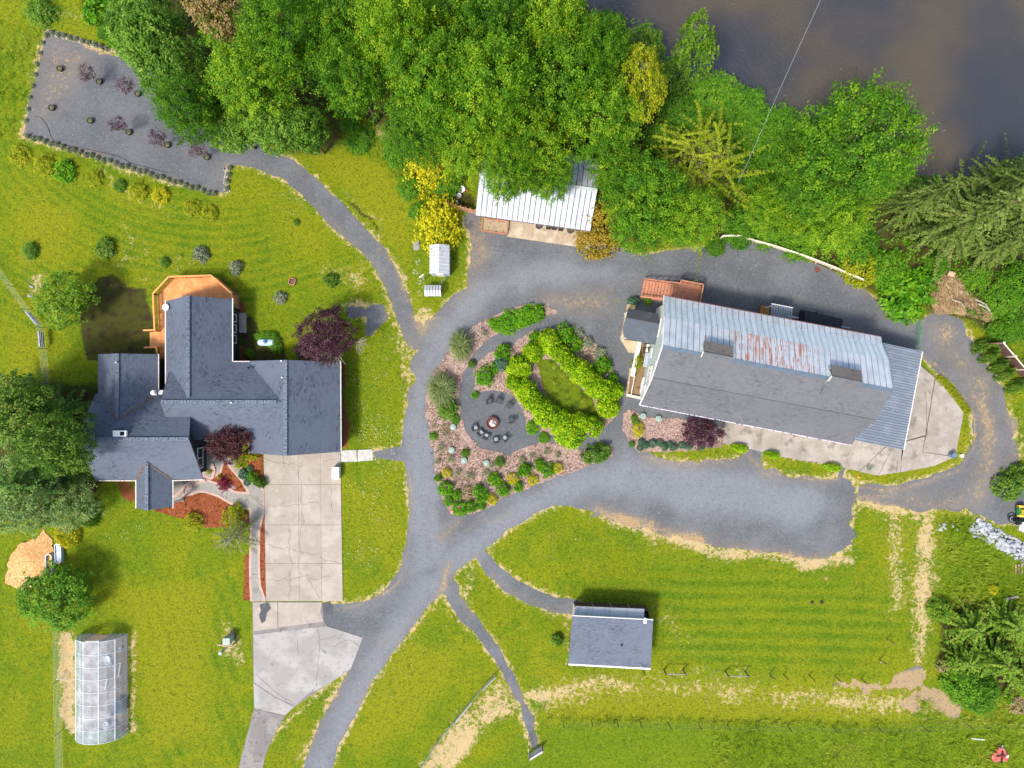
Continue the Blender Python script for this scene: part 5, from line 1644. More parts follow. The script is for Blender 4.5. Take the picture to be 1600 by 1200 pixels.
maple_m = leaf_mat('bigleaf_maple_leaves', ['#335a0c', '#4f8210', '#6d9814', '#98b422'], .38, objvar=.24)
olive_m = leaf_mat('hawthorn_leaves', ['#385a10', '#54801c', '#6f962c', '#8aa63e'], .3)
pinkish_m = leaf_mat('seed_laden_leaves', ['#54521f', '#86763c', '#a68a5c', '#a89468'], .3)
alder_m = leaf_mat('alder_leaves', ['#33590c', '#568216', '#77991f', '#8ba32c'], .35)
yelgreen_m = leaf_mat('yellow_green_leaves', ['#6a7f0c', '#8d9a12', '#aaae1a', '#b8b52c'], .4)
dark_m = leaf_mat('dark_green_leaves', ['#2f5410', '#4f761c', '#6f902e', '#8e9e42'], .3)
grey_m = leaf_mat('grey_green_leaves', ['#486a2c', '#688842', '#88a25a', '#a0a85c'], .3)
lime_m = leaf_mat('lime_hedge_leaves', ['#457806', '#729f0a', '#a2c212', '#c4d622'], .35, objvar=.08)
shrub_m = leaf_mat('bright_green_shrub_leaves', ['#2f6406', '#4f8a0c', '#6fa312', '#8cb41e'], .35, objvar=.1)
yel_m = leaf_mat('golden_shrub_leaves', ['#8a8c08', '#aeaa0c', '#c6be14', '#d2ca40'], .35, objvar=.06)
gold_m = leaf_mat('golden_bloom', ['#7d8c10', '#a8a810', '#c6be12', '#d4cc2a'], .3, objvar=.05)
amber_m = leaf_mat('amber_green_leaves', ['#65681a', '#8c7f22', '#a88c28', '#b59a3a'], .3, objvar=.05)
maroon_m = leaf_mat('maroon_leaves', ['#2a131b', '#401f2a', '#573040', '#76525e'], .3, objvar=.05, rough=.5)
plum_m = leaf_mat('plum_lace_leaves', ['#261016', '#3c1a20', '#552a2d', '#6f4140'], .25, objvar=.05, rough=.5)
crim_m = leaf_mat('crimson_leaves', ['#5a1026', '#7c1a36', '#93284a', '#a03a58'], .3)
sage_m = leaf_mat('sage_leaves', ['#545d40', '#6c7756', '#868e70', '#989b80'], .2, objvar=.1)
blue_m = leaf_mat('blue_green_leaves', ['#264a34', '#3a6448', '#527a5a', '#6a8c6c'], .2, objvar=.08)
fir_m = leaf_mat('fir_needles', ['#2f460f', '#4b641a', '#687e2c', '#869448'], .2, objvar=.1)
feather_m = leaf_mat('feathery_leaflets', ['#567408', '#7a900c', '#97a614', '#aab32c'], .35)
cedar_m = leaf_mat('cedar_fronds', ['#2e5614', '#4a7820', '#6a9236', '#92a450'], .25)
thick_m = leaf_mat('thicket_leaves', ['#456a14', '#628a1c', '#80a02a', '#96aa44'], .3)
moss_m = leaf_mat('bank_leaves', ['#2f5c0c', '#4a7c12', '#649318', '#7ea424'], .3)

maple = Kind(maple_m, bark_m, 5.0, 4.6, 9.0, range(1, 8), n_lobe=19, n_cl=560, n_leaf=36, cl_r=.40, leaf=.20, lobe_r=.34, tr=.3, ragged=.26, flat=1.6)
olive = Kind(olive_m, bark_m, 4.2, 3.4, 7.0, range(11, 14), n_lobe=16, n_cl=620, n_leaf=16, cl_r=.42, leaf=.26, lobe_r=.38, tr=.22)
pinky = Kind(pinkish_m, bark_m, 3.6, 3.2, 8.0, [16], n_lobe=14, n_cl=420, n_leaf=16, cl_r=.42, leaf=.26, lobe_r=.38, tr=.22)
alder = Kind(alder_m, bark_pale, 2.6, 2.8, 5.0, [21, 22], n_lobe=12, n_cl=300, n_leaf=16, cl_r=.3, leaf=.2, lobe_r=.42, tr=.14, twig=10)
yelg = Kind(yelgreen_m, bark_pale, 3.2, 3.4, 8.0, [25], n_lobe=14, n_cl=420, n_leaf=15, cl_r=.34, leaf=.2, lobe_r=.38, tr=.16, twig=36)
darkt = Kind(dark_m, bark_m, 4.5, 4.0, 8.0, [31, 32], n_lobe=18, n_cl=620, n_leaf=16, cl_r=.5, leaf=.26, lobe_r=.34, tr=.3, ragged=.3)
greyt = Kind(grey_m, bark_m, 4.0, 3.2, 6.0, [35, 36], n_lobe=16, n_cl=520, n_leaf=16, cl_r=.46, leaf=.22, lobe_r=.38, tr=.22, ragged=.25)

# ---- the wood along the river, one tree at a time
gW = 'broadleaf trees in the wood along the river'
MAPLES = [
    (400, 130, 70, 8.5, 'maple whose crown hangs over the north-east edge of the gravel lot'),
    (300, 175, 52, 7.0, 'low green maple leaning over the gravel lot between two maroon saplings and the path'),
    (375, 55, 58, 9.5, 'maple next to the brownish seed laden tree at the upper left'),
    (455, 60, 66, 10.0, 'tall maple beside the dark gap in the canopy near the upper left'),
    (540, 45, 62, 10.5, 'bright maple at the top edge left of the middle of the wood'),
    (555, 125, 58, 9.5, 'maple above the grassy hollow at the edge of the wood'),
    (620, 60, 64, 10.5, 'maple at the top of the wood straight above the golden broom bush'),
    (700, 40, 66, 11.0, 'broad maple at the top edge halfway between lot and river'),
    (680, 130, 74, 10.5, 'large maple north-west of the white roofed shed with yellowish leaf tips'),
    (655, 205, 52, 8.0, 'lower maple directly above the golden broom bush'),
    (780, 60, 68, 11.0, 'maple in the top row, second crown left of the river corner'),
    (770, 150, 72, 10.5, 'large maple north of the west end of the white roofed shed'),
    (735, 225, 54, 8.5, 'maple hanging over the west end of the white roofed shed'),
    (862, 40, 62, 10.5, 'maple at the top edge nearest to the river corner'),
    (868, 130, 76, 11.0, 'large maple in the heart of the wood north of the shed'),
    (830, 232, 62, 9.0, 'maple spilling over the middle of the white shed roof'),
    (800, 268, 44, 8.5, 'maple drooping over the west half of the white shed roof'),
    (856, 276, 40, 8.5, 'maple drooping over the east half of the white shed roof'),
    (930, 95, 50, 9.5, 'bright maple beside the round green bush on the river bank'),
    (940, 190, 66, 10.0, 'maple north-east of the white roofed shed beside the yellow birch'),
    (1010, 320, 74, 8.5, 'wide maple overhanging the gravel north of the barn, beside the amber shrub'),
    (1075, 345, 48, 7.5, 'maple at the gravel edge just west of the white rail fence'),
    (965, 262, 44, 8.0, 'narrow maple crown at the north-east corner of the white shed roof'),
    (1335, 222, 92, 9.5, 'largest free standing maple, reaching out over the river'),
    (1272, 238, 52, 6.5, 'maple joined to the west side of the largest river maple'),
    (1262, 285, 62, 7.0, 'maple between the feathery yellow tree and the largest river maple'),
    (1295, 345, 56, 5.0, 'low spreading maple just behind the white rail fence'),
    (1205, 330, 46, 4.5, 'low maple in the hedge behind the west half of the white rail fence'),
]
for i, (px, py, r, hm, lb) in enumerate(MAPLES):
    maple.put('maple_tree', px, py, r, hm * (1, 1.2, .84, 1.1, .9)[i % 5], lb, group=gW, v=i % 7)
for px, py, r, hm, lb in [(225, 45, 62, 6.5, 'olive green hawthorn with white blossom at the top left of the wood'),
                          (270, 105, 52, 6.0, 'hawthorn overhanging the north edge of the gravel lot'),
                          (430, 195, 50, 6.5, 'dull green hawthorn where the gravel path leaves the lot'),
                          (365, 200, 46, 5.5, 'hawthorn between the gravel lot and the leaning maple'),
                          (480, 205, 40, 6.0, 'dull hawthorn at the south tip of the wood above the lawn')]:
    olive.put('hawthorn_tree', px, py, r, hm, lb, group=gW)
pinky.put('seeding_tree', 352, 20, 50, 10.0, 'brownish pink tinged tree at the top edge of the wood', group=gW)
alder.put('alder_tree', 1084, 76, 36, 6.0, 'light green alder standing alone over the river edge', stretch=(.85, 1.25), rz=0)
yelg.put('yellow_birch', 1000, 140, 46, 10.0, 'yellow green birch with bare white branches beside the river bushes', stretch=(.8, 1.25), rz=.2)
# white blossom on the hawthorn
rs = np.random.RandomState(9)

# ---- feathery and needle trees
def plume_tree(seed, n_br, Rr, h0, h1, per, leafL, leafW, mt, bark, droop=.25, twig_every=.16, spread=0.9, name='crown', lean=(0, 0), tipk=.3, sub=True, width=.5, wild=.18, scat=0.0):
    """long branches from a trunk, each with rows of leaflets or needles on side twigs"""
    rs = np.random.RandomState(seed)
    mb = MB()
    mb.tube([(0, 0, -.1), (lean[0] * .4, lean[1] * .4, h1 * .5), (lean[0], lean[1], h1)], .05 + Rr * .035, 8, .03)
    C, A, N, Ln, Wd, T = [], [], [], [], [], []
    for b in range(n_br):
        f = (b + rs.rand() * .8) / n_br
        z = h0 + (h1 - h0) * f
        az = b * 2.39996 + rs.uniform(-.4, .4) * (1 + 8 * scat)
        L_ = Rr * (1 - f * (1 - tipk)) * rs.uniform(.75 - wild * .6, 1.1)
        d = np.array([math.cos(az), math.sin(az), 0])
        st = np.array([lean[0] * f, lean[1] * f, z]) + rs.normal(size=3) * np.array([1, 1, .4]) * scat
        n = 9
        ts = np.linspace(0, 1, n)
        rise = rs.uniform(.05, .45)
        pts = st + np.outer(ts, d) * L_ * spread + np.outer(ts * rise - ts ** 2 * (rise + droop), [0, 0, 1]) * L_
        bend = rs.normal() * wild
        sdv = np.array([-d[1], d[0], 0])
        pts = pts + np.outer(ts ** 2 * bend * L_, sdv)
        mb.tube([tuple(p) for p in pts[::2]], .012 * L_ + .01, 4, .006, cap=False)
        t0 = .5 + rs.normal() * .17
        m_ = max(4, int(L_ / twig_every))
        for k in range(m_):
            tt = .12 + .88 * (k + rs.rand()) / m_
            i = min(int(tt * (n - 1)), n - 2)
            p = pts[i] + (pts[i + 1] - pts[i]) * (tt * (n - 1) - i)
            dr = pts[i + 1] - pts[i]
            dr /= np.linalg.norm(dr)
            wl = width * L_ * .28 * (1 - .55 * tt) * rs.uniform(.6, 1.2)
            for sgn in (-1, 1):
                td = dr * .75 + sgn * np.cross(dr, [0, 0, 1]) * .8 + np.array([0, 0, -droop * .4 + rs.normal() * .12])
                td /= np.linalg.norm(td)
                for q in range(per):
                    u = (q + .5) / per
                    C.append(p + td * wl * u + rs.normal(size=3) * .02)
                    A.append(td + rs.normal(size=3) * .25)
                    N.append(np.array([0, 0, 1]) + rs.normal(size=3) * .35)
                    Ln.append(leafL * rs.uniform(.7, 1.3))
                    Wd.append(leafW * rs.uniform(.7, 1.2))
                    T.append(t0 + rs.normal() * .1 + .12 * tt)
    me = leaf_mesh(name, np.array(C), np.array(A), np.array(N), np.array(Ln), np.array(Wd), np.array(T), .05)
    me.materials.append(mt)
    tm = mb.mesh('trunk', smooth=True)
    tm.materials.append(bark)
    return me, tm

def put_plume(var, name, px, py, k, label, cat='tree', group=None, zs=None, rz=None):
    rs = random.Random(int(px * 3 + py * 5))
    x, y = M2(px, py)
    t = thing(name, label, cat, (x, y, 0), group)
    t.rotation_euler = (0, 0, rs.uniform(0, 6.28) if rz is None else rz)
    t.scale = (k, k, zs or k)
    obj('crown', var[0], None, t)
    obj('trunk', var[1], None, t)
    return t

feather = plume_tree(51, 250, 5.9, 2.0, 8.5, 3, .25, .09, feather_m, bark_m, droop=.08, twig_every=.15, tipk=.6, width=.24, wild=.6, scat=1.1)
put_plume(feather, 'feathery_tree', 1062, 293, 1.0, 'feathery yellow green tree with thin arching branches at the edge of the river bank')
firs = [plume_tree(55 + i, 190, 4.4, 1.2, 13.0, 3, .24, .10, fir_m, bark_m, droop=.3, twig_every=.15, tipk=.12, width=.42, wild=.5, scat=.35) for i in range(2)]
gF = 'conifers along the east end of the river bank'
for px, py, k, zs, lb, v in [(1455, 362, 1.12, 1.0, 'large olive conifer behind the brush pile', 0), (1502, 318, 1.0, 1.05, 'conifer with pointed fronds at the water beyond the bend', 1),
                             (1560, 365, 1.05, 1.05, 'olive conifer at the right edge north of the brush pile', 0), (1575, 300, .9, 1.0, 'rightmost conifer standing at the river edge', 1),
                             (1400, 330, .7, .8, 'smaller drab conifer next to the largest river maple', 1), (1515, 395, .7, .6, 'low conifer just north of the brush pile', 0)]:
    put_plume(firs[v], 'fir_tree', px, py, k, lb, group=gF, zs=zs)
cedars = [plume_tree(61 + i, 170, 4.4, 1.0, 11.0, 3, .26, .13, cedar_m, bark_m, droop=.2, twig_every=.15, tipk=.25, width=.5, wild=.5, scat=.4) for i in range(2)]
gC = 'big trees crowding the west end of the house'
put_plume(cedars[0], 'cedar_tree', 108, 655, 1.0, 'dark green cedar whose fronds reach over the west roof', group=gC)
put_plume(cedars[1], 'cedar_tree', 60, 640, .95, 'dark green cedar at the left edge beyond the roof', group=gC)
put_plume(cedars[0], 'cedar_tree', 112, 735, .9, 'cedar south of the west ridge of the house', group=gC, rz=2.0)
darkt.put('broadleaf_tree', 30, 640, 60, 7.5, 'dark broadleaf tree at the left edge among the cedars', group=gC)
darkt.put('broadleaf_tree', 95, 690, 52, 8.5, 'dark ragged tree between the two cedars nearest the house', group=gC, v=1)
greyt.put('broadleaf_tree', 35, 770, 58, 5.5, 'grey green tree south-west of the house above the wood chips', group=gC)
greyt.put('broadleaf_tree', 110, 790, 40, 3.8, 'grey green tree beside the golden bush and troughs', group=gC, v=1)
lawn_tree = Kind(alder_m, bark_pale, 2.8, 2.4, 3.6, [71, 72], n_lobe=14, n_cl=300, n_leaf=16, cl_r=.36, leaf=.2, lobe_r=.36, tr=.1, twig=8, ragged=.25)
lawn_tree.put('lawn_tree', 100, 468, 44, 3.2, 'light green tree on the lawn beside the bare dark earth', stretch=(1, 1.05))
bright_tree = Kind(moss_m, bark_m, 3.2, 2.2, 2.8, [75], n_lobe=14, n_cl=420, n_leaf=16, cl_r=.36, leaf=.2, lobe_r=.38, tr=.12, ragged=.22)
bright_tree.put('bright_tree', 92, 930, 54, 2.6, 'bright green spreading tree above the greenhouse')
sparse = plume_tree(81, 34, 2.7, .8, 4.2, 3, .2, .07, leaf_mat('grey_olive_leaflets', ['#4f5f20', '#6c7a36', '#8a9048', '#9a9a60'], .3), bark_pale, droop=.1, twig_every=.16, tipk=.5, width=.5)
put_plume(sparse, 'thin_pine', 378, 832, 1.0, 'thin pale branched pine beside the front walk')
# plum tree behind the garage with bare twigs
plum = Kind(maroon_m, bark_pale, 3.5, 2.4, 3.8, [85], n_lobe=16, n_cl=620, n_leaf=18, cl_r=.34, leaf=.16, lobe_r=.36, tr=.14, twig=14, ragged=.12)
plum.put('plum_tree', 508, 526, 52, 3.6, 'large maroon plum tree at the north-east corner of the garage', stretch=(1.03, .82), rz=.5)
for px, py, sc, az in ((525, 548, 1.2, -1.9), (556, 535, .9, -.4)):
    rs_ = random.Random(px)
    mb = MB()
    b0 = W(px, py, 3.6)
    for i in range(34):
        a = az + rs_.uniform(-1.0, 1.0)
        L_ = rs_.uniform(.6, 1.5) * sc
        q = b0 + Vector((math.cos(a) * L_, math.sin(a) * L_, rs_.uniform(-.5, .6)))
        mb.tube([b0 - Vector((0, 0, .4)), b0.lerp(q, .5) + Vector((rs_.uniform(-.1, .1), rs_.uniform(-.1, .1), .12)), q], .016, 4, .008, cap=False)
    pt_ = [o_ for o_ in SC.objects if o_.name == 'plum_tree'][0]
    o = obj('bare_twigs', mb.mesh('bare_twigs'), bark_pale, pt_, label='pale leafless twigs')
    o.matrix_parent_inverse = (Matrix.Translation(pt_.location) @ pt_.rotation_euler.to_matrix().to_4x4() @ Matrix.Diagonal((*pt_.scale, 1))).inverted()
lace = Kind(plum_m, bark_pale, 2.0, 1.3, 3.0, [91], n_lobe=16, n_cl=260, n_leaf=16, cl_r=.28, leaf=.16, lobe_r=.34, tr=.1, twig=20, ragged=.32)
lace.put('lace_maple', 360, 694, 33, 3.4, 'dark plum lace leaf maple over the front entry roof', stretch=(1.15, .85), rz=.2)
barn_plum = Kind(maroon_m, bark_pale, 2.0, 1.1, 1.6, [95], n_lobe=14, n_cl=260, n_leaf=14, cl_r=.28, leaf=.15, lobe_r=.34, tr=.08, twig=18, ragged=.35)
barn_plum.put('maroon_maple', 1096, 674, 33, 1.5, 'purple leaved maple in the bark bed against the south wall of the barn', stretch=(1.05, .75), rz=-.2)

# ---- shrubs: domes of leaves on the ground
def dome(seed, n_cl, n_leaf, cl_r, leaf, hz=.9, ragged=.08, lob=7, fill=True):
    """unit radius dome"""
    rs = np.random.RandomState(seed)
    D = unit(rs.normal(size=(lob, 3)) + np.array([0, 0, .6]))
    P = unit(rs.normal(size=(n_cl * 2, 3)))
    P[:, 2] = np.abs(P[:, 2])
    P = P[:n_cl]
    bump = 1 + .16 * np.max(P @ D.T, 1) - .14 + ragged * rs.normal(size=n_cl)
    O = P.copy()
    P = P * bump[:, None] * np.array([1, 1, hz]) * .9
    P[:, 2] += .05
    t0 = .5 + rs.normal(size=n_cl) * .16
    a = cluster_leaves(rs, P, O, n_leaf, cl_r, leaf, t0)
    C = a[0]
    C[:, 2] = np.maximum(C[:, 2], .02)
    return leaf_mesh('foliage', *a)
DOMES = {}
def shrub_proto(key, mt, seeds, **kw):
    L_ = []
    for s_ in seeds:
        me = dome(s_, **kw)
        me.materials.append(mt)
        L_.append(me)
    DOMES[key] = L_
def shrub(key, name, px, py, rpx, h, label, group=None, sx=1.0, sy=1.0, rz=None, cat='shrub'):
    """px, py: the middle of the shrub as seen at half its height"""
    rs = random.Random(int(px * 11 + py * 17 + rpx))
    c = W(px, py, h * .55)
    o = bpy.data.objects.new(name, rs.choice(DOMES[key]))
    COL.objects.link(o)
    o.location = (c.x, c.y, 0)
    r = rpx * S
    o.rotation_euler = (0, 0, rs.uniform(0, 6.28) if rz is None else rz)
    o.scale = (r * sx, r * sy, h)
    return tag(o, label, cat, group)
shrub_proto('lime', lime_m, (101, 102, 103), n_cl=170, n_leaf=15, cl_r=.20, leaf=.15, hz=.95)
shrub_proto('green', shrub_m, (105, 106, 107), n_cl=70, n_leaf=12, cl_r=.24, leaf=.2, hz=.95, ragged=.16)
shrub_proto('yellow', yel_m, (111, 112), n_cl=80, n_leaf=12, cl_r=.2, leaf=.14, hz=.9)
shrub_proto('gold', gold_m, (113, 114), n_cl=190, n_leaf=12, cl_r=.20, leaf=.11, hz=.95, ragged=.2)
shrub_proto('amber', amber_m, (115, 116), n_cl=190, n_leaf=13, cl_r=.18, leaf=.10, hz=.95, ragged=.14)
shrub_proto('sage', sage_m, (117, 118), n_cl=80, n_leaf=12, cl_r=.28, leaf=.22, hz=.85, ragged=.2)
shrub_proto('blue', blue_m, (121, 122), n_cl=90, n_leaf=12, cl_r=.2, leaf=.15, hz=.9)
shrub_proto('dark', dark_m, (123, 124), n_cl=120, n_leaf=14, cl_r=.22, leaf=.16, hz=.9, ragged=.14)
shrub_proto('moss', moss_m, (125, 126, 127), n_cl=230, n_leaf=15, cl_r=.18, leaf=.10, hz=.9, ragged=.14)
shrub_proto('olive', olive_m, (131, 132), n_cl=200, n_leaf=14, cl_r=.2, leaf=.11, hz=.9, ragged=.16)
shrub_proto('thick', thick_m, (133, 134, 135), n_cl=200, n_leaf=14, cl_r=.24, leaf=.13, hz=.9, ragged=.26)
shrub_proto('crim', crim_m, (137,), n_cl=90, n_leaf=12, cl_r=.2, leaf=.15, hz=.8, ragged=.2)
shrub_proto('yelgreen', yelgreen_m, (141, 142), n_cl=110, n_leaf=12, cl_r=.22, leaf=.14, hz=.9, ragged=.2)
shrub_proto('tan', leaf_mat('dry_tan_stems', ['#6e5a40', '#8f7a58', '#a8956f', '#b5a684'], .2), (145,), n_cl=50, n_leaf=10, cl_r=.28, leaf=.22, hz=.8, ragged=.2)

def blades(seed, n, hgt=1.0, mt=None):
    """weeping tuft of long thin blades, unit radius"""
    rs = np.random.RandomState(seed)
    V, F, T = [], [], []
    for i in range(n):
        az = rs.uniform(0, 2 * math.pi)
        r1 = rs.uniform(.35, 1.05)
        d = np.array([math.cos(az), math.sin(az), 0])
        s_ = np.array([-d[1], d[0], 0]) * rs.uniform(.008, .018)
        b0 = rs.normal(size=3) * np.array([.12, .12, 0])
        hh = hgt * rs.uniform(.6, 1.1)
        pts = [b0 + d * r1 * q + np.array([0, 0, 1]) * hh * zz for q, zz in ((0, 0), (.30, .75), (.65, .95), (1.0, .55))]
        b = len(V)
        for j, p in enumerate(pts):
            w = s_ * (1 - .25 * j) * 1.6
            V += [p - w, p + w]
        t = .5 + rs.normal() * .2
        T += [t] * 8
        for j in range(3):
            F.append((b + 2 * j, b + 2 * j + 1, b + 2 * j + 3, b + 2 * j + 2))
    me = np_mesh('foliage', np.array(V), np.array(F), {'tint': np.clip(T, 0, 1)})
    me.materials.append(mt)
    return me
willow_m = leaf_mat('weeping_grey_green_blades', ['#465a24', '#66783a', '#86925a', '#9ea472'], .25, objvar=.05)
DOMES['weep'] = [blades(151, 900, 1.0, willow_m), blades(152, 900, 1.0, willow_m)]
DOMES['tuft'] = [blades(155, 140, 1.0, leaf_mat('silver_tuft_blades', ['#5a6040', '#78805c', '#969a74', '#a6a888'], .2, objvar=.1)), blades(156, 140, 1.0, bpy.data.materials['silver_tuft_blades'])]
DOMES['fern'] = [blades(158, 160, .8, shrub_m)]

# lime hedge ring
gH = 'lime green shrubs of the hedge ring'
HEDGE = [(810,574,22,'at the north-west gap of the ring'),(803,598,15,'small one below the gap, beside the fire pit bed'),(822,608,21,'second in the south-west row from the gap'),(832,624,20,'third in the south-west row from the gap'),
         (845,636,20,'fourth in the south-west row from the gap'),(857,650,20,'in the middle of the south-west row'),(880,662,20,'second last of the south-west row'),
         (893,678,22,'at the south tip of the ring'),(908,662,16,'tucked between the south tip and the last shrub'),(926,667,20,'at the south end beside the open gap'),
         (834,549,19,'at the north-west end of the upper row'),(858,534,19,'northernmost of the upper row'),(876,551,18,'third from the north-west end of the upper row'),(891,567,18,'fourth from the north-west end of the upper row'),
         (905,579,18,'in the middle of the upper row'),(920,591,19,'sixth from the north-west end of the upper row'),(933,604,17,'leaning inward near the east end'),(948,613,20,'closest to the barn patio'),(962,610,13,'small easternmost one beside the patio path'),
         (952,637,21,'at the south-east corner beside the open gap')]
for px, py, r, lb in HEDGE:
    shrub('lime', 'hedge_shrub', px, py, r * (.86 if 'gap' in lb or 'north-west end of the upper' in lb else 1.04), 2.1, 'lime green hedge shrub ' + lb, gH)
gG = 'green shrubs around the hedge ring'
for px, py, r, h, k, lb in [(882,520,14,1.2,'green','bright green shrub at the top of the oval bed'),(894,536,15,1.3,'green','green shrub just outside the lime ring on its north-east side'),(941,570,14,1.2,'green','green shrub in the oval bed facing the barn walk'),
                         (957,592,9,.9,'green','small green shrub near the barn patio outside the hedge'),(787,551,13,1.2,'green','green shrub west of the hedge beside the curved path'),(784,568,12,1.3,'blue','dark blue green conifer shrub beside the lime hedge gap'),
                         (772,574,8,.8,'green','small light green shrub left of the blue green one'),(757,588,14,1.0,'green','round bright green shrub at the west tip of the oval bed'),(743,617,6,.5,'green','tiny green clump at the fire pit clearing entrance'),
                         (920,534,8,.6,'sage','sage bush at the north edge of the oval bed'),(938,551,9,.6,'sage','sage bush at the north-east edge of the oval bed'),(905,522,8,.5,'sage','sage bush next to the top shrub of the oval bed'),
                         (945,590,8,.6,'sage','sage bush between hedge and barn patio'),(836,525,9,.9,'green','small green shrub left of the northernmost lime shrub'),(832,668,10,.6,'green','low green ground cover at the south-west foot of the hedge'),(850,684,9,.5,'moss','low moss green cover beside the fire pit path below the hedge')]:
    shrub(k, 'garden_shrub', px, py, r, h, lb, gG)
gT = 'bright hydrangea clump at the top of the curved bed'
for i, (px, py, r) in enumerate([(783,508,12),(797,497,14),(812,499,15),(826,491,14),(838,492,12),(796,510,12),(772,505,9),(843,484,9),(822,503,10)]):
    shrub('green', 'bed_shrub', px, py, r, .75, ['leftmost large', 'second', 'middle', 'tall', 'eastern', 'lower left', 'small western', 'small eastern tip', 'lower middle'][i] + ' leafy bright green shrub in the clump beside the upper garden path', gT)
shrub('weep', 'weeping_shrub', 719, 540, 21, 1.7, 'grey green weeping shrub at the top of the west bed', 'weeping grey green shrubs', sx=.9, sy=1.3, rz=0)
shrub('weep', 'weeping_shrub', 689, 608, 27, 1.7, 'grey green weeping shrub beside the driveway halfway down the bed', 'weeping grey green shrubs', sx=.95, sy=1.1, rz=0)
shrub('dark', 'garden_shrub', 700, 640, 16, 1.2, 'dark green shrub below the lower weeping shrub', gG)
shrub('dark', 'garden_shrub', 737, 568, 6, .8, 'tiny dark shrub under the upper weeping shrub', gG)
shrub('dark', 'laurel_shrub', 933, 709, 17, 1.6, 'dark glossy evergreen at the east tip of the curved bed', sx=1.3, sy=.85, rz=.35)
gL = 'shrubs of the curved bed below the fire pit'
LOWER = [('green',697,763,12,1.0,'large bright green shrub near the lower west corner of the bed'),('green',714,774,8,.8,'small bright shrub right of the large corner shrub'),('green',752,771,13,1.1,'largest bright green shrub in the middle of the lower bed'),
         ('green',773,751,11,1.0,'round bright shrub inside the bed above the yellow one'),('green',786,765,10,1.0,'darker green shrub beside the driveway in the middle of the bed'),('green',819,734,11,1.0,'round bright shrub in the east half of the lower bed'),
         ('green',843,727,9,.9,'small bright shrub left of the east yellow shrub'),('green',856,734,11,1.0,'dull green shrub touching the easternmost yellow shrub'),('green',719,794,12,1.0,'shrub at the lower tip of the bed by the road fork'),
         ('green',737,791,9,.9,'shrub right of the lower tip one'),('green',701,783,8,.7,'low green shrub on the west edge near the tip'),('green',811,761,8,.8,'small shrub by the driveway between two yellow ones'),
         ('green',684,747,6,.6,'small green shrub on the driveway edge beside the first yellow shrub'),('green',677,682,6,.6,'small green shrub on the west driveway edge'),('green',752,790,7,.5,'low shrub under the largest middle shrub'),
         ('yellow',698,739,8,.7,'westernmost round yellow shrub of the lower bed'),('yellow',801,748,10,.8,'round yellow shrub in the middle of the lower bed'),('yellow',769,781,9,.8,'round yellow shrub at the driveway below the middle'),
         ('yellow',833,750,9,.7,'round yellow shrub near the driveway in the east half'),('yellow',871,731,9,.8,'easternmost round yellow shrub of the lower bed'),
         ('olive',727,708,7,.7,'small olive bush beside two pale lids'),('olive',781,722,8,.8,'round olive bush below the fire pit clearing'),('moss',711,655,8,.5,'low bush touching the northernmost pale lid')]
for k, px, py, r, h, lb in LOWER:
    shrub(k, 'bed_shrub', px, py, r, h, lb, gL)
gS = 'silvery tufts in the curved bed'
for px, py, r, lb in [(704,717,9,'silvery tuft left of the middle pale lid'),(733,743,8,'silvery tuft in the middle of the lower bed'),(759,738,8,'silvery tuft below the easternmost pale lid'),(815,718,7,'silvery tuft right of the olive bush'),
                      (832,712,7,'silvery tuft under the path to the hedge'),(853,706,8,'silvery tuft near the evergreen end of the bed'),(716,738,9,'silvery tuft right of the westernmost yellow shrub'),(768,728,7,'silvery tuft between olive bush and pale lid'),
                      (690,700,8,'silvery tuft beside the orange bark patch'),(695,678,7,'silvery tuft below the northernmost pale lid'),(683,722,7,'silvery tuft on the driveway edge above the first yellow shrub'),(757,521,6,'silvery tuft in the upper bed beside the fallen pole'),(872,712,7,'silvery tuft at the narrow end of the bed')]:
    shrub('tuft', 'silver_tuft', px, py, r, .55, lb, gS, cat='plant')
shrub('tan', 'dry_tuft', 731, 771, 10, .6, 'dry tan tuft between the bright shrubs of the lower bed', cat='plant')
shrub('tan', 'dry_tuft', 696, 668, 7, .4, 'rusty dry tuft beside the northernmost pale lid', cat='plant')

# barn bed
gB = 'clipped blue green balls along the barn bed'
BALLS = [(1003,691,6),(1001,700,5.5),(1009,696,6),(1020,693,7),(1031,692,6.5),(1038,698,7),(1046,694,6),(1053,699,6.5),(1066,696,6),(1077,697,6.5),(1097,697,6.5),(1111,697,4)]
for i, (px, py, r) in enumerate(BALLS):
    shrub('blue', 'clipped_ball', px, py, r, .7, 'clipped blue green ball, %s from the west end of the row in the barn bed' % ordinal(i), gB)
shrub('yellow', 'barn_shrub', 998, 671, 10, .9, 'golden yellow shrub in the barn bed', sx=.9, sy=1.25, rz=0)
shrub('olive', 'barn_shrub', 991, 653, 5, .6, 'small olive bush beside a pale lid in the barn bed')
shrub('olive', 'barn_shrub', 988, 694, 5, .6, 'small olive bush at the south-west corner of the barn bed')
shrub('olive', 'barn_shrub', 994, 660, 6, .6, 'dark olive bush just above the golden shrub of the barn bed')
gV = 'lime shrubs along the edge of the barn apron'
for px, py, r, sx, lb in [(1157,700,11,1.3,'lime shrub at the apron edge nearest the purple maple'),(1208,711,10,1.3,'lime shrub at the apron edge beside the gravel opening'),(1302,730,11,1.3,'lime shrub at the apron edge before the eastern gravel gap')]:
    shrub('lime', 'apron_shrub', px, py, r, .9, lb, gV, sx=sx, sy=.6, rz=-AB)
for i in range(9):
    f = i / 8
    shrub('yelgreen', 'edging_shrub', 1470 + 42 * f + 8 * f * (1 - f), 592 + 50 * f, 6, .45, 'yellow green creeper, %s from the north along the east apron edge' % ordinal(i), 'creepers along the east apron edge')
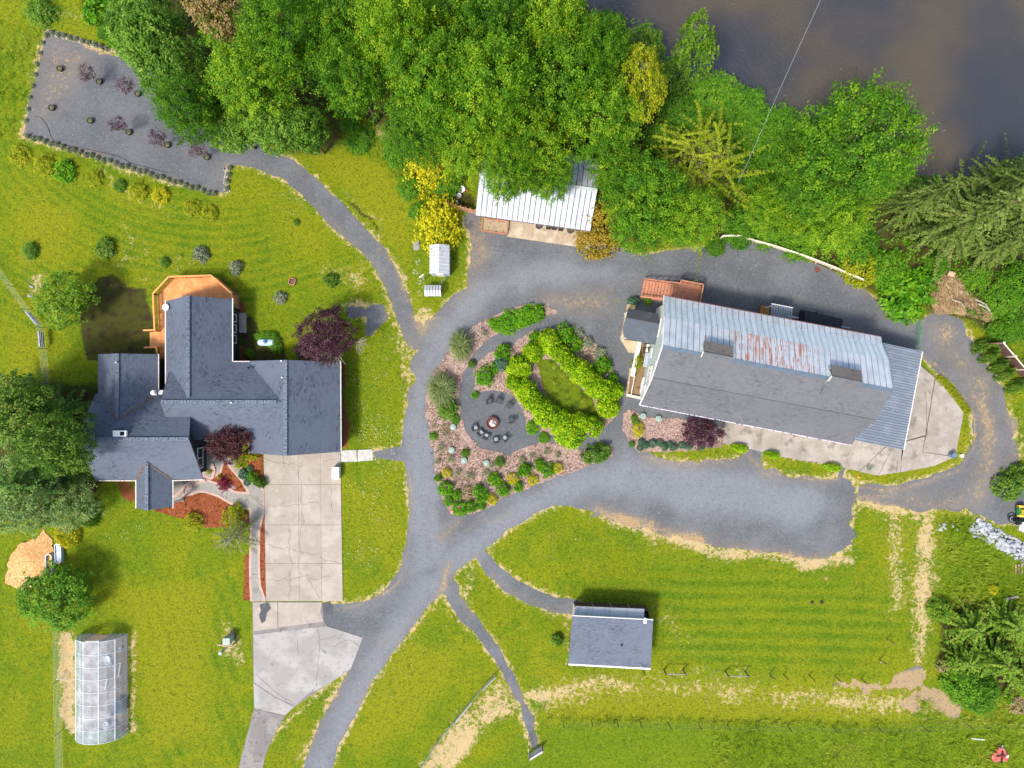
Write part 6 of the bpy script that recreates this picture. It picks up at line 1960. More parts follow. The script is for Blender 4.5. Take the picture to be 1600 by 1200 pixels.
shrub('yelgreen', 'patio_shrub', 996, 566, 10, 1.2, 'yellow green shrub hanging over the low white patio wall', sx=.75, sy=1.3, rz=-.2)
shrub('blue', 'barn_corner_shrub', 992, 470, 9, .9, 'blue green shrub between the redwood stair and the dark porch roof', sx=1.2, sy=.8, rz=0)
shrub('dark', 'barn_corner_shrub', 1013, 469, 7, .7, 'dark low shrub under the redwood stair')

# near the house
gN = 'shrubs in the house beds'
for k, px, py, r, h, lb, sx, sy in [('yelgreen',374,722,10,.9,'yellow shrub beside the top of the front walk',1.2,.7),('yelgreen',388,713,11,.9,'yellow shrub under the garage eave',1.3,.6),('blue',378,741,8,.7,'blue green shrub along the front walk',1,1),
        ('green',394,745,8,.9,'green shrub in the red bark between walk and driveway',1,1),('blue',390,732,6,.5,'grey green mound beneath the yellow shrubs',1,1),('dark',405,754,9,1.2,'dark green shrub at the driveway edge',.9,1.1),('blue',385,754,6,.6,'low grey green shrub at the walk curve',1,1),
        ('yelgreen',300,816,14,1.1,'yellow green shrub at the lower edge of the red bark bed',1,1),('yelgreen',363,806,17,1.3,'yellow green shrub beside the thin pine',.85,1.1),('moss',428,536,14,.8,'green shrub at the right end of the pale blue tank',1.2,.8),('moss',412,524,10,.6,'low green shrub above the pale blue tank',1.6,.7),
        ('yelgreen',326,737,4,.4,'little yellow flowering plant by the porch step',1,1),('yelgreen',343,745,4,.4,'yellow green tuft next to the crimson maple',1,1),('olive',388,551,7,.7,'small pale shrub east of the north wing',1,1),('fern',400,525,6,.5,'fern beside the side step',1,1)]:
    shrub(k, 'house_shrub', px, py, r, h, lb, gN, sx=sx, sy=sy)
shrub('crim', 'crimson_maple', 348, 757, 10, .9, 'tiny crimson lace maple in the walk island')
shrub('moss', 'house_shrub', 365, 712, 8, .6, 'low plant beneath the dark plum lace maple', gN)
shrub('yellow', 'golden_bush', 100, 838, 19, 1.6, 'golden bush at the foot of the grey green tree', sx=1.1, sy=.9)
shrub('olive', 'bronze_bush', 132, 808, 15, 2.0, 'bronze green bush at the corner of the lawn south of the house', sx=.8, sy=1.3, rz=.4)

# lawn shrubs
gQ = 'small dark shrubs scattered on the upper lawn'
for px, py, r, h, k, lb in [(45,391,13,.8,'olive','dull olive shrub near the left edge of the upper lawn'),(163,388,15,1.1,'dark','dark green shrub on the lawn north-west of the deck'),(312,397,11,.9,'sage','dull shrub north of the deck beside a bare patch'),
                         (256,409,8,.6,'olive','small olive shrub just north of the deck'),(368,418,10,.8,'sage','grey shrub at the north-east corner of the deck'),(517,437,11,.8,'dark','dark shrub standing in for a lawn shadow beside the brown bare patch'),  # the dark shrub is added in place of a shadow on the grass
                         (437,465,9,.7,'sage','grey green shrub on the lawn above the plum tree'),(463,347,5,.4,'dark','tiny dark plant on the lawn west of the gravel path'),(870,1001,9,.9,'dark','dark tuft of tall weeds west of the small shed')]:
    shrub(k, 'lawn_shrub', px, py, r, h, lb, gQ)
gY = 'yellowing shrubs in the row below the gravel lot'
for px, py, r, h, k, lb in [(28,243,16,1.0,'yelgreen','lime green shrub at the west end of the row below the lot'),(68,258,16,1.3,'yelgreen','yellow shrub, second from the west in the row below the lot'),(101,266,17,1.4,'green','greener shrub, third from the west in the row below the lot'),
                         (147,278,12,.9,'yelgreen','thin yellowish shrub in the middle of the row'),(186,289,10,.9,'olive','drab shrub after the thin yellowish one'),(214,298,14,1.2,'yelgreen','tall yellow green shrub east of the middle of the row'),(250,305,14,1.1,'yellow','bright yellow shrub of the row'),
                         (298,325,13,1.0,'yelgreen','yellow shrub, second from the east end of the row'),(326,332,13,1.0,'yelgreen','yellow shrub at the east end of the row')]:
    shrub(k, 'row_shrub', px, py, r, h * .7, lb, gY)

# golden bushes by the white sheds
shrub('gold', 'broom_bush', 672, 255, 34, 2.4, 'golden yellow flowering broom at the edge of the wood', rz=0, sy=1.1)
shrub('gold', 'laburnum_tree', 685, 348, 32, 2.8, 'yellow flowering tree behind the small white shed', sy=1.3, rz=0)
shrub('amber', 'amber_tree', 940, 335, 35, 3.4, 'amber yellow shrub at the east corner of the white roofed shed', sy=1.0)
shrub('amber', 'amber_tree', 936, 372, 35, 2.6, 'lower amber yellow shrub beside the gravel, below the other amber one', sy=.85, rz=0)
shrub('moss', 'wall_shrub', 790, 341, 5, .6, 'small green shrub over the timber planter of the white roofed shed')

# river bank and wood edge bushes
gR = 'bushes of the river bank and wood edge'
BANK = [('moss',948,42,30,2.4,'round dark green bush at the river corner'),('olive',1005,68,34,2.6,'olive brown bush leaning over the water'),('olive',1053,112,26,2.2,'olive bush between birch and alder'),('moss',985,80,18,2.0,'green bush between the two river corner bushes'),
        ('moss',1120,150,38,1.6,'rounded bush on the bank just right of the bare white branch'),('moss',1165,165,34,1.4,'low bush at the muddy notch of the bank'),('moss',1150,200,36,1.3,'low mounded bush behind the muddy notch'),('moss',1190,205,32,1.8,'yellowish mounded bush crossed by the power line'),
        ('moss',1225,195,30,1.3,'low bush on the bank right of the power line'),('moss',1250,215,30,1.6,'bush at the foot of the river maple, water side'),('moss',1215,245,34,1.8,'bush between feathery tree and river maple'),('moss',1225,290,26,2.0,'bush north of the low hedge maple'),
        ('moss',1400,275,34,1.6,'bank bush right of the river maple'),('olive',1420,300,28,1.8,'drab bank bush in front of the smaller conifer'),('moss',1160,355,30,1.5,'hedge bush at the west end of the white rail fence'),('moss',1200,362,26,1.2,'hedge bush behind the second panel of the white rail fence'),
        ('moss',1250,378,28,1.4,'hedge bush behind the middle of the white rail fence'),('moss',1345,385,32,2.0,'dark green bush right of the low spreading maple'),('yelgreen',1345,420,28,1.5,'yellow green bush at the east end of the white rail fence'),('moss',1390,420,30,1.6,'bush behind the yellow green fence end bush'),
        ('green',1420,465,36,1.8,'big bright green bush beside the green gate'),('green',1395,445,22,1.6,'bright bush joined to the west side of the big gate bush'),('green',1436,436,20,1.4,'bright bush between the gate bush and the brush pile'),('moss',1466,412,18,1.3,'bush at the north tip of the brush pile'),
        ('moss',1528,432,20,1.4,'bush east of the brush pile tip'),('moss',1572,466,28,1.5,'bush between brush pile and right edge'),('moss',1595,440,30,2.2,'dark bush at the right edge above the brush pile'),('moss',1566,522,22,1.2,'low bush above the corner of the plank fence'),('moss',1590,510,22,1.2,'low bush at the right edge above the plank fence'),
        ('moss',560,215,22,1.2,'bush in the grassy hollow under the maples'),('moss',620,235,24,1.3,'bush left of the golden broom'),('moss',640,290,20,1.1,'green bush below the golden broom, left side'),('moss',700,285,22,1.3,'green bush right of the golden broom'),('moss',655,330,16,1.2,'green bush left of the yellow flowering tree'),
        ('green',150,15,24,1.6,'bright bush at the top left above the pebble edge'),('moss',195,62,26,1.6,'green bush beside the north edge of the gravel lot'),('olive',60,15,22,1.4,'weedy bush at the upper left corner'),('moss',165,48,14,1.0,'small bright bush next to the pebble edge'),('yelgreen',125,8,9,.7,'small yellow flowering bush at the top left'),
        ('moss',1120,385,14,1.2,'small bush at the tip of the white rail fence'),('moss',1062,175,30,1.6,'bank bush under the bare white branch'),('moss',1100,195,30,1.4,'bank bush between feathery tree and rounded bank bush'),('moss',1130,225,30,1.6,'bank bush at the north side of the feathery tree'),('moss',1035,215,26,2.0,'bush under the yellow birch'),('moss',1160,270,30,1.8,'bush east of the feathery tree'),('moss',545,190,16,1.0,'low bush at the wood edge left of the hollow')]
for k, px, py, r, h, lb in BANK:
    shrub(k, 'bank_bush', px, py, r, h, lb, gR)
# thicket at the lower right
gK = 'bushes of the lower right thicket'
spik = [plume_tree(171 + i, 90, 2.3, .3, 2.6, 3, .2, .09, thick_m, bark_m, droop=.05, twig_every=.13, tipk=.6, width=.4, wild=.6) for i in range(2)]
for k, px, py, r, h, lb in [('thick',1500,970,34,2.6,'spiky bush at the north-west of the thicket'),('thick',1560,965,36,2.8,'spiky bush at the top middle of the thicket'),('thick',1600,1000,34,2.8,'thicket bush at the right edge'),('thick',1490,1020,34,2.4,'thicket bush on the western side'),
                         ('thick',1540,1020,40,3.0,'largest spiky bush in the heart of the thicket'),('thick',1590,1050,34,2.4,'thicket bush at the lower right edge'),('moss',1505,1070,30,2.0,'bright leafy bush at the lower west of the thicket'),('moss',1535,1090,28,1.6,'bright leafy bush at the south tip of the thicket'),
                         ('thick',1470,955,16,1.4,'small grey green bush at the thicket corner by the straw track'),('tan',1475,1043,9,.9,'grey dead bush on the west side of the thicket'),('dark',1580,760,22,1.6,'dark shrub at the right edge above the tractor'),('dark',1595,742,16,1.4,'dark shrub at the right edge above the other dark one'),
                         ('yellow',1553,922,8,.6,'small bright yellow flowering clump north of the thicket'),('tan',1595,1105,14,.5,'low brown heap of dead stems at the right edge')]:
    if k == 'thick' and r > 20: put_plume(spik[px % 2], 'thicket_bush', px, py + 2, r / 32, lb, 'shrub', gK)
    else: shrub(k, 'thicket_bush', px, py, r, h, lb, gK)
gP = 'dark shrubs along the plank fence'
for i, (px, py) in enumerate([(1536,541),(1549,556),(1564,571),(1574,584),(1590,603)]):
    shrub('dark', 'fence_shrub', px, py, 13, 1.3, 'dark evergreen, %s from the top beside the plank fence at the right edge' % ordinal(i), gP, sx=1.2, sy=.7, rz=.5)

# edging shrubs round the gravel lot
gE = 'little grey green shrubs edging the gravel lot'
for i in range(33):
    f = i / 32
    shrub('sage', 'edging_ball', 42 + (335 - 42) * f, 212 + (303 - 212) * f + 3 * math.sin(i * 2.1) * .5, 3.9, .42, 'grey green ball, %s from the west along the south edge of the gravel lot' % ordinal(i), gE)
for i, (px, py) in enumerate([(72,54),(81,50),(90,53),(99,55),(109,58),(118,60),(128,63),(137,66),(147,69),(157,71),(166,75),(188,82),(195,86)]):
    shrub('sage', 'edging_ball', px, py, 3.8, .4, 'grey green ball, %s from the west along the pebble strip' % ordinal(i), gE)
for i, (px, py) in enumerate([(359,262),(357,272),(355,283),(353,294)]):
    shrub('sage', 'edging_ball', px, py, 3.8, .4, 'grey green ball, %s from the top on the lot\'s east edge' % ordinal(i), gE)
for i, (px, py) in enumerate([(66,66),(62,82),(57,100),(55,116),(51,134),(46,152),(43,170),(40,188)]):
    shrub('sage', 'edging_ball', px, py, 3.0, .3, 'tiny grey green ball, %s from the top on the lot\'s west edge' % ordinal(i), gE)

# potted young trees in the lot
pot_m = layered('dark_planter_rim', '#3a3931', [('#555240', 6, 3, .5, .7)])
pot = MB().lathe((0, 0, 0), [(.24, 0), (.30, .32), (.31, .34), (.23, .34), (.21, .26), (0, .25)], 18).mesh('pot')
pot.materials.append(pot_m)
psoil = MB().lathe((0, 0, .255), [(.215, 0), (.1, .03), (0, .035)], 14).mesh('pot_soil')
psoil.materials.append(layered('pot_weeds', '#6a6642', [('#56602a', 8, 3, .5, .65)]))
sap = Kind(maroon_m, bark_pale, .95, .75, 2.2, (161, 162, 163), n_lobe=9, n_cl=70, n_leaf=9, cl_r=.22, leaf=.10, lobe_r=.36, tr=.03, twig=10, ragged=.3)
stick = MB().tube([(0, 0, .2), (.05, .02, 1.2), (.02, .05, 2.1)], .018, 5, .008)
for k in range(5):
    a = k * 2.4
    stick.tube([(.05, .03, 1.1 + .18 * k), (.05 + .3 * math.cos(a), .03 + .3 * math.sin(a), 1.45 + .18 * k)], .008, 4, .004, cap=False)
stick = stick.mesh('trunk')
stick.materials.append(bark_pale)
gO = 'potted saplings standing in the gravel lot'
POTS = [(96,109,0,'bare potted sapling at the north-west of the gravel lot'),(157,129,1,'maroon potted sapling, first leafy one in the north row of the lot'),(217,148,2,'maroon potted sapling, second leafy one in the north row of the lot'),(280,165,3,'maroon potted sapling half under the hawthorn at the north-east of the lot'),
        (83,170,0,'bare potted sapling nearest the west edge of the lot'),(143,190,0,'bare potted sapling in the middle of the south row of the lot'),(203,208,1,'maroon potted sapling, first leafy one in the south row of the lot'),(263,228,2,'maroon potted sapling, second leafy one in the south row of the lot'),(324.5,247,3,'maroon potted sapling nearest the path, at the east end of the south row')]
for px, py, k, lb in POTS:
    t = thing('potted_sapling', lb, 'potted tree', (*M2(px, py), .012), gO, rz=px)
    obj('pot', pot, None, t); obj('pot_soil', psoil, None, t)
    if k:
        me, tm = sap.var[k - 1]
        obj('crown', me, None, t); obj('trunk', tm, None, t)
    else: obj('trunk', stick, None, t)

# bare saplings with straw rings on the right-hand field
tw = MB().tube([(0, 0, 0), (.02, .03, .7), (0, .02, 1.3)], .016, 5, .006)
for k in range(6):
    a = k * 2.4
    tw.tube([(.01, .02, .5 + .13 * k), (.22 * math.cos(a), .22 * math.sin(a), .75 + .13 * k)], .007, 4, .004, cap=False)
twm = tw.mesh('field_sapling')
twm.materials.append(bark_m)
gD = 'newly planted bare saplings on the right-hand lawn'
SAPS = [(861,840,'bare sapling on the lawn tip south of the road, left one of the first pair'),(859,870,'bare sapling below the left one on the lawn tip'),(889,817,'bare sapling closest to the road on the lawn tip'),(902,838,'bare sapling just right of the lawn tip pair')]
for px, py, lb in SAPS:
    solo('field_sapling', twm, None, lb, 'sapling', gD).location = (*M2(px, py), 0)
for i, (px, py) in enumerate([(943,843),(983,851),(1021,856),(1063,863),(1102,871),(1137,877),(1180,884),(1290,900),(1340,910),(1380,915)]):
    solo('field_sapling', twm, None, 'bare sapling, %s from the west in the row below the straw fringe' % ordinal(i), 'sapling', gD).location = (*M2(px, py), 0)

# ---- uncountable low growth
def scatter_cover(name, zones, n, cl, mt, label, cat, hmax=.5, leaf=.2, seed=3, avoid=None, clr=.32):
    rs = np.random.RandomState(seed)
    xs = rs.uniform(-53, 53, n)
    ys = rs.uniform(-40, 40, n)
    z = zone_field(xs, ys, zones)
    keep = rs.rand(n) < z
    if avoid is not None: keep &= ~avoid(xs, ys)
    xs, ys = xs[keep], ys[keep]
    rv = sdf_poly(xs, ys, RIVER, margin=8.0) + fbm(xs, ys, 3.0, 5) * 1.2
    gz = -2.6 * sstep(rv, -2.2, 1.6)
    keep = gz > -1.55
    xs, ys, gz = xs[keep], ys[keep], gz[keep]
    hh = hmax * (0.3 + 1.1 * vnoise(xs, ys, 1.8, 81))
    P = np.stack([xs, ys, gz + hh * rs.uniform(.3, 1, len(xs))], 1)
    O = np.tile(np.array([[0, 0, 1.0]]), (len(xs), 1))
    t0 = .5 + (vnoise(xs, ys, 2.5, 83) - .5) * .6 + rs.normal(size=len(xs)) * .1
    me = leaf_mesh(name, *cluster_leaves(rs, P, O, cl, clr, leaf, t0, flat=.8, up=.7))
    me.materials.append(mt)
    return solo(name, me, None, label, cat, kind='stuff')
roadfree = lambda x, y: road_field(x, y) > -0.35
scatter_cover('undergrowth', [('p', [(330,170),(560,190),(600,210),(700,300),(745,262),(935,250),(1000,300),(1130,375),(1340,440),(1420,490),(1460,470),(1530,505),(1640,560),(1640,225),(1480,255),(1190,140),(1060,90),(920,-10),(170,-10),(190,60)], 1, .8), ('p', [(1475,955),(1620,945),(1620,1075),(1540,1095),(1485,1060)], .8, .8)],
              30000, 7, moss_m, 'low green undergrowth between the trees of the river bank', 'undergrowth', .55, .24, 3, roadfree)
grass_m = leaf_mat('long_grass_blades', ['#5c7c10', '#7a9818', '#98a82c', '#acac48'], .3)
def grass_tufts(name, zones, n, hgt, label, seed, mt, per=5, wid=.02):
    rs = np.random.RandomState(seed)
    xs, ys = rs.uniform(-53, 53, n), rs.uniform(-40, 40, n)
    keep = rs.rand(n) < zone_field(xs, ys, zones)
    keep &= ~(road_field(xs, ys) > -0.15)
    xs, ys = np.repeat(xs[keep], per), np.repeat(ys[keep], per)
    k = len(xs)
    L_ = hgt * rs.uniform(.5, 1.3, k) * (.6 + .8 * vnoise(xs, ys, 1.5, 85))
    tilt = rs.normal(size=(k, 2)) * .55 + np.stack([fbm(xs, ys, 2.5, 87), fbm(xs, ys, 2.5, 88)], 1) * 2.2
    A = unit(np.stack([tilt[:, 0], tilt[:, 1], np.ones(k)], 1))
    C = np.stack([xs + rs.normal(size=k) * .08, ys + rs.normal(size=k) * .08, np.zeros(k)], 1) + A * (L_ / 2)[:, None]
    N = np.stack([-A[:, 2] * tilt[:, 0], -A[:, 2] * tilt[:, 1], np.ones(k)], 1) + rs.normal(size=(k, 3)) * .2
    t = .45 + (vnoise(xs, ys, 2.2, 89) - .5) * .7 + rs.normal(size=k) * .15
    me = leaf_mesh(name, C, A, N, L_, L_ * wid + .02, t, 0)
    me.materials.append(mt)
    return solo(name, me, None, label, 'grass', kind='stuff')
grass_tufts('long_grass', [('p', [(1470,815),(1520,822),(1565,850),(1640,930),(1640,960),(1480,960),(1462,900)], 1, 1.2), ('p', [(1130,1150),(1300,1148),(1640,1136),(1640,1230),(1100,1230)], .6, 1.5),
            ('p', [(1440,1090),(1640,1090),(1640,1140),(1440,1130)], .5, 1.0), ('p', [(540,200),(640,215),(655,300),(610,270),(560,230)], .8, .8), ('p', [(40,40),(70,45),(45,120),(25,215),(0,215),(0,40)], .5, 2), ('b', [(850,1122,5),(1000,1125,5),(1300,1134,5),(1620,1128,5)], 1, .3),
            ('p', [(1480,590),(1640,560),(1640,750),(1600,690)], .4, 1)], 120000, .5, 'long unmown grass on the rough ground at the lower right and along the edges', 7, grass_m, per=6, wid=.05)
straw_l = leaf_mat('dry_straw_blades', ['#887650', '#a89468', '#c4b088', '#d0be9a'], .2)
grass_tufts('dry_grass', [(k, p, min(a, 1) * .8, s_) for k, p, a, s_ in STRAW if a >= .6], 60000, .22, 'dry straw coloured grass tufts fringing the gravel', 11, straw_l, per=3, wid=.08)
scatter_cover('bed_ground_cover', [('p', [(672,640),(705,655),(720,690),(760,715),(800,720),(840,705),(870,710),(830,750),(780,775),(740,795),(705,795),(685,760)], .5, .6), ('p', [(760,505),(745,540),(720,565),(735,515)], .4, .5), ('p', [(880,520),(930,545),(955,590),(925,575)], .4, .5)], 150000, 4, leaf_mat('brown_olive_ground_cover', ['#4a4328', '#5f5a34', '#7a6d48', '#8a7a5a'], .2), 'low brownish ground cover plants between the shrubs of the bark beds', 'ground cover', .25, .14, 19, None, .22)
# clover heads on the lawn between house and driveway
rs = np.random.RandomState(21)
P = []
for px, py, r, n in [(560,650,26,60),(590,665,20,50),(575,680,18,70),(615,675,14,40),(560,590,14,24),(590,570,22,40),(600,600,20,30),(590,700,30,60),(620,720,14,30),(560,765,20,40),(580,770,16,30),(590,800,18,30),(575,870,24,60),(560,860,18,30),
                     (605,745,20,40),(595,830,20,20),(220,822,6,14),(196,835,8,16),(170,838,5,8),(650,425,5,40),(653,410,5,40),(655,440,5,30),(455,330,14,14),(600,1060,60,40),(400,1120,12,10),(190,400,60,20),(1150,560,10,0),(700,1000,60,40)]:
    for _ in range(n // 2):
        a, q = rs.uniform(0, 6.28), r * math.sqrt(rs.rand())
        P.append((*M2(px + q * math.cos(a), py + q * math.sin(a)), .10 + .06 * rs.rand()))
P = np.array(P)
k = len(P)
me = leaf_mesh('clover_flowers', P, rs.normal(size=(k, 3)) * np.array([1, 1, .1]), np.tile([[0, 0, 1.0]], (k, 1)), rs.uniform(.05, .11, k), rs.uniform(.05, .09, k), rs.rand(k), .1)
me.materials.append(leaf_mat('white_clover_heads', ['#b9bd9a', '#d2d4b8', '#dcdcc4'], .2))
solo('clover_flowers', me, None, 'scattered white clover heads on the lawns', 'flowers', kind='stuff')
# white blossom tufts on the hawthorns
# ------------------------------------------------------------------ white roofed shed by the wood
AS = math.radians(7.9)
SU, SV = Vector((math.cos(AS), -math.sin(AS), 0)), Vector((math.sin(AS), math.cos(AS), 0))
def LS(u, v, h=0.0): return SU * u + SV * v + Vector((0, 0, h))
shed = thing('white_roofed_shed', 'long shed with white metal gable roof half covered by overhanging maples', 'shed', LS(0, 19, 0))
su0, su1 = -5.86, 5.55
NP_ = 22
pw_ = (su1 - su0) / NP_
sheets(shed, LS(su0, 19.5, 3.95), SU, LS(0, 15.92 - 19.5, 2.4 - 3.95), NP_, pw_, white_metal, ribs=1, rib=.05)
sheets(shed, LS(su0, 19.5, 3.95), SU, LS(0, 23.0 - 19.5, 2.4 - 3.95), NP_, pw_, layered('grey_white_roof_sheet', '#aeb6bc', [('#959da5', 2.5, 4, .5, .66, (3, .5, 1), .137), ('#c2c8cc', 4, 3, .55, .7, (4, .6, 1), .137)], rough=.5, metal=.2, objvar=.05), ribs=1, rib=.05)
obj('ridge_cap', MB().bar(LS(su0, 19.5, 4.0), LS(su1, 19.5, 4.0), .34, .04), galv, shed)
obj('eave_trim', MB().bar(LS(su0, 15.88, 2.34), LS(su1, 15.88, 2.34), .06, .12), layered('purple_grey_trim', '#6f6873'), shed)
sw = [(16.4, 0), (22.5, 0), (22.5, 2.5), (19.45, 3.8), (16.4, 2.5)]
mb = MB()
vs = [LS(su0 + .3, v, h) for v, h in sw] + [LS(su1 - .3, v, h) for v, h in sw]
mb.add(vs, [(0, 1, 2, 3, 4), (9, 8, 7, 6, 5)] + [(i, 5 + i, 5 + (i + 1) % 5, (i + 1) % 5) for i in range(5)])
obj('wall', mb, layered('weathered_board_wall', '#6e5546', [('#8a6c58', 3, 3, .5, .7)], bump=(6, .01, .4)), shed)
for u_ in (-3.2, 0.6, 3.6):
    obj('door', MB().box(LS(u_, 16.37, 1.0), (1.1, .08, 2.0), axes=(SU, SV, (0, 0, 1))), trim_white, shed)
sa = thing('shed_apron', 'sandy concrete apron along the front of the white roofed shed', 'pavement', LS(0, 15.7, 0), kind='structure')
sandc = layered('sandy_apron_concrete', '#a2927b', [('#b8a992', .9, 4, .45, .66), ('#86765f', 2, 4, .58, .74)], bump=(30, .004, .5), spec=.2)
for i, (a_, b_) in enumerate([(-2.55, -.1), (-.08, 2.5), (2.52, 5.9)]):
    obj('slab', MB().prism([LS(a_, 14.75 - .02 * i)[:2], LS(b_, 14.72 - .02 * i)[:2], LS(b_, 16.4)[:2], LS(a_, 16.4)[:2]], .0, .1), sandc, sa)
pl = thing('timber_planter', 'low timber framed planter box at the west end of the white roofed shed', 'planter', LS(-3.8, 15.2, 0))
for a_, b_ in (((-5.2, 14.95), (-2.6, 14.95)), ((-5.2, 16.2), (-5.2, 14.95)), ((-2.6, 16.2), (-2.6, 14.95)), ((-5.2, 16.2), (-2.6, 16.2))):
    obj('plank', MB().bar(LS(*a_, .22), LS(*b_, .22), .1, .44), layered('orange_tan_timber', '#a9775a', [('#8b5d44', 4, 3, .5, .7)]), pl)
obj('soil', MB().prism([LS(-5.15, 15.0)[:2], LS(-2.65, 15.0)[:2], LS(-2.65, 16.15)[:2], LS(-5.15, 16.15)[:2]], .02, .3), layered('dry_planter_soil', '#9c8a70', [('#75604a', 4, 3, .5, .68)], bump=(12, .04, .8)), pl)
barrel_m = layered('dark_barrel_wood', '#4b443f', [('#5d554e', 4, 3, .5, .7)])
for px, lb in ((842, 'dark half barrel by the shed wall, left of the three small crates'), (891, 'dark half barrel by the shed wall, right of the three small crates')):
    p = W(px, 353 if px < 850 else 360, 0.3)
    t = thing('half_barrel', lb, 'barrel', (p.x, p.y, .1), 'half barrels by the white roofed shed')
    obj('barrel', MB().lathe((p.x, p.y, .1), [(.30, 0), (.36, .3), (.34, .5), (.29, .5), (.28, .42), (0, .42)], 20), barrel_m, t)
    obj('hoop', MB().lathe((p.x, p.y, .1), [(.345, .14), (.36, .15), (.365, .19), (.35, .2)], 20), lead_m, t)
for i, (px, py) in enumerate([(857, 355), (866, 356), (876, 357.5)]):
    p = W(px, py, .2)
    t = thing('small_crate', ['leftmost', 'middle', 'rightmost'][i] + ' of three small dark crates under the eave of the white roofed shed', 'crate', (p.x, p.y, .1), 'small crates by the white roofed shed', rz=-AS)
    for sx, sy, wx, wy in ((0, -.2, .46, .03), (0, .2, .46, .03), (-.22, 0, .03, .38), (.22, 0, .03, .38)):
        obj('side', MB().box((sx, sy, .15), (wx, wy, .28)), barrel_m, t, local=True)
    obj('base', MB().box((0, 0, .04), (.42, .38, .04)), barrel_m, t, local=True)
# plank fence left of the shed, with a few things behind it
pf = thing('shed_fence', 'short plank fence joining the white roofed shed to the golden bushes', 'fence', (*M2(720, 325), 0))
fa, fb = Vector((*M2(699, 323), 0)), Vector((*M2(744, 335), 0))
fm1 = layered('pale_orange_fence_planks', '#b98a68', [('#94684c', 4, 3, .5, .7), ('#cba98a', 3, 3, .55, .7)], objvar=.15)
d_ = (fb - fa).normalized()
n = 18
for i in range(n):
    p = fa.lerp(fb, (i + .5) / n)
    obj('plank', MB().box(p + Vector((0, 0, .75 + .04 * (i % 3))), ((fb - fa).length / n - .015, .03, 1.5), axes=(d_, d_.cross(Vector((0, 0, -1))), (0, 0, 1))), fm1, pf)
for i in range(7):
    p = fa.lerp(fb, i / 6) + d_.cross(Vector((0, 0, -1))) * .07
    obj('post', MB().box(p + Vector((0, 0, .85)), (.09, .09, 1.75)), redwood, pf)
for z in (.4, 1.25):
    obj('rail', MB().bar(fa + Vector((0, .06, z)), fb + Vector((0, .06, z)), .05, .09), fm1, pf)
def bucket(px, py, r, h, mt, name, label, cat, group=None):
    p = Vector((*M2(px, py), 0))
    return solo(name, MB().lathe((0, 0, 0), [(r * .8, 0), (r, h), (r * 1.04, h), (r * .9, h - .02), (r * .78, .06), (0, .05)], 16), mt, label, cat, group, loc=None).__setattr__('location', p)
bucket(722, 297, .32, .35, steel_w, 'white_tub', 'white tub behind the plank fence next to the white roofed shed', 'tub')
bucket(717, 307, .28, .3, lead_m, 'grey_bin', 'grey bin between the white tub and the plank fence', 'bin')
bucket(729, 299, .16, .2, layered('terracotta', '#9a5a3c'), 'clay_pot', 'small clay pot beside the white tub behind the fence', 'pot')
bucket(714, 316, .12, .3, steel_w, 'white_bottle', 'small white canister against the plank fence', 'canister')

# ------------------------------------------------------------------ little white sheds
ws = thing('small_white_shed', 'small white metal garden shed below the yellow flowering tree', 'shed', (*M2(688, 408), 0))
cx_, cy_ = -7.18, 12.35
wx, wy, he, hr = .98, 1.45, 1.75, 2.25
corr = layered('corrugated_white_sheet', '#b9bcc2', [('#a8abb2', 2, 3, .5, .7)], rough=.5, metal=.1, objvar=.03)
obj('wall', MB().box((cx_, cy_, he / 2), (wx * 2 - .12, wy * 2 - .12, he)), layered('white_corrugated_wall', '#b4b6bc', [('#9fa1a8', 2, 3, .5, .7)]), ws)
mb = MB()
mb.add([(cx_ - wx + .06, cy_ - wy + .06, he), (cx_ + wx - .06, cy_ - wy + .06, he), (cx_, cy_ - wy + .06, hr - .05), (cx_ - wx + .06, cy_ + wy - .06, he), (cx_ + wx - .06, cy_ + wy - .06, he), (cx_, cy_ + wy - .06, hr - .05)], [(0, 1, 2), (5, 4, 3), (0, 2, 5, 3), (1, 4, 5, 2)])
obj('gable', mb, bpy.data.materials['white_corrugated_wall'], ws)
NPW = 8
for sgn in (-1, 1):
    sheets(ws, (cx_, cy_ - wy if sgn > 0 else cy_ + wy, hr), (0, sgn, 0), (sgn * wx, 0, he - hr), NPW, 2 * wy / NPW, corr, ribs=2, rib=.03)
obj('shed_door', MB().box((cx_, cy_ - wy + .02, .85), (.8, .05, 1.6)), trim_white, ws)
wc = thing('pump_shelter', 'small white gabled pump shelter below the white garden shed', 'shelter', (*M2(676, 455), 0))
qx, qy = W(676, 454, 1.3)[:2]
for sgn in (-1, 1):
    sheets(wc, (qx - sgn * -.85 if False else qx + (-.85 if sgn > 0 else .85), qy, 1.55), (sgn, 0, 0), (0, -sgn * .55, -.35) if sgn > 0 else (0, .55, -.35), 6, 1.7 / 6, corr, ribs=1, rib=.02)
for sx in (-.7, .7):
    for sy in (-.4, .4):
        obj('post', MB().box((qx + sx, qy + sy, .6), (.09, .09, 1.2)), trim_white, wc)
obj('pump_box', MB().box((qx, qy, .35), (1.1, .6, .7)), conc_wall, wc)
p0, p1 = W(663, 437, 0), W(674, 450, 2.4)
solo('white_pole', MB().tube([p0, (p0.x + .05, p0.y - .05, 2.6)], .055, 8).box((p0.x + .05, p0.y - .05, 2.65), (.5, .12, .1), .6), steel_w, 'white metal pole with a short crossbar beside the pump shelter', 'pole')
fx_ = [Vector((*M2(703, 427), 0)), Vector((*M2(689, 446), 0))]
wf = thing('side_wire_fence', 'short green wire fence between white shed and pump shelter', 'fence', fx_[0])
green_w = layered('green_wire', '#5f7f5c', rough=.5)
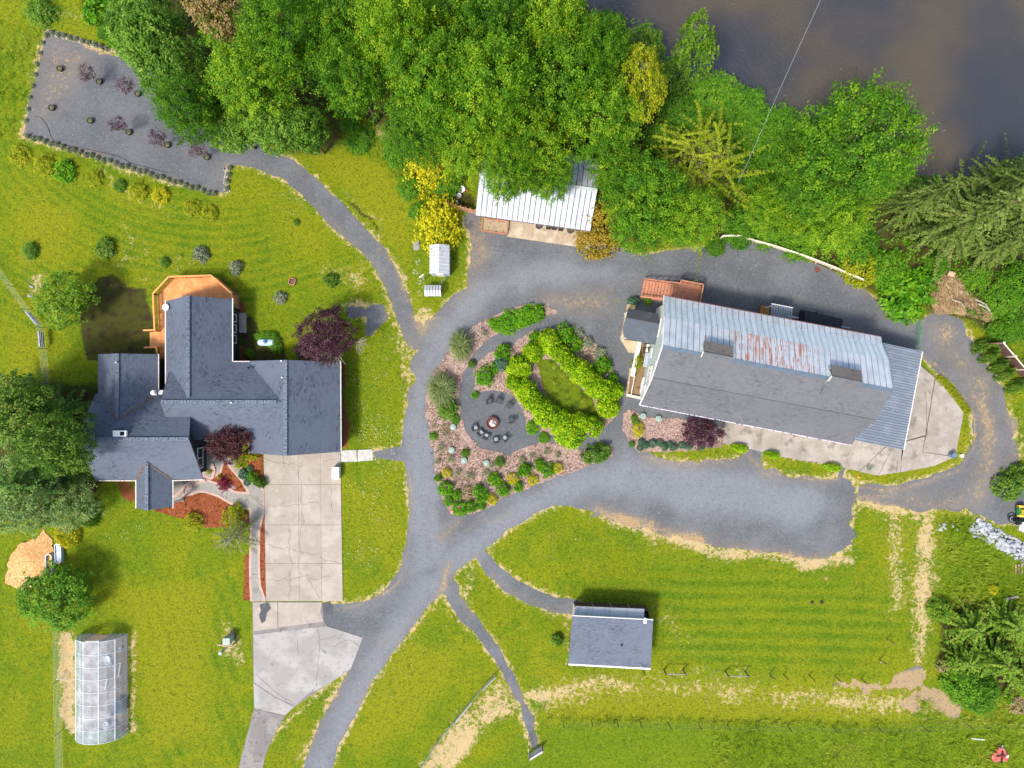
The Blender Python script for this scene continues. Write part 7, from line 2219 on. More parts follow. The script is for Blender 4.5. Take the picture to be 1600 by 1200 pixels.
def wire_fence(parent, pts, h, mt, posts=True, post_mt=None, step=2.4, nw=5, vstep=.0, r=.012, prad=.035):
    pts = [Vector(p) for p in pts]
    mb = MB()
    for a, b in zip(pts[:-1], pts[1:]):
        for k in range(nw):
            z = h * (k + 1) / nw - .02
            mb.bar(a + Vector((0, 0, z)), b + Vector((0, 0, z)), r * 2, r * 2)
        L_ = (b - a).length
        if vstep:
            for k in range(1, int(L_ / vstep)):
                q = a.lerp(b, k * vstep / L_)
                mb.bar(q + Vector((0, 0, .02)), q + Vector((0, 0, h - .02)), r * 1.3, r * 1.3)
    obj('wire_mesh', mb, mt, parent)['kind'] = 'stuff'
    if posts:
        for a, b in zip(pts[:-1], pts[1:]):
            n = max(1, round((b - a).length / step))
            for k in range(n + (1 if b is pts[-1] else 0)):
                q = a.lerp(b, k / n)
                obj('post', MB().tube([q, q + Vector((0, 0, h + .12))], prad, 6), post_mt or mt, parent)
wire_fence(wf, fx_, 1.2, green_w, step=3)
slabp = solo('stone_slab', MB().prism([M2(645, 378), M2(655, 377), M2(656, 391), M2(646, 391)], 0, .07), lead_m if False else layered('grey_stone_slab', '#8d8a84', [('#77746e', 3, 3, .5, .7)]), 'square grey stone slab beside the yellow flowering tree', 'slab')

# ------------------------------------------------------------------ small shed in the field with its pen
fs = thing('field_shed', 'small blue grey shingled shed with a single pitch roof in the field', 'shed', (*M2(955, 990), 0))
q = [W(894, 962.5, 3.3), W(1020.5, 969, 3.3), W(1016.5, 1044, 2.55), W(888.5, 1037, 2.55)]
roof_plane(fs, q, shing_shed, q[1] - q[0], .14)
ux = (q[1] - q[0]).normalized(); ux.z = 0; ux.normalize()
vy = Vector((-ux.y, ux.x, 0))
obj('fascia', MB().bar(q[0] + vy * .05 - Vector((0, 0, .05)), q[1] + vy * .05 - Vector((0, 0, .05)), .07, .2), trim_white, fs)
obj('gutter', MB().bar(q[3] - vy * .07 - Vector((0, 0, .04)), q[2] - vy * .07 - Vector((0, 0, .04)), .15, .12), steel_w, fs)
obj('downpipe', MB().tube([q[2] - vy * .08 - ux * .1, q[2] - vy * .08 - ux * .1 - Vector((0, 0, 2.4))], .045, 8), steel_w, fs)
c4 = [q[0] + ux * .35 - vy * .35, q[1] - ux * .35 - vy * .35, q[2] - ux * .35 + vy * .3, q[3] + ux * .35 + vy * .3]
mb = MB()
vs = [Vector((p.x, p.y, 0)) for p in c4] + [Vector((p.x, p.y, p.z - .18)) for p in c4]
mb.add(vs, [(0, 1, 2, 3), (7, 6, 5, 4), (0, 4, 5, 1), (1, 5, 6, 2), (2, 6, 7, 3), (3, 7, 4, 0)])
obj('wall', mb, layered('dark_brown_boards', '#4b3d33', [('#5d4c40', 3, 3, .5, .7)]), fs)
pv2 = W(971, 1008, 2.9)
obj('roof_vent', MB().lathe((pv2.x, pv2.y, 2.85), [(.1, 0), (.1, .2), (0, .22)], 10), glass_m, fs)
wb = W(1008, 970, 3.4)
obj('white_vent', MB().box((wb.x, wb.y, 3.35), (.28, .5, .22), -.15), steel_w, fs)
bwn = layered('dark_red_brown_planks', '#5a423a', [('#6e5349', 3, 3, .5, .7)], objvar=.1)
def pl_(px, py, h=0): return W(px, py, h)
a0, a1, b1, b0 = pl_(897, 941), pl_(1008, 946), pl_(1012, 972), pl_(894, 966)
pc = layered('pale_grey_roof_panel', '#a3a9ad', [('#90979c', .9, 4, .5, .68), ('#b0b5b8', 3, 3, .55, .7)], rough=.5, spec=.3)
n0, n1 = W(899, 947, 2.35), W(1007, 951.5, 2.35)
s0_, s1_ = W(896, 968, 3.0), W(1006, 972, 3.0)
for i in range(4):
    f0, f1 = i / 4 + .002, (i + 1) / 4 - .002
    obj('lean_to_panel', MB().slab([n0.lerp(n1, f0), n0.lerp(n1, f1), s0_.lerp(s1_, f1), s0_.lerp(s1_, f0)], .05), pc, fs)
for k in range(8):
    z = .12 + .21 * k
    obj('plank', MB().bar(a0 + Vector((0, 0, z)), a1 + Vector((0, 0, z)), .05, .2), bwn, fs)
    obj('plank', MB().bar(a1 + Vector((0, 0, z)), b1 + Vector((0, 0, z)), .05, .2), bwn, fs)
for f in (.25, .5, .75):
    p = a0.lerp(a1, f) + Vector((0, .08, 0))
    obj('post', MB().box(p + Vector((0, 0, .88)), (.1, .1, 1.75)), layered('grey_post', '#8a8078'), fs)
obj('side_panel', MB().bar(a0 + Vector((-.05, 0, .9)), b0 + Vector((-.05, 0, .9)), .05, 1.8), layered('cream_side_panel', '#b9b2a2'), fs)

# ------------------------------------------------------------------ greenhouse
gh = thing('greenhouse', 'arched translucent greenhouse tunnel with white hoops', 'greenhouse', (-41.3, -30, 0))
gx0, gx1 = -43.75, -38.95
gyN, gyS = -25.35, -35.35
gm_ = (gx0 + gx1) / 2
def arch(t, sc=1.0):
    a = math.pi * (1 - t)
    return Vector((gm_ + math.cos(a) * (gx1 - gx0) / 2 * sc, 0, max(0, .15 + math.sin(a) ** .85 * 2.25 * sc)))
m, nt, out = new_mat('milky_polycarbonate')
tr_ = nd(nt, 'ShaderNodeBsdfTransparent'); tr_.inputs[0].default_value = (.93, .95, .97, 1)
pr = nd(nt, 'ShaderNodeBsdfPrincipled')
nz = noise_n(nt, pos_n(nt), 1.2, 4)
nt.links.new(mix_n(nt, smooth_n(nt, nz, .4, .7), lin('#b9c3cf'), lin('#dde2e8')), pr.inputs['Base Color'])
pr.inputs['Roughness'].default_value = .55
mx = nd(nt, 'ShaderNodeMixShader')
nt.links.new(smooth_n(nt, nz, .1, 1.0), mx.inputs[0])
nt.links.new(tr_.outputs[0], mx.inputs[1]); nt.links.new(pr.outputs[0], mx.inputs[2])
fm = nd(nt, 'ShaderNodeMapRange'); nt.links.new(nz, fm.inputs[0]); fm.inputs[3].default_value = .20; fm.inputs[4].default_value = .46
nt.links.new(fm.outputs[0], mx.inputs[0])
nt.links.new(mx.outputs[0], out.inputs[0])
poly_m = m
NB, NA = 8, 5
for j in range(NB):
    ya, yb = gyN + (gyS - gyN) * j / NB, gyN + (gyS - gyN) * (j + 1) / NB
    for i in range(NA):
        mb = MB()
        for s_ in range(2):
            t0, t1 = (i + s_ / 2) / NA, (i + (s_ + 1) / 2) / NA
            p0, p1 = arch(t0), arch(t1)
            mb.add([(p0.x, ya - .01, p0.z), (p1.x, ya - .01, p1.z), (p1.x, yb + .01, p1.z), (p0.x, yb + .01, p0.z)], [(0, 3, 2, 1)])
        obj('panel', mb, poly_m, gh)
hoop_m = layered('white_hoop_paint', '#dfe5ea', rough=.4)
for j in range(NB + 1):
    y_ = gyN + (gyS - gyN) * j / NB
    obj('hoop', MB().tube([arch(t / 14, 1.008) + Vector((0, y_, 0)) for t in range(15)], .024, 5), hoop_m, gh)
for i in range(NA + 1):
    p = arch(i / NA, 1.01)
    obj('purlin', MB().bar((p.x, gyN, p.z), (p.x, gyS, p.z), .035, .03), hoop_m if i < NA else glass_m, gh)
for yy, door in ((gyN, True), (gyS, False)):
    n = 22
    for i in range(n):
        x_ = gx0 + (gx1 - gx0) * (i + .5) / n
        if door and .36 < (i + .5) / n < .62: continue
        t_ = math.acos(max(-1, min(1, (x_ - gm_) / ((gx1 - gx0) / 2))))
        zt = .15 + math.sin(t_) ** .85 * 2.25
        obj('end_sheet', MB().box((x_, yy, zt / 2), (.15, .03, zt - .03)), poly_m if i % 2 else corr, gh)
obj('door_lintel', MB().bar((gx0 + 1.6, gyN, 2.05), (gx1 - 1.7, gyN, 2.05), .06, .08), hoop_m, gh)
solo('greenhouse_soil', MB().prism([(gx0 + .1, gyS + .1), (gx1 - .1, gyS + .1), (gx1 - .1, gyN - .1), (gx0 + .1, gyN - .1)], 0, .03), layered('greenhouse_soil', '#7a6a58', [('#95826c', 2, 4, .5, .7), ('#54604a', 1.2, 3, .56, .7), ('#5b4d40', 3, 3, .6, .75)]), 'bare brown soil floor inside the greenhouse', 'soil', kind='structure')
gIn = 'things stored inside the greenhouse'
for nm, px, py, r, h, lb in [('white_tub', 170, 1030, .38, .3, 'oval white tub in the upper half of the greenhouse'), ('white_bucket', 174, 1036, .2, .3, 'small white bucket beside the oval tub in the greenhouse'), ('white_bucket', 168, 1131, .33, .35, 'white tub near the south end of the greenhouse'),
                             ('white_bucket', 180, 1128, .18, .3, 'small white bucket right of the southern tub in the greenhouse'), ('white_bucket', 173, 1116, .2, .3, 'small white bucket above the southern tub in the greenhouse'), ('white_bucket', 190, 1013, .2, .3, 'white bucket at the north-east corner of the greenhouse')]:
    o = solo(nm, MB().lathe((0, 0, 0), [(r * .8, 0), (r, h), (r * .9, h - .02), (r * .75, .06), (0, .05)], 16), steel_w, lb, 'tub', gIn)
    o.location = (*M2(px, py), .03); o.scale = (.8, 1.25, 1)
for px, py, ln_, lb in [(187, 1045, 1.4, 'short white pipe in the greenhouse'), (166, 1068, 1.1, 'bent white pipe in the middle of the greenhouse')]:
    x, y = M2(px, py)
    solo('white_pipe', MB().tube([(x, y - ln_ / 2, .2), (x + .1, y, .25), (x + .2, y + ln_ / 2, .2)], .05, 6), steel_w, lb, 'pipe')
x, y = M2(190, 1100)
gtb = thing('potting_table', 'dark slatted potting table inside the south half of the greenhouse', 'table', (x, y, .03))
for k in range(6):
    obj('slat', MB().box((x - .4 + .16 * k, y, .7), (.13, 1.3, .03)), layered('blue_grey_boards', '#56606e'), gtb)
for sx in (-.38, .38):
    for sy in (-.55, .55): obj('leg', MB().box((x + sx, y + sy, .36), (.06, .06, .66)), lead_m, gtb)

# ------------------------------------------------------------------ fire pit with chairs
fx, fy = M2(769.5, 660.5)
fp = thing('fire_pit', 'round rusty steel fire pit full of pale ash', 'fire pit', (fx, fy, .012))
rust_m = layered('rusty_fire_steel', '#5d3830', [('#7a4c3e', 5, 3, .5, .68), ('#3d2824', 4, 3, .56, .7)], rough=.7)
obj('bowl', MB().lathe((fx, fy, .012), [(.45, 0), (.60, .2), (.64, .42), (.58, .44), (.5, .26), (0, .2)], 28), rust_m, fp, smooth=False)
rs_ = random.Random(4)
mb = MB().lathe((fx + .04, fy - .05, .2), [(.42, .02), (.28, .09), (.1, .12), (0, .12)], 18)
obj('ash', mb, layered('pale_ash', '#c2b3b0', [('#8d7672', 6, 3, .5, .66), ('#e2dad8', 7, 3, .55, .7)], bump=(12, .04, .8)), fp)
for i in range(7):
    a = rs_.uniform(0, 6.28); r_ = rs_.uniform(0, .25)
    p = Vector((fx + .03 + r_ * math.cos(a), fy + r_ * math.sin(a), .36))
    b = rs_.uniform(0, 3.14)
    obj('charred_log', MB().tube([p - Vector((math.cos(b) * .16, math.sin(b) * .16, .02)), p + Vector((math.cos(b) * .16, math.sin(b) * .16, .02))], .04, 6), soil_m if i % 2 else bpy.data.materials['pale_ash'], fp)
chair_m = layered('charcoal_plastic', '#3e4246', [('#4a4e52', 3, 3, .5, .7)], rough=.6)
cush_m = layered('light_grey_cushion', '#8d9195', [('#9da1a4', 3, 3, .5, .7)])
def fire_chair(px, py, cush, label):
    x, y = M2(px, py)
    ang = math.atan2(fy - y, fx - x) + math.pi / 2
    t = thing('fireside_chair', label, 'chair', (x, y, .012), 'chairs around the fire pit', rz=ang)
    obj('seat', MB().box((0, -.02, .38), (.48, .46, .05)), chair_m, t, local=True)
    if cush: obj('cushion', MB().box((0, -.04, .43), (.34, .34, .06)), cush_m, t, local=True)
    k = 7
    for i in range(k):
        xx = -.21 + .42 * i / (k - 1)
        obj('back_slat', MB().bar((xx, .22, .40), (xx * 1.1, .36, .86), .05, .02), chair_m, t, local=True)
    obj('back_rail', MB().bar((-.25, .36, .87), (.25, .36, .87), .06, .05), chair_m, t, local=True)
    for sx in (-.27, .27):
        obj('armrest', MB().box((sx, 0, .6), (.09, .52, .03)), chair_m, t, local=True)
        obj('leg', MB().box((sx, -.22, .3), (.05, .05, .6)), chair_m, t, local=True)
        obj('leg', MB().box((sx, .2, .3), (.05, .05, .6)), chair_m, t, local=True)
FC = [(764,628,0,'charcoal fireside chair at the upper left of the fire pit'),(779,627,0,'charcoal fireside chair straight above the fire pit'),(795,634,0,'charcoal fireside chair at the upper right of the fire pit'),(798,657,0,'charcoal fireside chair alone on the right of the fire pit'),
      (743,668,1,'cushioned fireside chair farthest left of the fire pit'),(751.5,675.5,1,'cushioned fireside chair, left one of the close pair'),(760,680.5,1,'cushioned fireside chair, right one of the close pair'),(775,686.5,1,'cushioned fireside chair straight below the fire pit'),(789,684,1,'cushioned fireside chair at the lower right of the fire pit')]
for px, py, cu, lb in FC: fire_chair(px, py, cu, lb)

# pale round lids in the beds
lid = MB().lathe((0, 0, 0), [(.30, 0), (.30, .22), (.31, .23), (.31, .27), (.24, .29), (.1, .31), (0, .31)], 20).mesh('tank_lid')
lid.materials.append(layered('pale_green_lid', '#84988f', [('#75897f', 3, 3, .5, .7), ('#95a79f', 4, 3, .55, .7)], rough=.6))
knob = MB().lathe((0, 0, .31), [(.06, 0), (.06, .03), (0, .04)], 8).mesh('lid_knob')
knob.materials.append(lead_m)
for px, py, lb in [(708,667,'northernmost pale round lid in the curved bed'),(706,703,'pale round lid left of the olive bush in the curved bed'),(725,719,'pale round lid below the olive bush in the curved bed'),(760,723,'easternmost pale round lid in the curved bed'),
                   (1004,650,'pale round lid nearest the barn patio'),(1028,654,'pale round lid in the middle of the barn bed')]:
    t = thing('septic_lid', lb, 'lid', (*M2(px, py), .05), 'pale round tank lids')
    obj('lid', lid, None, t); obj('lid_knob', knob, None, t)
# a fallen grey pole in the upper bed, edging stones on the lot
solo('fallen_pole', MB().tube([(*M2(734, 520), .12), (*M2(752, 511), .15), (*M2(767, 502), .12)], .05, 6), lead_m, 'grey pole lying along the top of the curved bed', 'pole')
tri = solo('salmon_block', MB().prism([M2(704, 798), M2(709, 797), M2(708, 803), M2(704, 802)], .01, .2), layered('salmon_paint', '#c98a74'), 'small salmon coloured block at the lower tip of the curved bed', 'block')

# white box on the driveway
x, y = W(524.5, 739, .8)[:2]
bx_ = thing('white_chest', 'white chest with a lid standing on the concrete driveway', 'chest', (x, y, .08))
obj('body', MB().box((x, y, .48), (.66, 1.12, .78)), steel_w, bx_); obj('lid', MB().box((x, y, .90), (.70, 1.18, .07)), layered('bright_white_lid', '#e9e9ea'), bx_)
# utility pedestal on the lawn
x, y = M2(361, 1000)
up = thing('utility_stand', 'grey green utility box with a wooden crossbar on the lawn beside the drive', 'utility box', (x, y, 0))
bxm = layered('grey_green_cabinet', '#93a096', [('#a5b1a8', 3, 3, .5, .7)], rough=.6)
obj('cabinet', MB().box((x + .02, y + .3, .62), (.66, .62, 1.15)), bxm, up); obj('cabinet_lid', MB().box((x + .02, y + .3, 1.22), (.7, .66, .05)), bxm, up)
wd = layered('weathered_tan_timber', '#a08a6a', [('#c0ab88', 3, 3, .5, .7)])
obj('crossbar', MB().bar((x - 1.0, y - .12, .95), (x + .62, y - .16, .95), .12, .14), wd, up); obj('crossbar', MB().bar((x - .6, y - .28, .8), (x + .5, y - .42, .8), .1, .12), wd, up)
for sx in (-.75, .5): obj('post', MB().box((x + sx, y - .2, .5), (.12, .12, 1.0)), wd, up)
obj('meter', MB().lathe((x - .72, y - 1.0, .0), [(.06, 0), (.06, .7), (.15, .72), (.15, .95), (0, .98)], 14), layered('silver_blue', '#a9bccb', rough=.3, metal=.4), up)
obj('conduit', MB().tube([(x - .1, y - .2, .6), (x - .35, y - .6, .5), (x - .7, y - 1.0, .6)], .07, 8), layered('dark_conduit', '#54646c'), up)
# troughs by the wood chips
def trough(px, py, water, label, rz):
    x, y = M2(px, py)
    t = thing('stock_trough', label, 'trough', (x, y, 0), 'metal stock troughs', rz=rz)
    L_, r_, h_ = 1.0, .30, .5
    ring = []
    for k in range(20):
        a = 2 * math.pi * k / 20
        ring.append((r_ * math.cos(a), (L_ - r_) * (1 if math.sin(a) > 0 else -1) * (1 if abs(math.sin(a)) > 1e-6 else 0) + r_ * math.sin(a)))
    n = len(ring)
    vs, fs = [], []
    for sc, z in ((1, 0), (1.05, h_), (1.12, h_ + .02), (.95, h_ + .02), (.9, .1)):
        vs += [(a * sc, b * (1 + (sc - 1) * .3), z) for a, b in ring]
    for j in range(4):
        for k in range(n): fs.append((j * n + k, j * n + (k + 1) % n, (j + 1) * n + (k + 1) % n, (j + 1) * n + k))
    mb = MB(); mb.add(vs, fs)
    obj('tank_shell', mb, galv, t, local=True)
    mb = MB(); mb.add([(a * .93, b, .40 if water else .12) for a, b in ring], [tuple(range(n))])
    obj('water' if water else 'tank_floor', mb, layered('trough_water', '#aebdd0', [('#c9d4e0', 2, 3, .5, .7)], rough=.1, spec=.6) if water else layered('trough_floor', '#7f8a94'), t, local=True)
    return t
trough(95.5, 863, True, 'metal stock trough full of pale water beside the wood chips', 0.05)
trough(81, 880, False, 'empty metal stock trough half under the bright green tree', 0.03)

# ------------------------------------------------------------------ fences and gates
wire_m = layered('pale_fence_wire', '#a9b7a2', rough=.5)
post_g = layered('grey_fence_post', '#7d7a72', [('#95928a', 4, 3, .5, .7)])
lf = thing('left_wire_fence', 'tall wire mesh fence running down beside the greenhouse', 'fence', (*M2(97, 1090), 0))
wire_fence(lf, [(*M2(92, 905), 0), (*M2(95, 970), 0), (*M2(96, 1060), 0), (*M2(98, 1140), 0), (*M2(100, 1225), 0)], 1.25, wire_m, nw=6, vstep=.3, r=.005, step=5.2, post_mt=post_g)
solo('garden_hose', MB().tube([(*M2(97, 1055), .9), (*M2(101, 1055), .95), (*M2(106, 1058), .5), (*M2(108, 1062), .08)], .035, 6), trim_white, 'pale hose drooping over the wire fence beside the greenhouse', 'hose')
uf = thing('upper_wire_fence', 'wire fence with grey plank sections along the left lawn', 'fence', (*M2(60, 500), 0))
wire_fence(uf, [(*M2(-15, 398), 0), (*M2(22, 448), 0), (*M2(48, 484), 0), (*M2(70, 512), 0), (*M2(74, 545), 0), (*M2(79, 600), 0)], 1.2, wire_m, nw=6, vstep=.3, r=.005, step=3.4, post_mt=post_g)
grey_p = layered('weathered_grey_planks', '#8f9298', [('#a9acb0', 3, 3, .5, .7), ('#74777d', 4, 3, .55, .7)], objvar=.1)
for (ax, ay), (bx, by) in (((53, 489), (69, 508)), ((72.5, 519), (74.5, 543))):
    for z in (.55, .8, 1.05):
        obj('plank', MB().bar((*M2(ax, ay), z), (*M2(bx, by), z), .04, .16), grey_p, uf)
    obj('top_board', MB().bar((*M2(ax, ay), 1.2), (*M2(bx, by), 1.2), .16, .05), grey_p, uf)
for i, (ax, ay, bx, by, lb) in enumerate([(47, 447, 53, 450, 'upper grey board on the bare patch beside the left fence'), (44, 462, 56, 466, 'lower grey board with white rag on the bare patch beside the left fence')]):
    solo('scrap_board', MB().bar((*M2(ax, ay), .06), (*M2(bx, by), .1), .18, .05), grey_p, lb, 'board')
df_ = thing('diagonal_wire_fence', 'low wire fence running diagonally down from the field path', 'fence', (*M2(720, 1120), 0))
wire_fence(df_, [(*M2(775, 1052), 0), (*M2(754, 1072), 0), (*M2(711, 1124), 0), (*M2(684, 1156), 0), (*M2(650, 1210), 0)], .95, layered('grey_green_wire', '#8c9c84'), nw=6, vstep=.14, r=.007, step=4, post_mt=post_g)
for (ax, ay), (bx, by) in (((775, 1052), (754, 1072)), ((738, 1091), (711, 1124))):
    obj('top_rail', MB().bar((*M2(ax, ay), .97), (*M2(bx, by), .97), .09, .06), grey_p, df_)
gt_ = thing('plank_gate', 'grey plank gate at the end of the narrow field path', 'gate', (*M2(838, 1173), 0))
ga, gb = Vector((*M2(826.5, 1178), 0)), Vector((*M2(847.5, 1165), 0))
for z in (.25, .5, .75, 1.0):
    obj('plank', MB().bar(ga + Vector((0, 0, z)), gb + Vector((0, 0, z)), .05, .14), grey_p, gt_)
obj('top_board', MB().bar(ga + Vector((0, 0, 1.13)), gb + Vector((0, 0, 1.13)), .17, .05), layered('pale_grey_top', '#b3b0a8'), gt_)
for p in (ga, gb): obj('post', MB().box(p + Vector((0, 0, .6)), (.12, .12, 1.2)), post_g, gt_)
wire_fence(gt_, [ga, (*M2(825, 1160), 0), (*M2(826, 1150), 0)], 1.0, wire_m, nw=5, vstep=.15, r=.006, step=3, post_mt=post_g)
# row of steel posts with wires
rowf = thing('field_wire_fence', 'wire fence on thin dark posts along the long grass at the bottom', 'fence', (*M2(1200, 1130), 0))
dkp = layered('dark_steel_post', '#3f4340')
pts = [(880,1128),(924,1126),(964,1127),(1000,1128),(1044,1129),(1091,1130),(1136,1132),(1180,1133),(1230,1134),(1300,1135),(1370,1135),(1440,1134),(1510,1131),(1615,1126)]
for a, b in zip(pts[:-1], pts[1:]):
    mb = MB()
    for z in (.4, .75, 1.1): mb.bar((*M2(*a), z), (*M2(*b), z), .012, .012)
    obj('wire', mb, dkp, rowf)
for a in pts: obj('post', MB().box((*M2(*a), .65), (.06, .06, 1.3)), dkp, rowf)
brown_post = layered('brown_wood_post', '#5b4a3c', [('#75624f', 4, 3, .5, .7)])
for (ax, bx, y0), lb in (((1037, 1067, 1046), 'H-shaped wooden fence brace nearest the field shed'), ((1133, 1164, 1049), 'H-shaped wooden fence brace farther east of the field shed')):
    t = thing('fence_brace', lb, 'fence brace', (*M2((ax + bx) / 2, y0), 0), 'H-shaped fence braces')
    for xx in (ax, bx): obj('post', MB().tube([(*M2(xx, y0), 0), (*M2(xx, y0), 1.25)], .075, 8), brown_post, t)
    obj('crossbar', MB().bar((*M2(ax, y0), 1.15), (*M2(bx, y0), 1.15), .09, .09), post_g, t)
gPo = 'single fence posts on the right-hand lawn'
for px, py, lb in [(1004,1046,'dark post at the south-east corner of the field shed'),(1202,1053,'first dark post east of the farther fence brace'),(1224,1054,'second dark post east of the farther fence brace'),(1264,1055,'third dark post east of the farther fence brace'),(1305,1057,'fourth dark post east of the farther fence brace'),(1345,1060,'dark post beside the thin gravel streak'),(1374,1030,'leaning dark post on the lawn above the gravel streak'),(1386,998,'thin dark post highest up the right edge of the lawn')]:
    solo('fence_post', MB().tube([(0, 0, 0), (.03, .02, 1.35)], .05, 6), brown_post, lb, 'post', gPo).location = (*M2(px, py), 0)
for px, py, r, lb in [(1269,941,.12,'left one of two small brown molehills on the right-hand lawn'),(1284,941,.13,'right one of two small brown molehills on the right-hand lawn')]:
    solo('molehill', MB().lathe((0, 0, 0), [(r * 1.6, 0), (r, .08), (r * .4, .13), (0, .14)], 12), soil_m, lb, 'molehill', 'small molehills').location = (*M2(px, py), 0)
# white rail fence at the wood edge
wr = thing('white_rail_fence', 'low white rail fence at the wood edge behind the barn', 'fence', (*M2(1230, 400), 0))
cream = layered('cream_painted_rail', '#d5cbb4', [('#b3a88f', 3, 3, .56, .72)])
wp = [(1123,374),(1126,371.5),(1150,371.5),(1175,379),(1201,386),(1226,394),(1250,402),(1274,411),(1297,420),(1320,430.5),(1344,440)]
for a, b in zip(wp[:-1], wp[1:]):
    if a == (1297,420) or True:
        obj('top_rail', MB().bar((*M2(*a), .98), (*M2(*b), .98), .15, .05), cream, wr)
        obj('side_rail', MB().bar((*M2(*a), .5), (*M2(*b), .5), .04, .14), cream, wr)
for a in wp: obj('post', MB().box((*M2(*a), .52), (.11, .11, 1.06)), cream, wr)
gg = thing('green_gate', 'green tubular gate across the gravel beside the big bright bush', 'gate', (*M2(1429, 530), 0))
g0, g1 = Vector((*M2(1427, 545), 0)), Vector((*M2(1432, 500), 0))
mb = MB()
gmt = layered('green_gate_paint', '#4f8a62', rough=.5)
for z in (.25, .5, .75, 1.0, 1.25): obj('gate_bar', MB().tube([g0 + Vector((0, 0, z)), g1 + Vector((0, 0, z))], .022, 6), gmt, gg)
for f in (0, .5, 1):
    p = g0.lerp(g1, f); obj('gate_upright', MB().tube([p, p + Vector((0, 0, 1.3))], .03, 6), gmt, gg)
# plank fence at the right edge
pf2 = thing('plank_fence', 'brown plank fence with a pale top rail at the right edge', 'fence', (*M2(1570, 550), 0))
kp = [(1531,538),(1551,537),(1569,558),(1586,578),(1612,608)]
for a, b in zip(kp[:-1], kp[1:]):
    A_, B_ = Vector((*M2(*a), 0)), Vector((*M2(*b), 0))
    L_ = (B_ - A_).length
    n = max(3, int(L_ / .16))
    for i in range(n):
        p = A_.lerp(B_, (i + .5) / n); dd = (B_ - A_).normalized()
        obj('plank', MB().box(p + Vector((0, 0, .75)), (L_ / n - .012, .025, 1.5), axes=(dd, dd.cross(Vector((0, 0, -1))), (0, 0, 1))), bwn, pf2)
    obj('top_rail', MB().bar(A_ + Vector((0, 0, 1.53)), B_ + Vector((0, 0, 1.53)), .11, .05), cream if a != kp[0] else rust_m, pf2)
for a in kp[1:]: obj('post_cap', MB().box((*M2(*a), .8), (.14, .14, 1.6)).box((*M2(*a), 1.63), (.2, .2, .06)), cream, pf2)
x, y = M2(1603, 575)
bt = thing('blue_grey_canopy', 'blue grey sloping canopy roof cut off by the right edge', 'canopy', (x, y, 0))
obj('roof', MB().slab([(x - .6, y + 1.0, 1.9), (x + 1.2, y + .6, 2.1), (x + 1.0, y - 1.2, 2.1), (x - .7, y - .9, 1.8)], .06), lean_m, bt)
for sx, sy in ((-.5, .8), (-.55, -.75), (.95, .4), (.8, -1.0)): obj('post', MB().box((x + sx, y + sy, .92), (.08, .08, 1.85)), lead_m, bt)

# ------------------------------------------------------------------ power line across the river
pA, pB = W(1283, -2, 10.0), W(1172, 245, 9.0)
d_ = (pB - pA)
pts = []
for i in range(-6, 15):
    f = i / 12
    p = pA + d_ * f
    pts.append((p.x, p.y, p.z - .25 * math.sin(math.pi * max(0, min(1, f)))))
solo('power_line', MB().tube(pts, .015, 5), layered('pale_cable', '#8f9c9e', rough=.5), 'thin pale overhead cable crossing the river bank', 'cable')

# ------------------------------------------------------------------ rock pile, brush pile
rs_ = random.Random(12)
rock_meshes = []
for k in range(7):
    mb = MB()
    n = 8
    r2 = random.Random(200 + k)
    vs = []
    for z, sc in ((0, .8), (.35, 1.0), (.75, .75)):
        for i in range(6):
            a = 2 * math.pi * i / 6 + r2.uniform(-.25, .25)
            q_ = sc * r2.uniform(.75, 1.15)
            vs.append((q_ * math.cos(a), q_ * math.sin(a) * .8, z + r2.uniform(-.12, .12)))
    vs.append((r2.uniform(-.2, .2), r2.uniform(-.2, .2), .95))
    fs = []
    for j in range(2):
        for i in range(6): fs.append((j * 6 + i, j * 6 + (i + 1) % 6, (j + 1) * 6 + (i + 1) % 6, (j + 1) * 6 + i))
    for i in range(6): fs.append((12 + i, 12 + (i + 1) % 6, 18))
    mb.add(vs, fs)
    me = mb.mesh('rock')
    rock_meshes.append(me)
rock_w = layered('white_quarry_rock', '#9c9fa4', [('#84878d', 2, 4, .5, .68), ('#b6b9bc', 3, 3, .52, .7), ('#c0a28c', 1.2, 2, .68, .75)], objvar=.12, bump=(8, .03, .5))
for me in rock_meshes: me.materials.append(rock_w)
rk = thing('rock_pile', 'long heap of white and grey quarry rocks below the green tractor', 'rock pile', (*M2(1560, 840), 0))
ro = Vector(rk.location)
RP = [(1527,812),(1540,817),(1552,826),(1568,834),(1590,845),(1615,858),(1615,882),(1600,880),(1585,868),(1570,862),(1553,852),(1536,842),(1520,835),(1517,826)]
poly = [M2(*p) for p in RP]
pts = []
tries = 0
while len(pts) < 240 and tries < 20000:
    tries += 1
    px, py = rs_.uniform(1515, 1612), rs_.uniform(810, 884)
    if sdf_poly(np.array([M2(px, py)[0]]), np.array([M2(px, py)[1]]), RP)[0] < -.1: continue
    x, y = M2(px, py)
    if all((x - a) ** 2 + (y - b) ** 2 > .07 for a, b in pts): pts.append((x, y))
for x, y in pts:
    e = sdf_poly(np.array([x]), np.array([y]), RP)[0]
    o = bpy.data.objects.new('rock', rs_.choice(rock_meshes))
    COL.objects.link(o)
    o.parent = rk
    s_ = rs_.uniform(.17, .36)
    o.location = Vector((x, y, min(.55, max(0, e) * .45) * rs_.uniform(.6, 1) - .03)) - ro
    o.rotation_euler = (rs_.uniform(-.4, .4), rs_.uniform(-.4, .4), rs_.uniform(0, 6.28))
    o.scale = (s_, s_ * rs_.uniform(.7, 1.1), s_ * rs_.uniform(.6, 1))
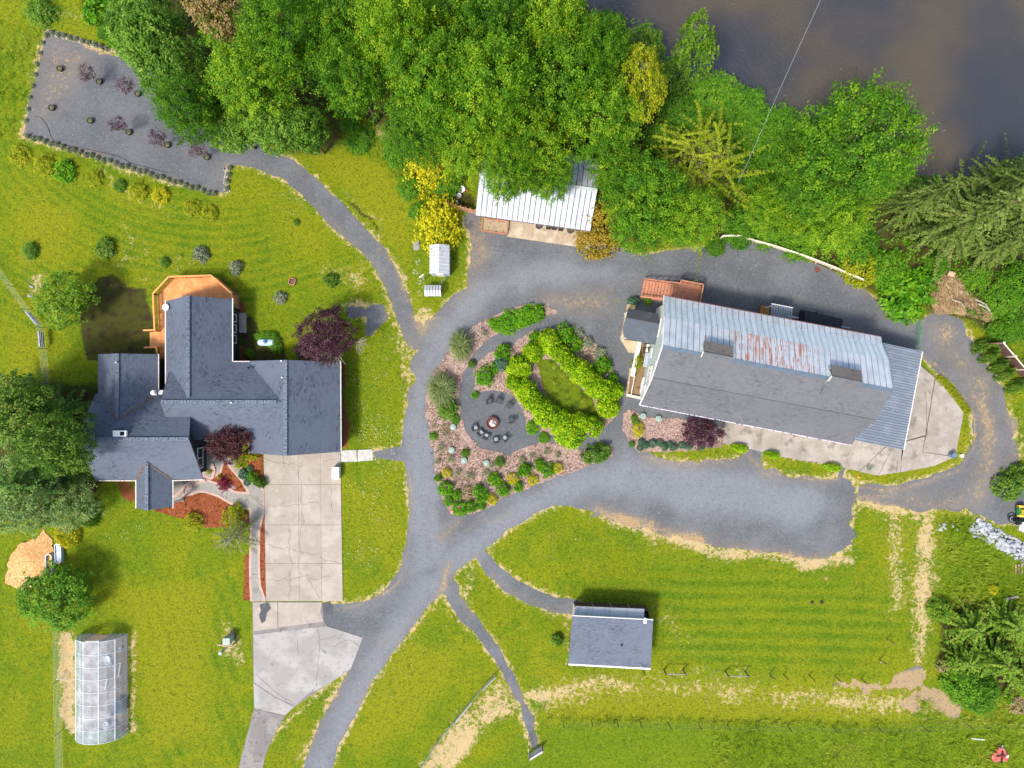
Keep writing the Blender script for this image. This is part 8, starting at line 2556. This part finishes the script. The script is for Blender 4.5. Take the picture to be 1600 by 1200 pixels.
for i, (px, py, k, lb) in enumerate([(1472, 823, 5, 'small scatter of white rocks west of the long rock heap'), (1491, 824, 2, 'two pale rocks between the scatter and the long rock heap')]):
    t = thing('rock_scatter', lb, 'rocks', (*M2(px, py), 0))
    for j in range(k * 2):
        o = bpy.data.objects.new('rock', rs_.choice(rock_meshes)); COL.objects.link(o); o.parent = t
        s_ = rs_.uniform(.1, .2); o.scale = (s_, s_, s_ * .7)
        o.location = (rs_.uniform(-.35, .35), rs_.uniform(-.35, .35), 0); o.rotation_euler = (0, 0, rs_.uniform(0, 6))
# pebbles along the north edge of the lot
pb = MB()
for i in range(420):
    f = rs_.random()
    px, py = 75 + 128 * f + rs_.uniform(-3, 3), 50 + 38 * f - 8 * f * (1 - f) + rs_.uniform(-3, 4)
    if f > .72 and rs_.random() < .6: px, py = 355 + rs_.uniform(-5, 4), 262 + rs_.uniform(0, 40)
    x, y = M2(px, py)
    pb.box((x, y, .05), (rs_.uniform(.08, .2), rs_.uniform(.08, .16), .08), rs_.uniform(0, 3))
solo('edge_pebbles', pb, layered('pale_pebbles', '#b5ab9b', [('#93887a', 4, 3, .5, .7), ('#cfc8bb', 5, 3, .55, .7)]), 'pale pebble strips along the edges of the gravel lot', 'pebbles', kind='stuff')
# brush pile
bp = thing('brush_pile', 'large heap of brown cut branches beside the gravel track', 'brush pile', (*M2(1500, 465), 0))
BP = [(1470,428),(1482,422),(1500,440),(1520,465),(1545,485),(1556,495),(1540,500),(1515,490),(1490,488),(1462,488),(1455,470),(1460,445)]
tw_ms = [leaf_mat('brown_brush', ['#5c4630', '#7d6346', '#a08560', '#bfa67e'], .1), None]
C, A, N, Ln, Wd, T = [], [], [], [], [], []
rr = np.random.RandomState(33)
cnt = 0
while cnt < 5200:
    px, py = rr.uniform(1450, 1560), rr.uniform(418, 504)
    x, y = M2(px, py)
    e = sdf_poly(np.array([x]), np.array([y]), BP)[0]
    if e < -.15: continue
    h_ = min(1.5, max(0, e) * .8 + .1) * rr.uniform(.5, 1.05)
    flow = -.6 + .9 * (vnoise(np.array([x]), np.array([y]), 1.6, 91)[0] - .5) * 3
    aa = flow + rr.normal() * .35
    C.append((x, y, h_)); A.append((math.cos(aa), math.sin(aa), rr.normal() * .2)); N.append((rr.normal() * .4, rr.normal() * .4, 1))
    Ln.append(rr.uniform(.25, .8)); Wd.append(rr.uniform(.02, .07)); T.append(.5 + rr.normal() * .22 + .5 * (vnoise(np.array([x]), np.array([y]), 1.0, 93)[0] - .5))
    cnt += 1
me = leaf_mesh('twigs', np.array(C), np.array(A), np.array(N), np.array(Ln), np.array(Wd), np.array(T), 0)
me.transform(Matrix.Translation(-Vector(bp.location)))
me.materials.append(tw_ms[0])
o = obj('twigs', me, None, bp); o['kind'] = 'stuff'
mb = MB()
for ax, ay, bx, by, z in ((1476, 430, 1484, 434, .9), (1512, 470, 1540, 486, 1.1), (1520, 476, 1545, 492, .8), (1475, 470, 1500, 482, 1.2)):
    obj('branch', MB().tube([(*M2(ax, ay), z), (*M2((ax + bx) / 2, (ay + by) / 2 - 1), z + .15), (*M2(bx, by), z * .6)], .07, 6, .04), bark_pale, bp)
obj('log_end', MB().tube([(*M2(1474, 428), .7), (*M2(1483, 431), .8)], .28, 12), layered('cut_log', '#b59c78', [('#8f7856', 4, 3, .5, .7)]), bp)

# ------------------------------------------------------------------ lawn tractor, implement and trailer at the right edge
gp = layered('tractor_green_paint', '#2f7a3a', [('#296b33', 3, 2, .5, .7)], rough=.4)
yp = layered('tractor_yellow_paint', '#d9b23a', rough=.4)
rub = layered('black_rubber', '#1d1e1f', rough=.8)
x, y = M2(1591, 797)
tt = thing('lawn_tractor', 'green lawn tractor with yellow seat at the right edge', 'tractor', (x, y, .012))
Lc_ = lambda a, b, c: (a, b, c)
obj('hood', MB().box((.95, 0, .75), (1.0, .55, .45)).box((1.35, 0, .6), (.3, .5, .4)), gp, tt, local=True)
obj('rear_deck', MB().box((-.1, 0, .62), (.9, .62, .12)).box((-.52, 0, .68), (.12, .78, .3)), gp, tt, local=True)
for sy in (-.46, .46):
    mb = MB(); pr_ = []
    for k in range(7):
        a = math.pi * k / 6
        pr_.append((.38 * math.cos(a), .30 + .36 * math.sin(a)))
    for (a0_, z0_), (a1_, z1_) in zip(pr_[:-1], pr_[1:]):
        mb.bar((a0_ - .05, sy, z0_ + .08), (a1_ - .05, sy, z1_ + .08), .24, .03, up=(0, 0, 1))
    obj('fender', mb, yp, tt, local=True)
    w_ = obj('wheel', MB().tube([(-.05, sy - .12, .32), (-.05, sy + .12, .32)], .32, 18), rub, tt, local=True)
    obj('rim', MB().tube([(-.05, sy - .13, .32), (-.05, sy + .13, .32)], .16, 12), yp, w_, local=True)
    w_ = obj('wheel', MB().tube([(1.2, sy * .9 - .08, .22), (1.2, sy * .9 + .08, .22)], .22, 16), rub, tt, local=True)
    obj('rim', MB().tube([(1.2, sy * .9 - .09, .22), (1.2, sy * .9 + .09, .22)], .11, 10), yp, w_, local=True)
obj('seat', MB().box((-.05, 0, .82), (.46, .44, .12)), yp, tt, local=True)
obj('seat_back', MB().box((-.27, 0, 1.02), (.1, .44, .34)), yp, tt, local=True)
obj('steering_wheel', MB().tube([(.45 + .17 * math.cos(k * .524), .17 * math.sin(k * .524), 1.02 - .05 * math.cos(k * .524)) for k in range(13)], .02, 5), rub, tt, local=True)
obj('steering_column', MB().tube([(.62, 0, .85), (.45, 0, 1.02)], .03, 6), lead_m, tt, local=True)
x, y = M2(1580, 811)
im = thing('black_implement', 'black machine with a large hoop shaped guard left of the tractor', 'implement', (x, y, .012))
ring_ = [(-.15 + .42 * math.cos(a), .1 + .36 * math.sin(a), .45) for a in [k * 2 * math.pi / 16 for k in range(17)]]
obj('hoop_guard', MB().tube(ring_, .075, 6), rub, im, local=True)
obj('grey_band', MB().tube([(p[0] * .8 - .02, p[1] * .8, .5) for p in ring_[6:14]], .04, 5), lead_m, im, local=True)
obj('engine', MB().box((.35, -.15, .4), (.5, .5, .55)).box((.35, -.15, .72), (.3, .3, .1)), rub, im, local=True)
obj('frame', MB().bar((.0, .2, .3), (.8, .3, .3), .08).bar((.3, -.4, .3), (.5, -.6, .3), .06), rub, im, local=True)
for sy in (-.5, .2): obj('wheel', MB().tube([(.55, sy - .05, .2), (.55, sy + .05, .2)], .2, 14), rub, im, local=True)
x, y = M2(1598, 821)
uc = thing('utility_trailer', 'white box trailer partly cut off by the right edge below the tractor', 'trailer', (x, y, .012))
obj('body', MB().box((.1, 0, .55), (1.4, .95, .6)), steel_w, uc, local=True)
obj('lid', MB().box((.1, 0, .88), (1.44, 1.0, .06)), bpy.data.materials['bright_white_lid'], uc, local=True)
obj('tow_bar', MB().bar((-.6, 0, .35), (-1.1, .15, .35), .07), lead_m, uc, local=True)
for sy in (-.52, .52): obj('wheel', MB().tube([(.2, sy - .06, .24), (.2, sy + .06, .24)], .24, 14), rub, uc, local=True)

# red mower at the lower right
x, y = W(1565, 1181, .5)[:2]
rm = thing('red_mower_deck', 'faded red rounded mower deck lying in the long grass', 'mower', (x, y, 0), rz=-.15)
redp = layered('faded_red_paint', '#b5564e', [('#c98378', 3, 3, .48, .66), ('#9a3a38', 4, 3, .56, .7)], rough=.5)
def disc(cx, cy, r, z0, z1):
    return [(r, z0), (r * 1.02, z1 - .08), (r * .85, z1), (r * .3, z1 + .04), (0, z1 + .04)]
obj('deck_shell', MB().lathe((-.33, -.3, 0), disc(0, 0, .48, .1, .42), 18), redp, rm, local=True)
obj('deck_shell', MB().lathe((.33, -.12, 0), disc(0, 0, .52, .1, .45), 18), redp, rm, local=True)
obj('deck_shell', MB().lathe((.05, .35, 0), disc(0, 0, .46, .1, .44), 18), redp, rm, local=True)
obj('crossbeam', MB().bar((0, .5, .55), (.12, -.75, .5), .12, .08).bar((-.5, -.1, .52), (.55, .1, .52), .09, .07), rub, rm, local=True)
obj('gearbox', MB().box((.05, .05, .6), (.26, .26, .2)), layered('dark_red_paint', '#7c2c2e'), rm, local=True)
obj('white_plate', MB().box((.58, .05, .52), (.28, .24, .03)), steel_w, rm, local=True)
obj('hitch_ball', MB().bar((0, .6, .5), (-.02, .92, .45), .07).lathe((-.02, .98, .38), [(.1, 0), (.12, .1), (.06, .18), (0, .18)], 10), lead_m, rm, local=True)
x, y = M2(1524, 1152)
solo('white_pipe', MB().tube([(x - .7, y + .1, .45), (x + .6, y, .5)], .05, 6), steel_w, 'white pipe lying in the long grass above the red mower', 'pipe')
solo('weathered_log', MB().tube([(*M2(1568, 936), .15), (*M2(1588, 931), .2)], .13, 8), bark_pale, 'pale fallen log in the grass beside the yellow clump', 'log')
bd = thing('plank_stack', 'small stack of grey boards at the foot of the rock heap', 'boards', (*M2(1591, 889), 0))
for i in range(5): obj('plank', MB().box((-.3 + .15 * i, 0, .08 + .02 * (i % 2)), (.13, 1.0, .06)), brown_post if i % 2 else wd, bd, local=True)
# small odds on the grounds
sq = thing('lawn_box', 'small square rusty wooden frame on the lawn above the plum tree', 'wooden frame', (*M2(457, 440), 0), rz=-.25)
for a_, b_ in (((-.3, -.3), (.3, -.3)), ((.3, -.3), (.3, .3)), ((.3, .3), (-.3, .3)), ((-.3, .3), (-.3, -.3))):
    obj('board', MB().bar((*a_, .1), (*b_, .1), .07, .2), redwood, sq, local=True)
obj('lid_board', MB().box((.02, 0, .1), (.4, .4, .04)), brown_post, sq, local=True)
t = thing('water_barrel', 'small blue grey drum at the south-east corner of the barn apron', 'drum', (*M2(1484, 710.5), .1))
x, y = M2(1484, 710.5)
obj('drum', MB().lathe((x, y, .1), [(.28, 0), (.28, .7), (.26, .72), (.24, .66), (0, .66)], 18), layered('blue_grey_drum', '#5d7484'), t)
obj('drum_rib', MB().lathe((x, y, .1), [(.285, .3), (.3, .33), (.285, .36)], 18), lead_m, t)
solo('white_block', MB().box((0, 0, .12), (.24, .24, .24)).box((0, 0, .26), (.3, .3, .04)), steel_w, 'small white square marker on the grass beside the barn apron', 'marker').location = (*M2(1501, 712), 0)
x, y = M2(1356, 730)
gr_ = thing('green_basket', 'small green wire basket on the barn apron beside the diagonal joint', 'basket', (x, y, .1))
for z in (.03, .2, .38): obj('basket_ring', MB().tube([(x + .2 * math.cos(k * .628), y + .2 * math.sin(k * .628), .1 + z) for k in range(11)], .018, 5), green_w, gr_)
for k in range(8): obj('basket_rod', MB().tube([(x + .2 * math.cos(k * .785), y + .2 * math.sin(k * .785), .1), (x + .2 * math.cos(k * .785), y + .2 * math.sin(k * .785), .5)], .012, 4), green_w, gr_)
solo('orange_cone_stub', MB().lathe((0, 0, 0), [(.16, 0), (.16, .03), (.1, .04), (.03, .35), (0, .35)], 12), layered('faded_orange', '#c98a4a'), 'small faded orange cone at the grass tip by the barn apron', 'cone').location = (*M2(1342, 745), 0)
# edging ring stones around the crimson maple
st = thing('stone_ring', 'little ring of pale stones beside the crimson maple', 'stones', (*M2(361, 761), .06))
for k in range(9):
    a = k * .698
    o = bpy.data.objects.new('stone', rock_meshes[k % 7]); COL.objects.link(o); o.parent = st
    o.location = (.22 * math.cos(a) - .1, .22 * math.sin(a) + .05, 0); o.scale = (.08, .08, .06)
for k in range(10):
    o = bpy.data.objects.new('stone', rock_meshes[k % 7]); COL.objects.link(o); o.parent = st
    o.location = (.15 + .35 * rs_.random(), -.5 + .7 * rs_.random(), 0); o.scale = (.07, .07, .05)
solo('black_hose', MB().tube([(*M2(px, py), .035) for px, py in ((56, 182), (64, 184), (70, 190), (76, 201), (80, 214), (84, 220), (98, 226), (125, 231), (150, 236), (172, 241), (190, 246), (205, 255), (232, 262), (262, 270))], .02, 5), rub, 'thin black hose snaking over the south edge of the gravel lot', 'hose')
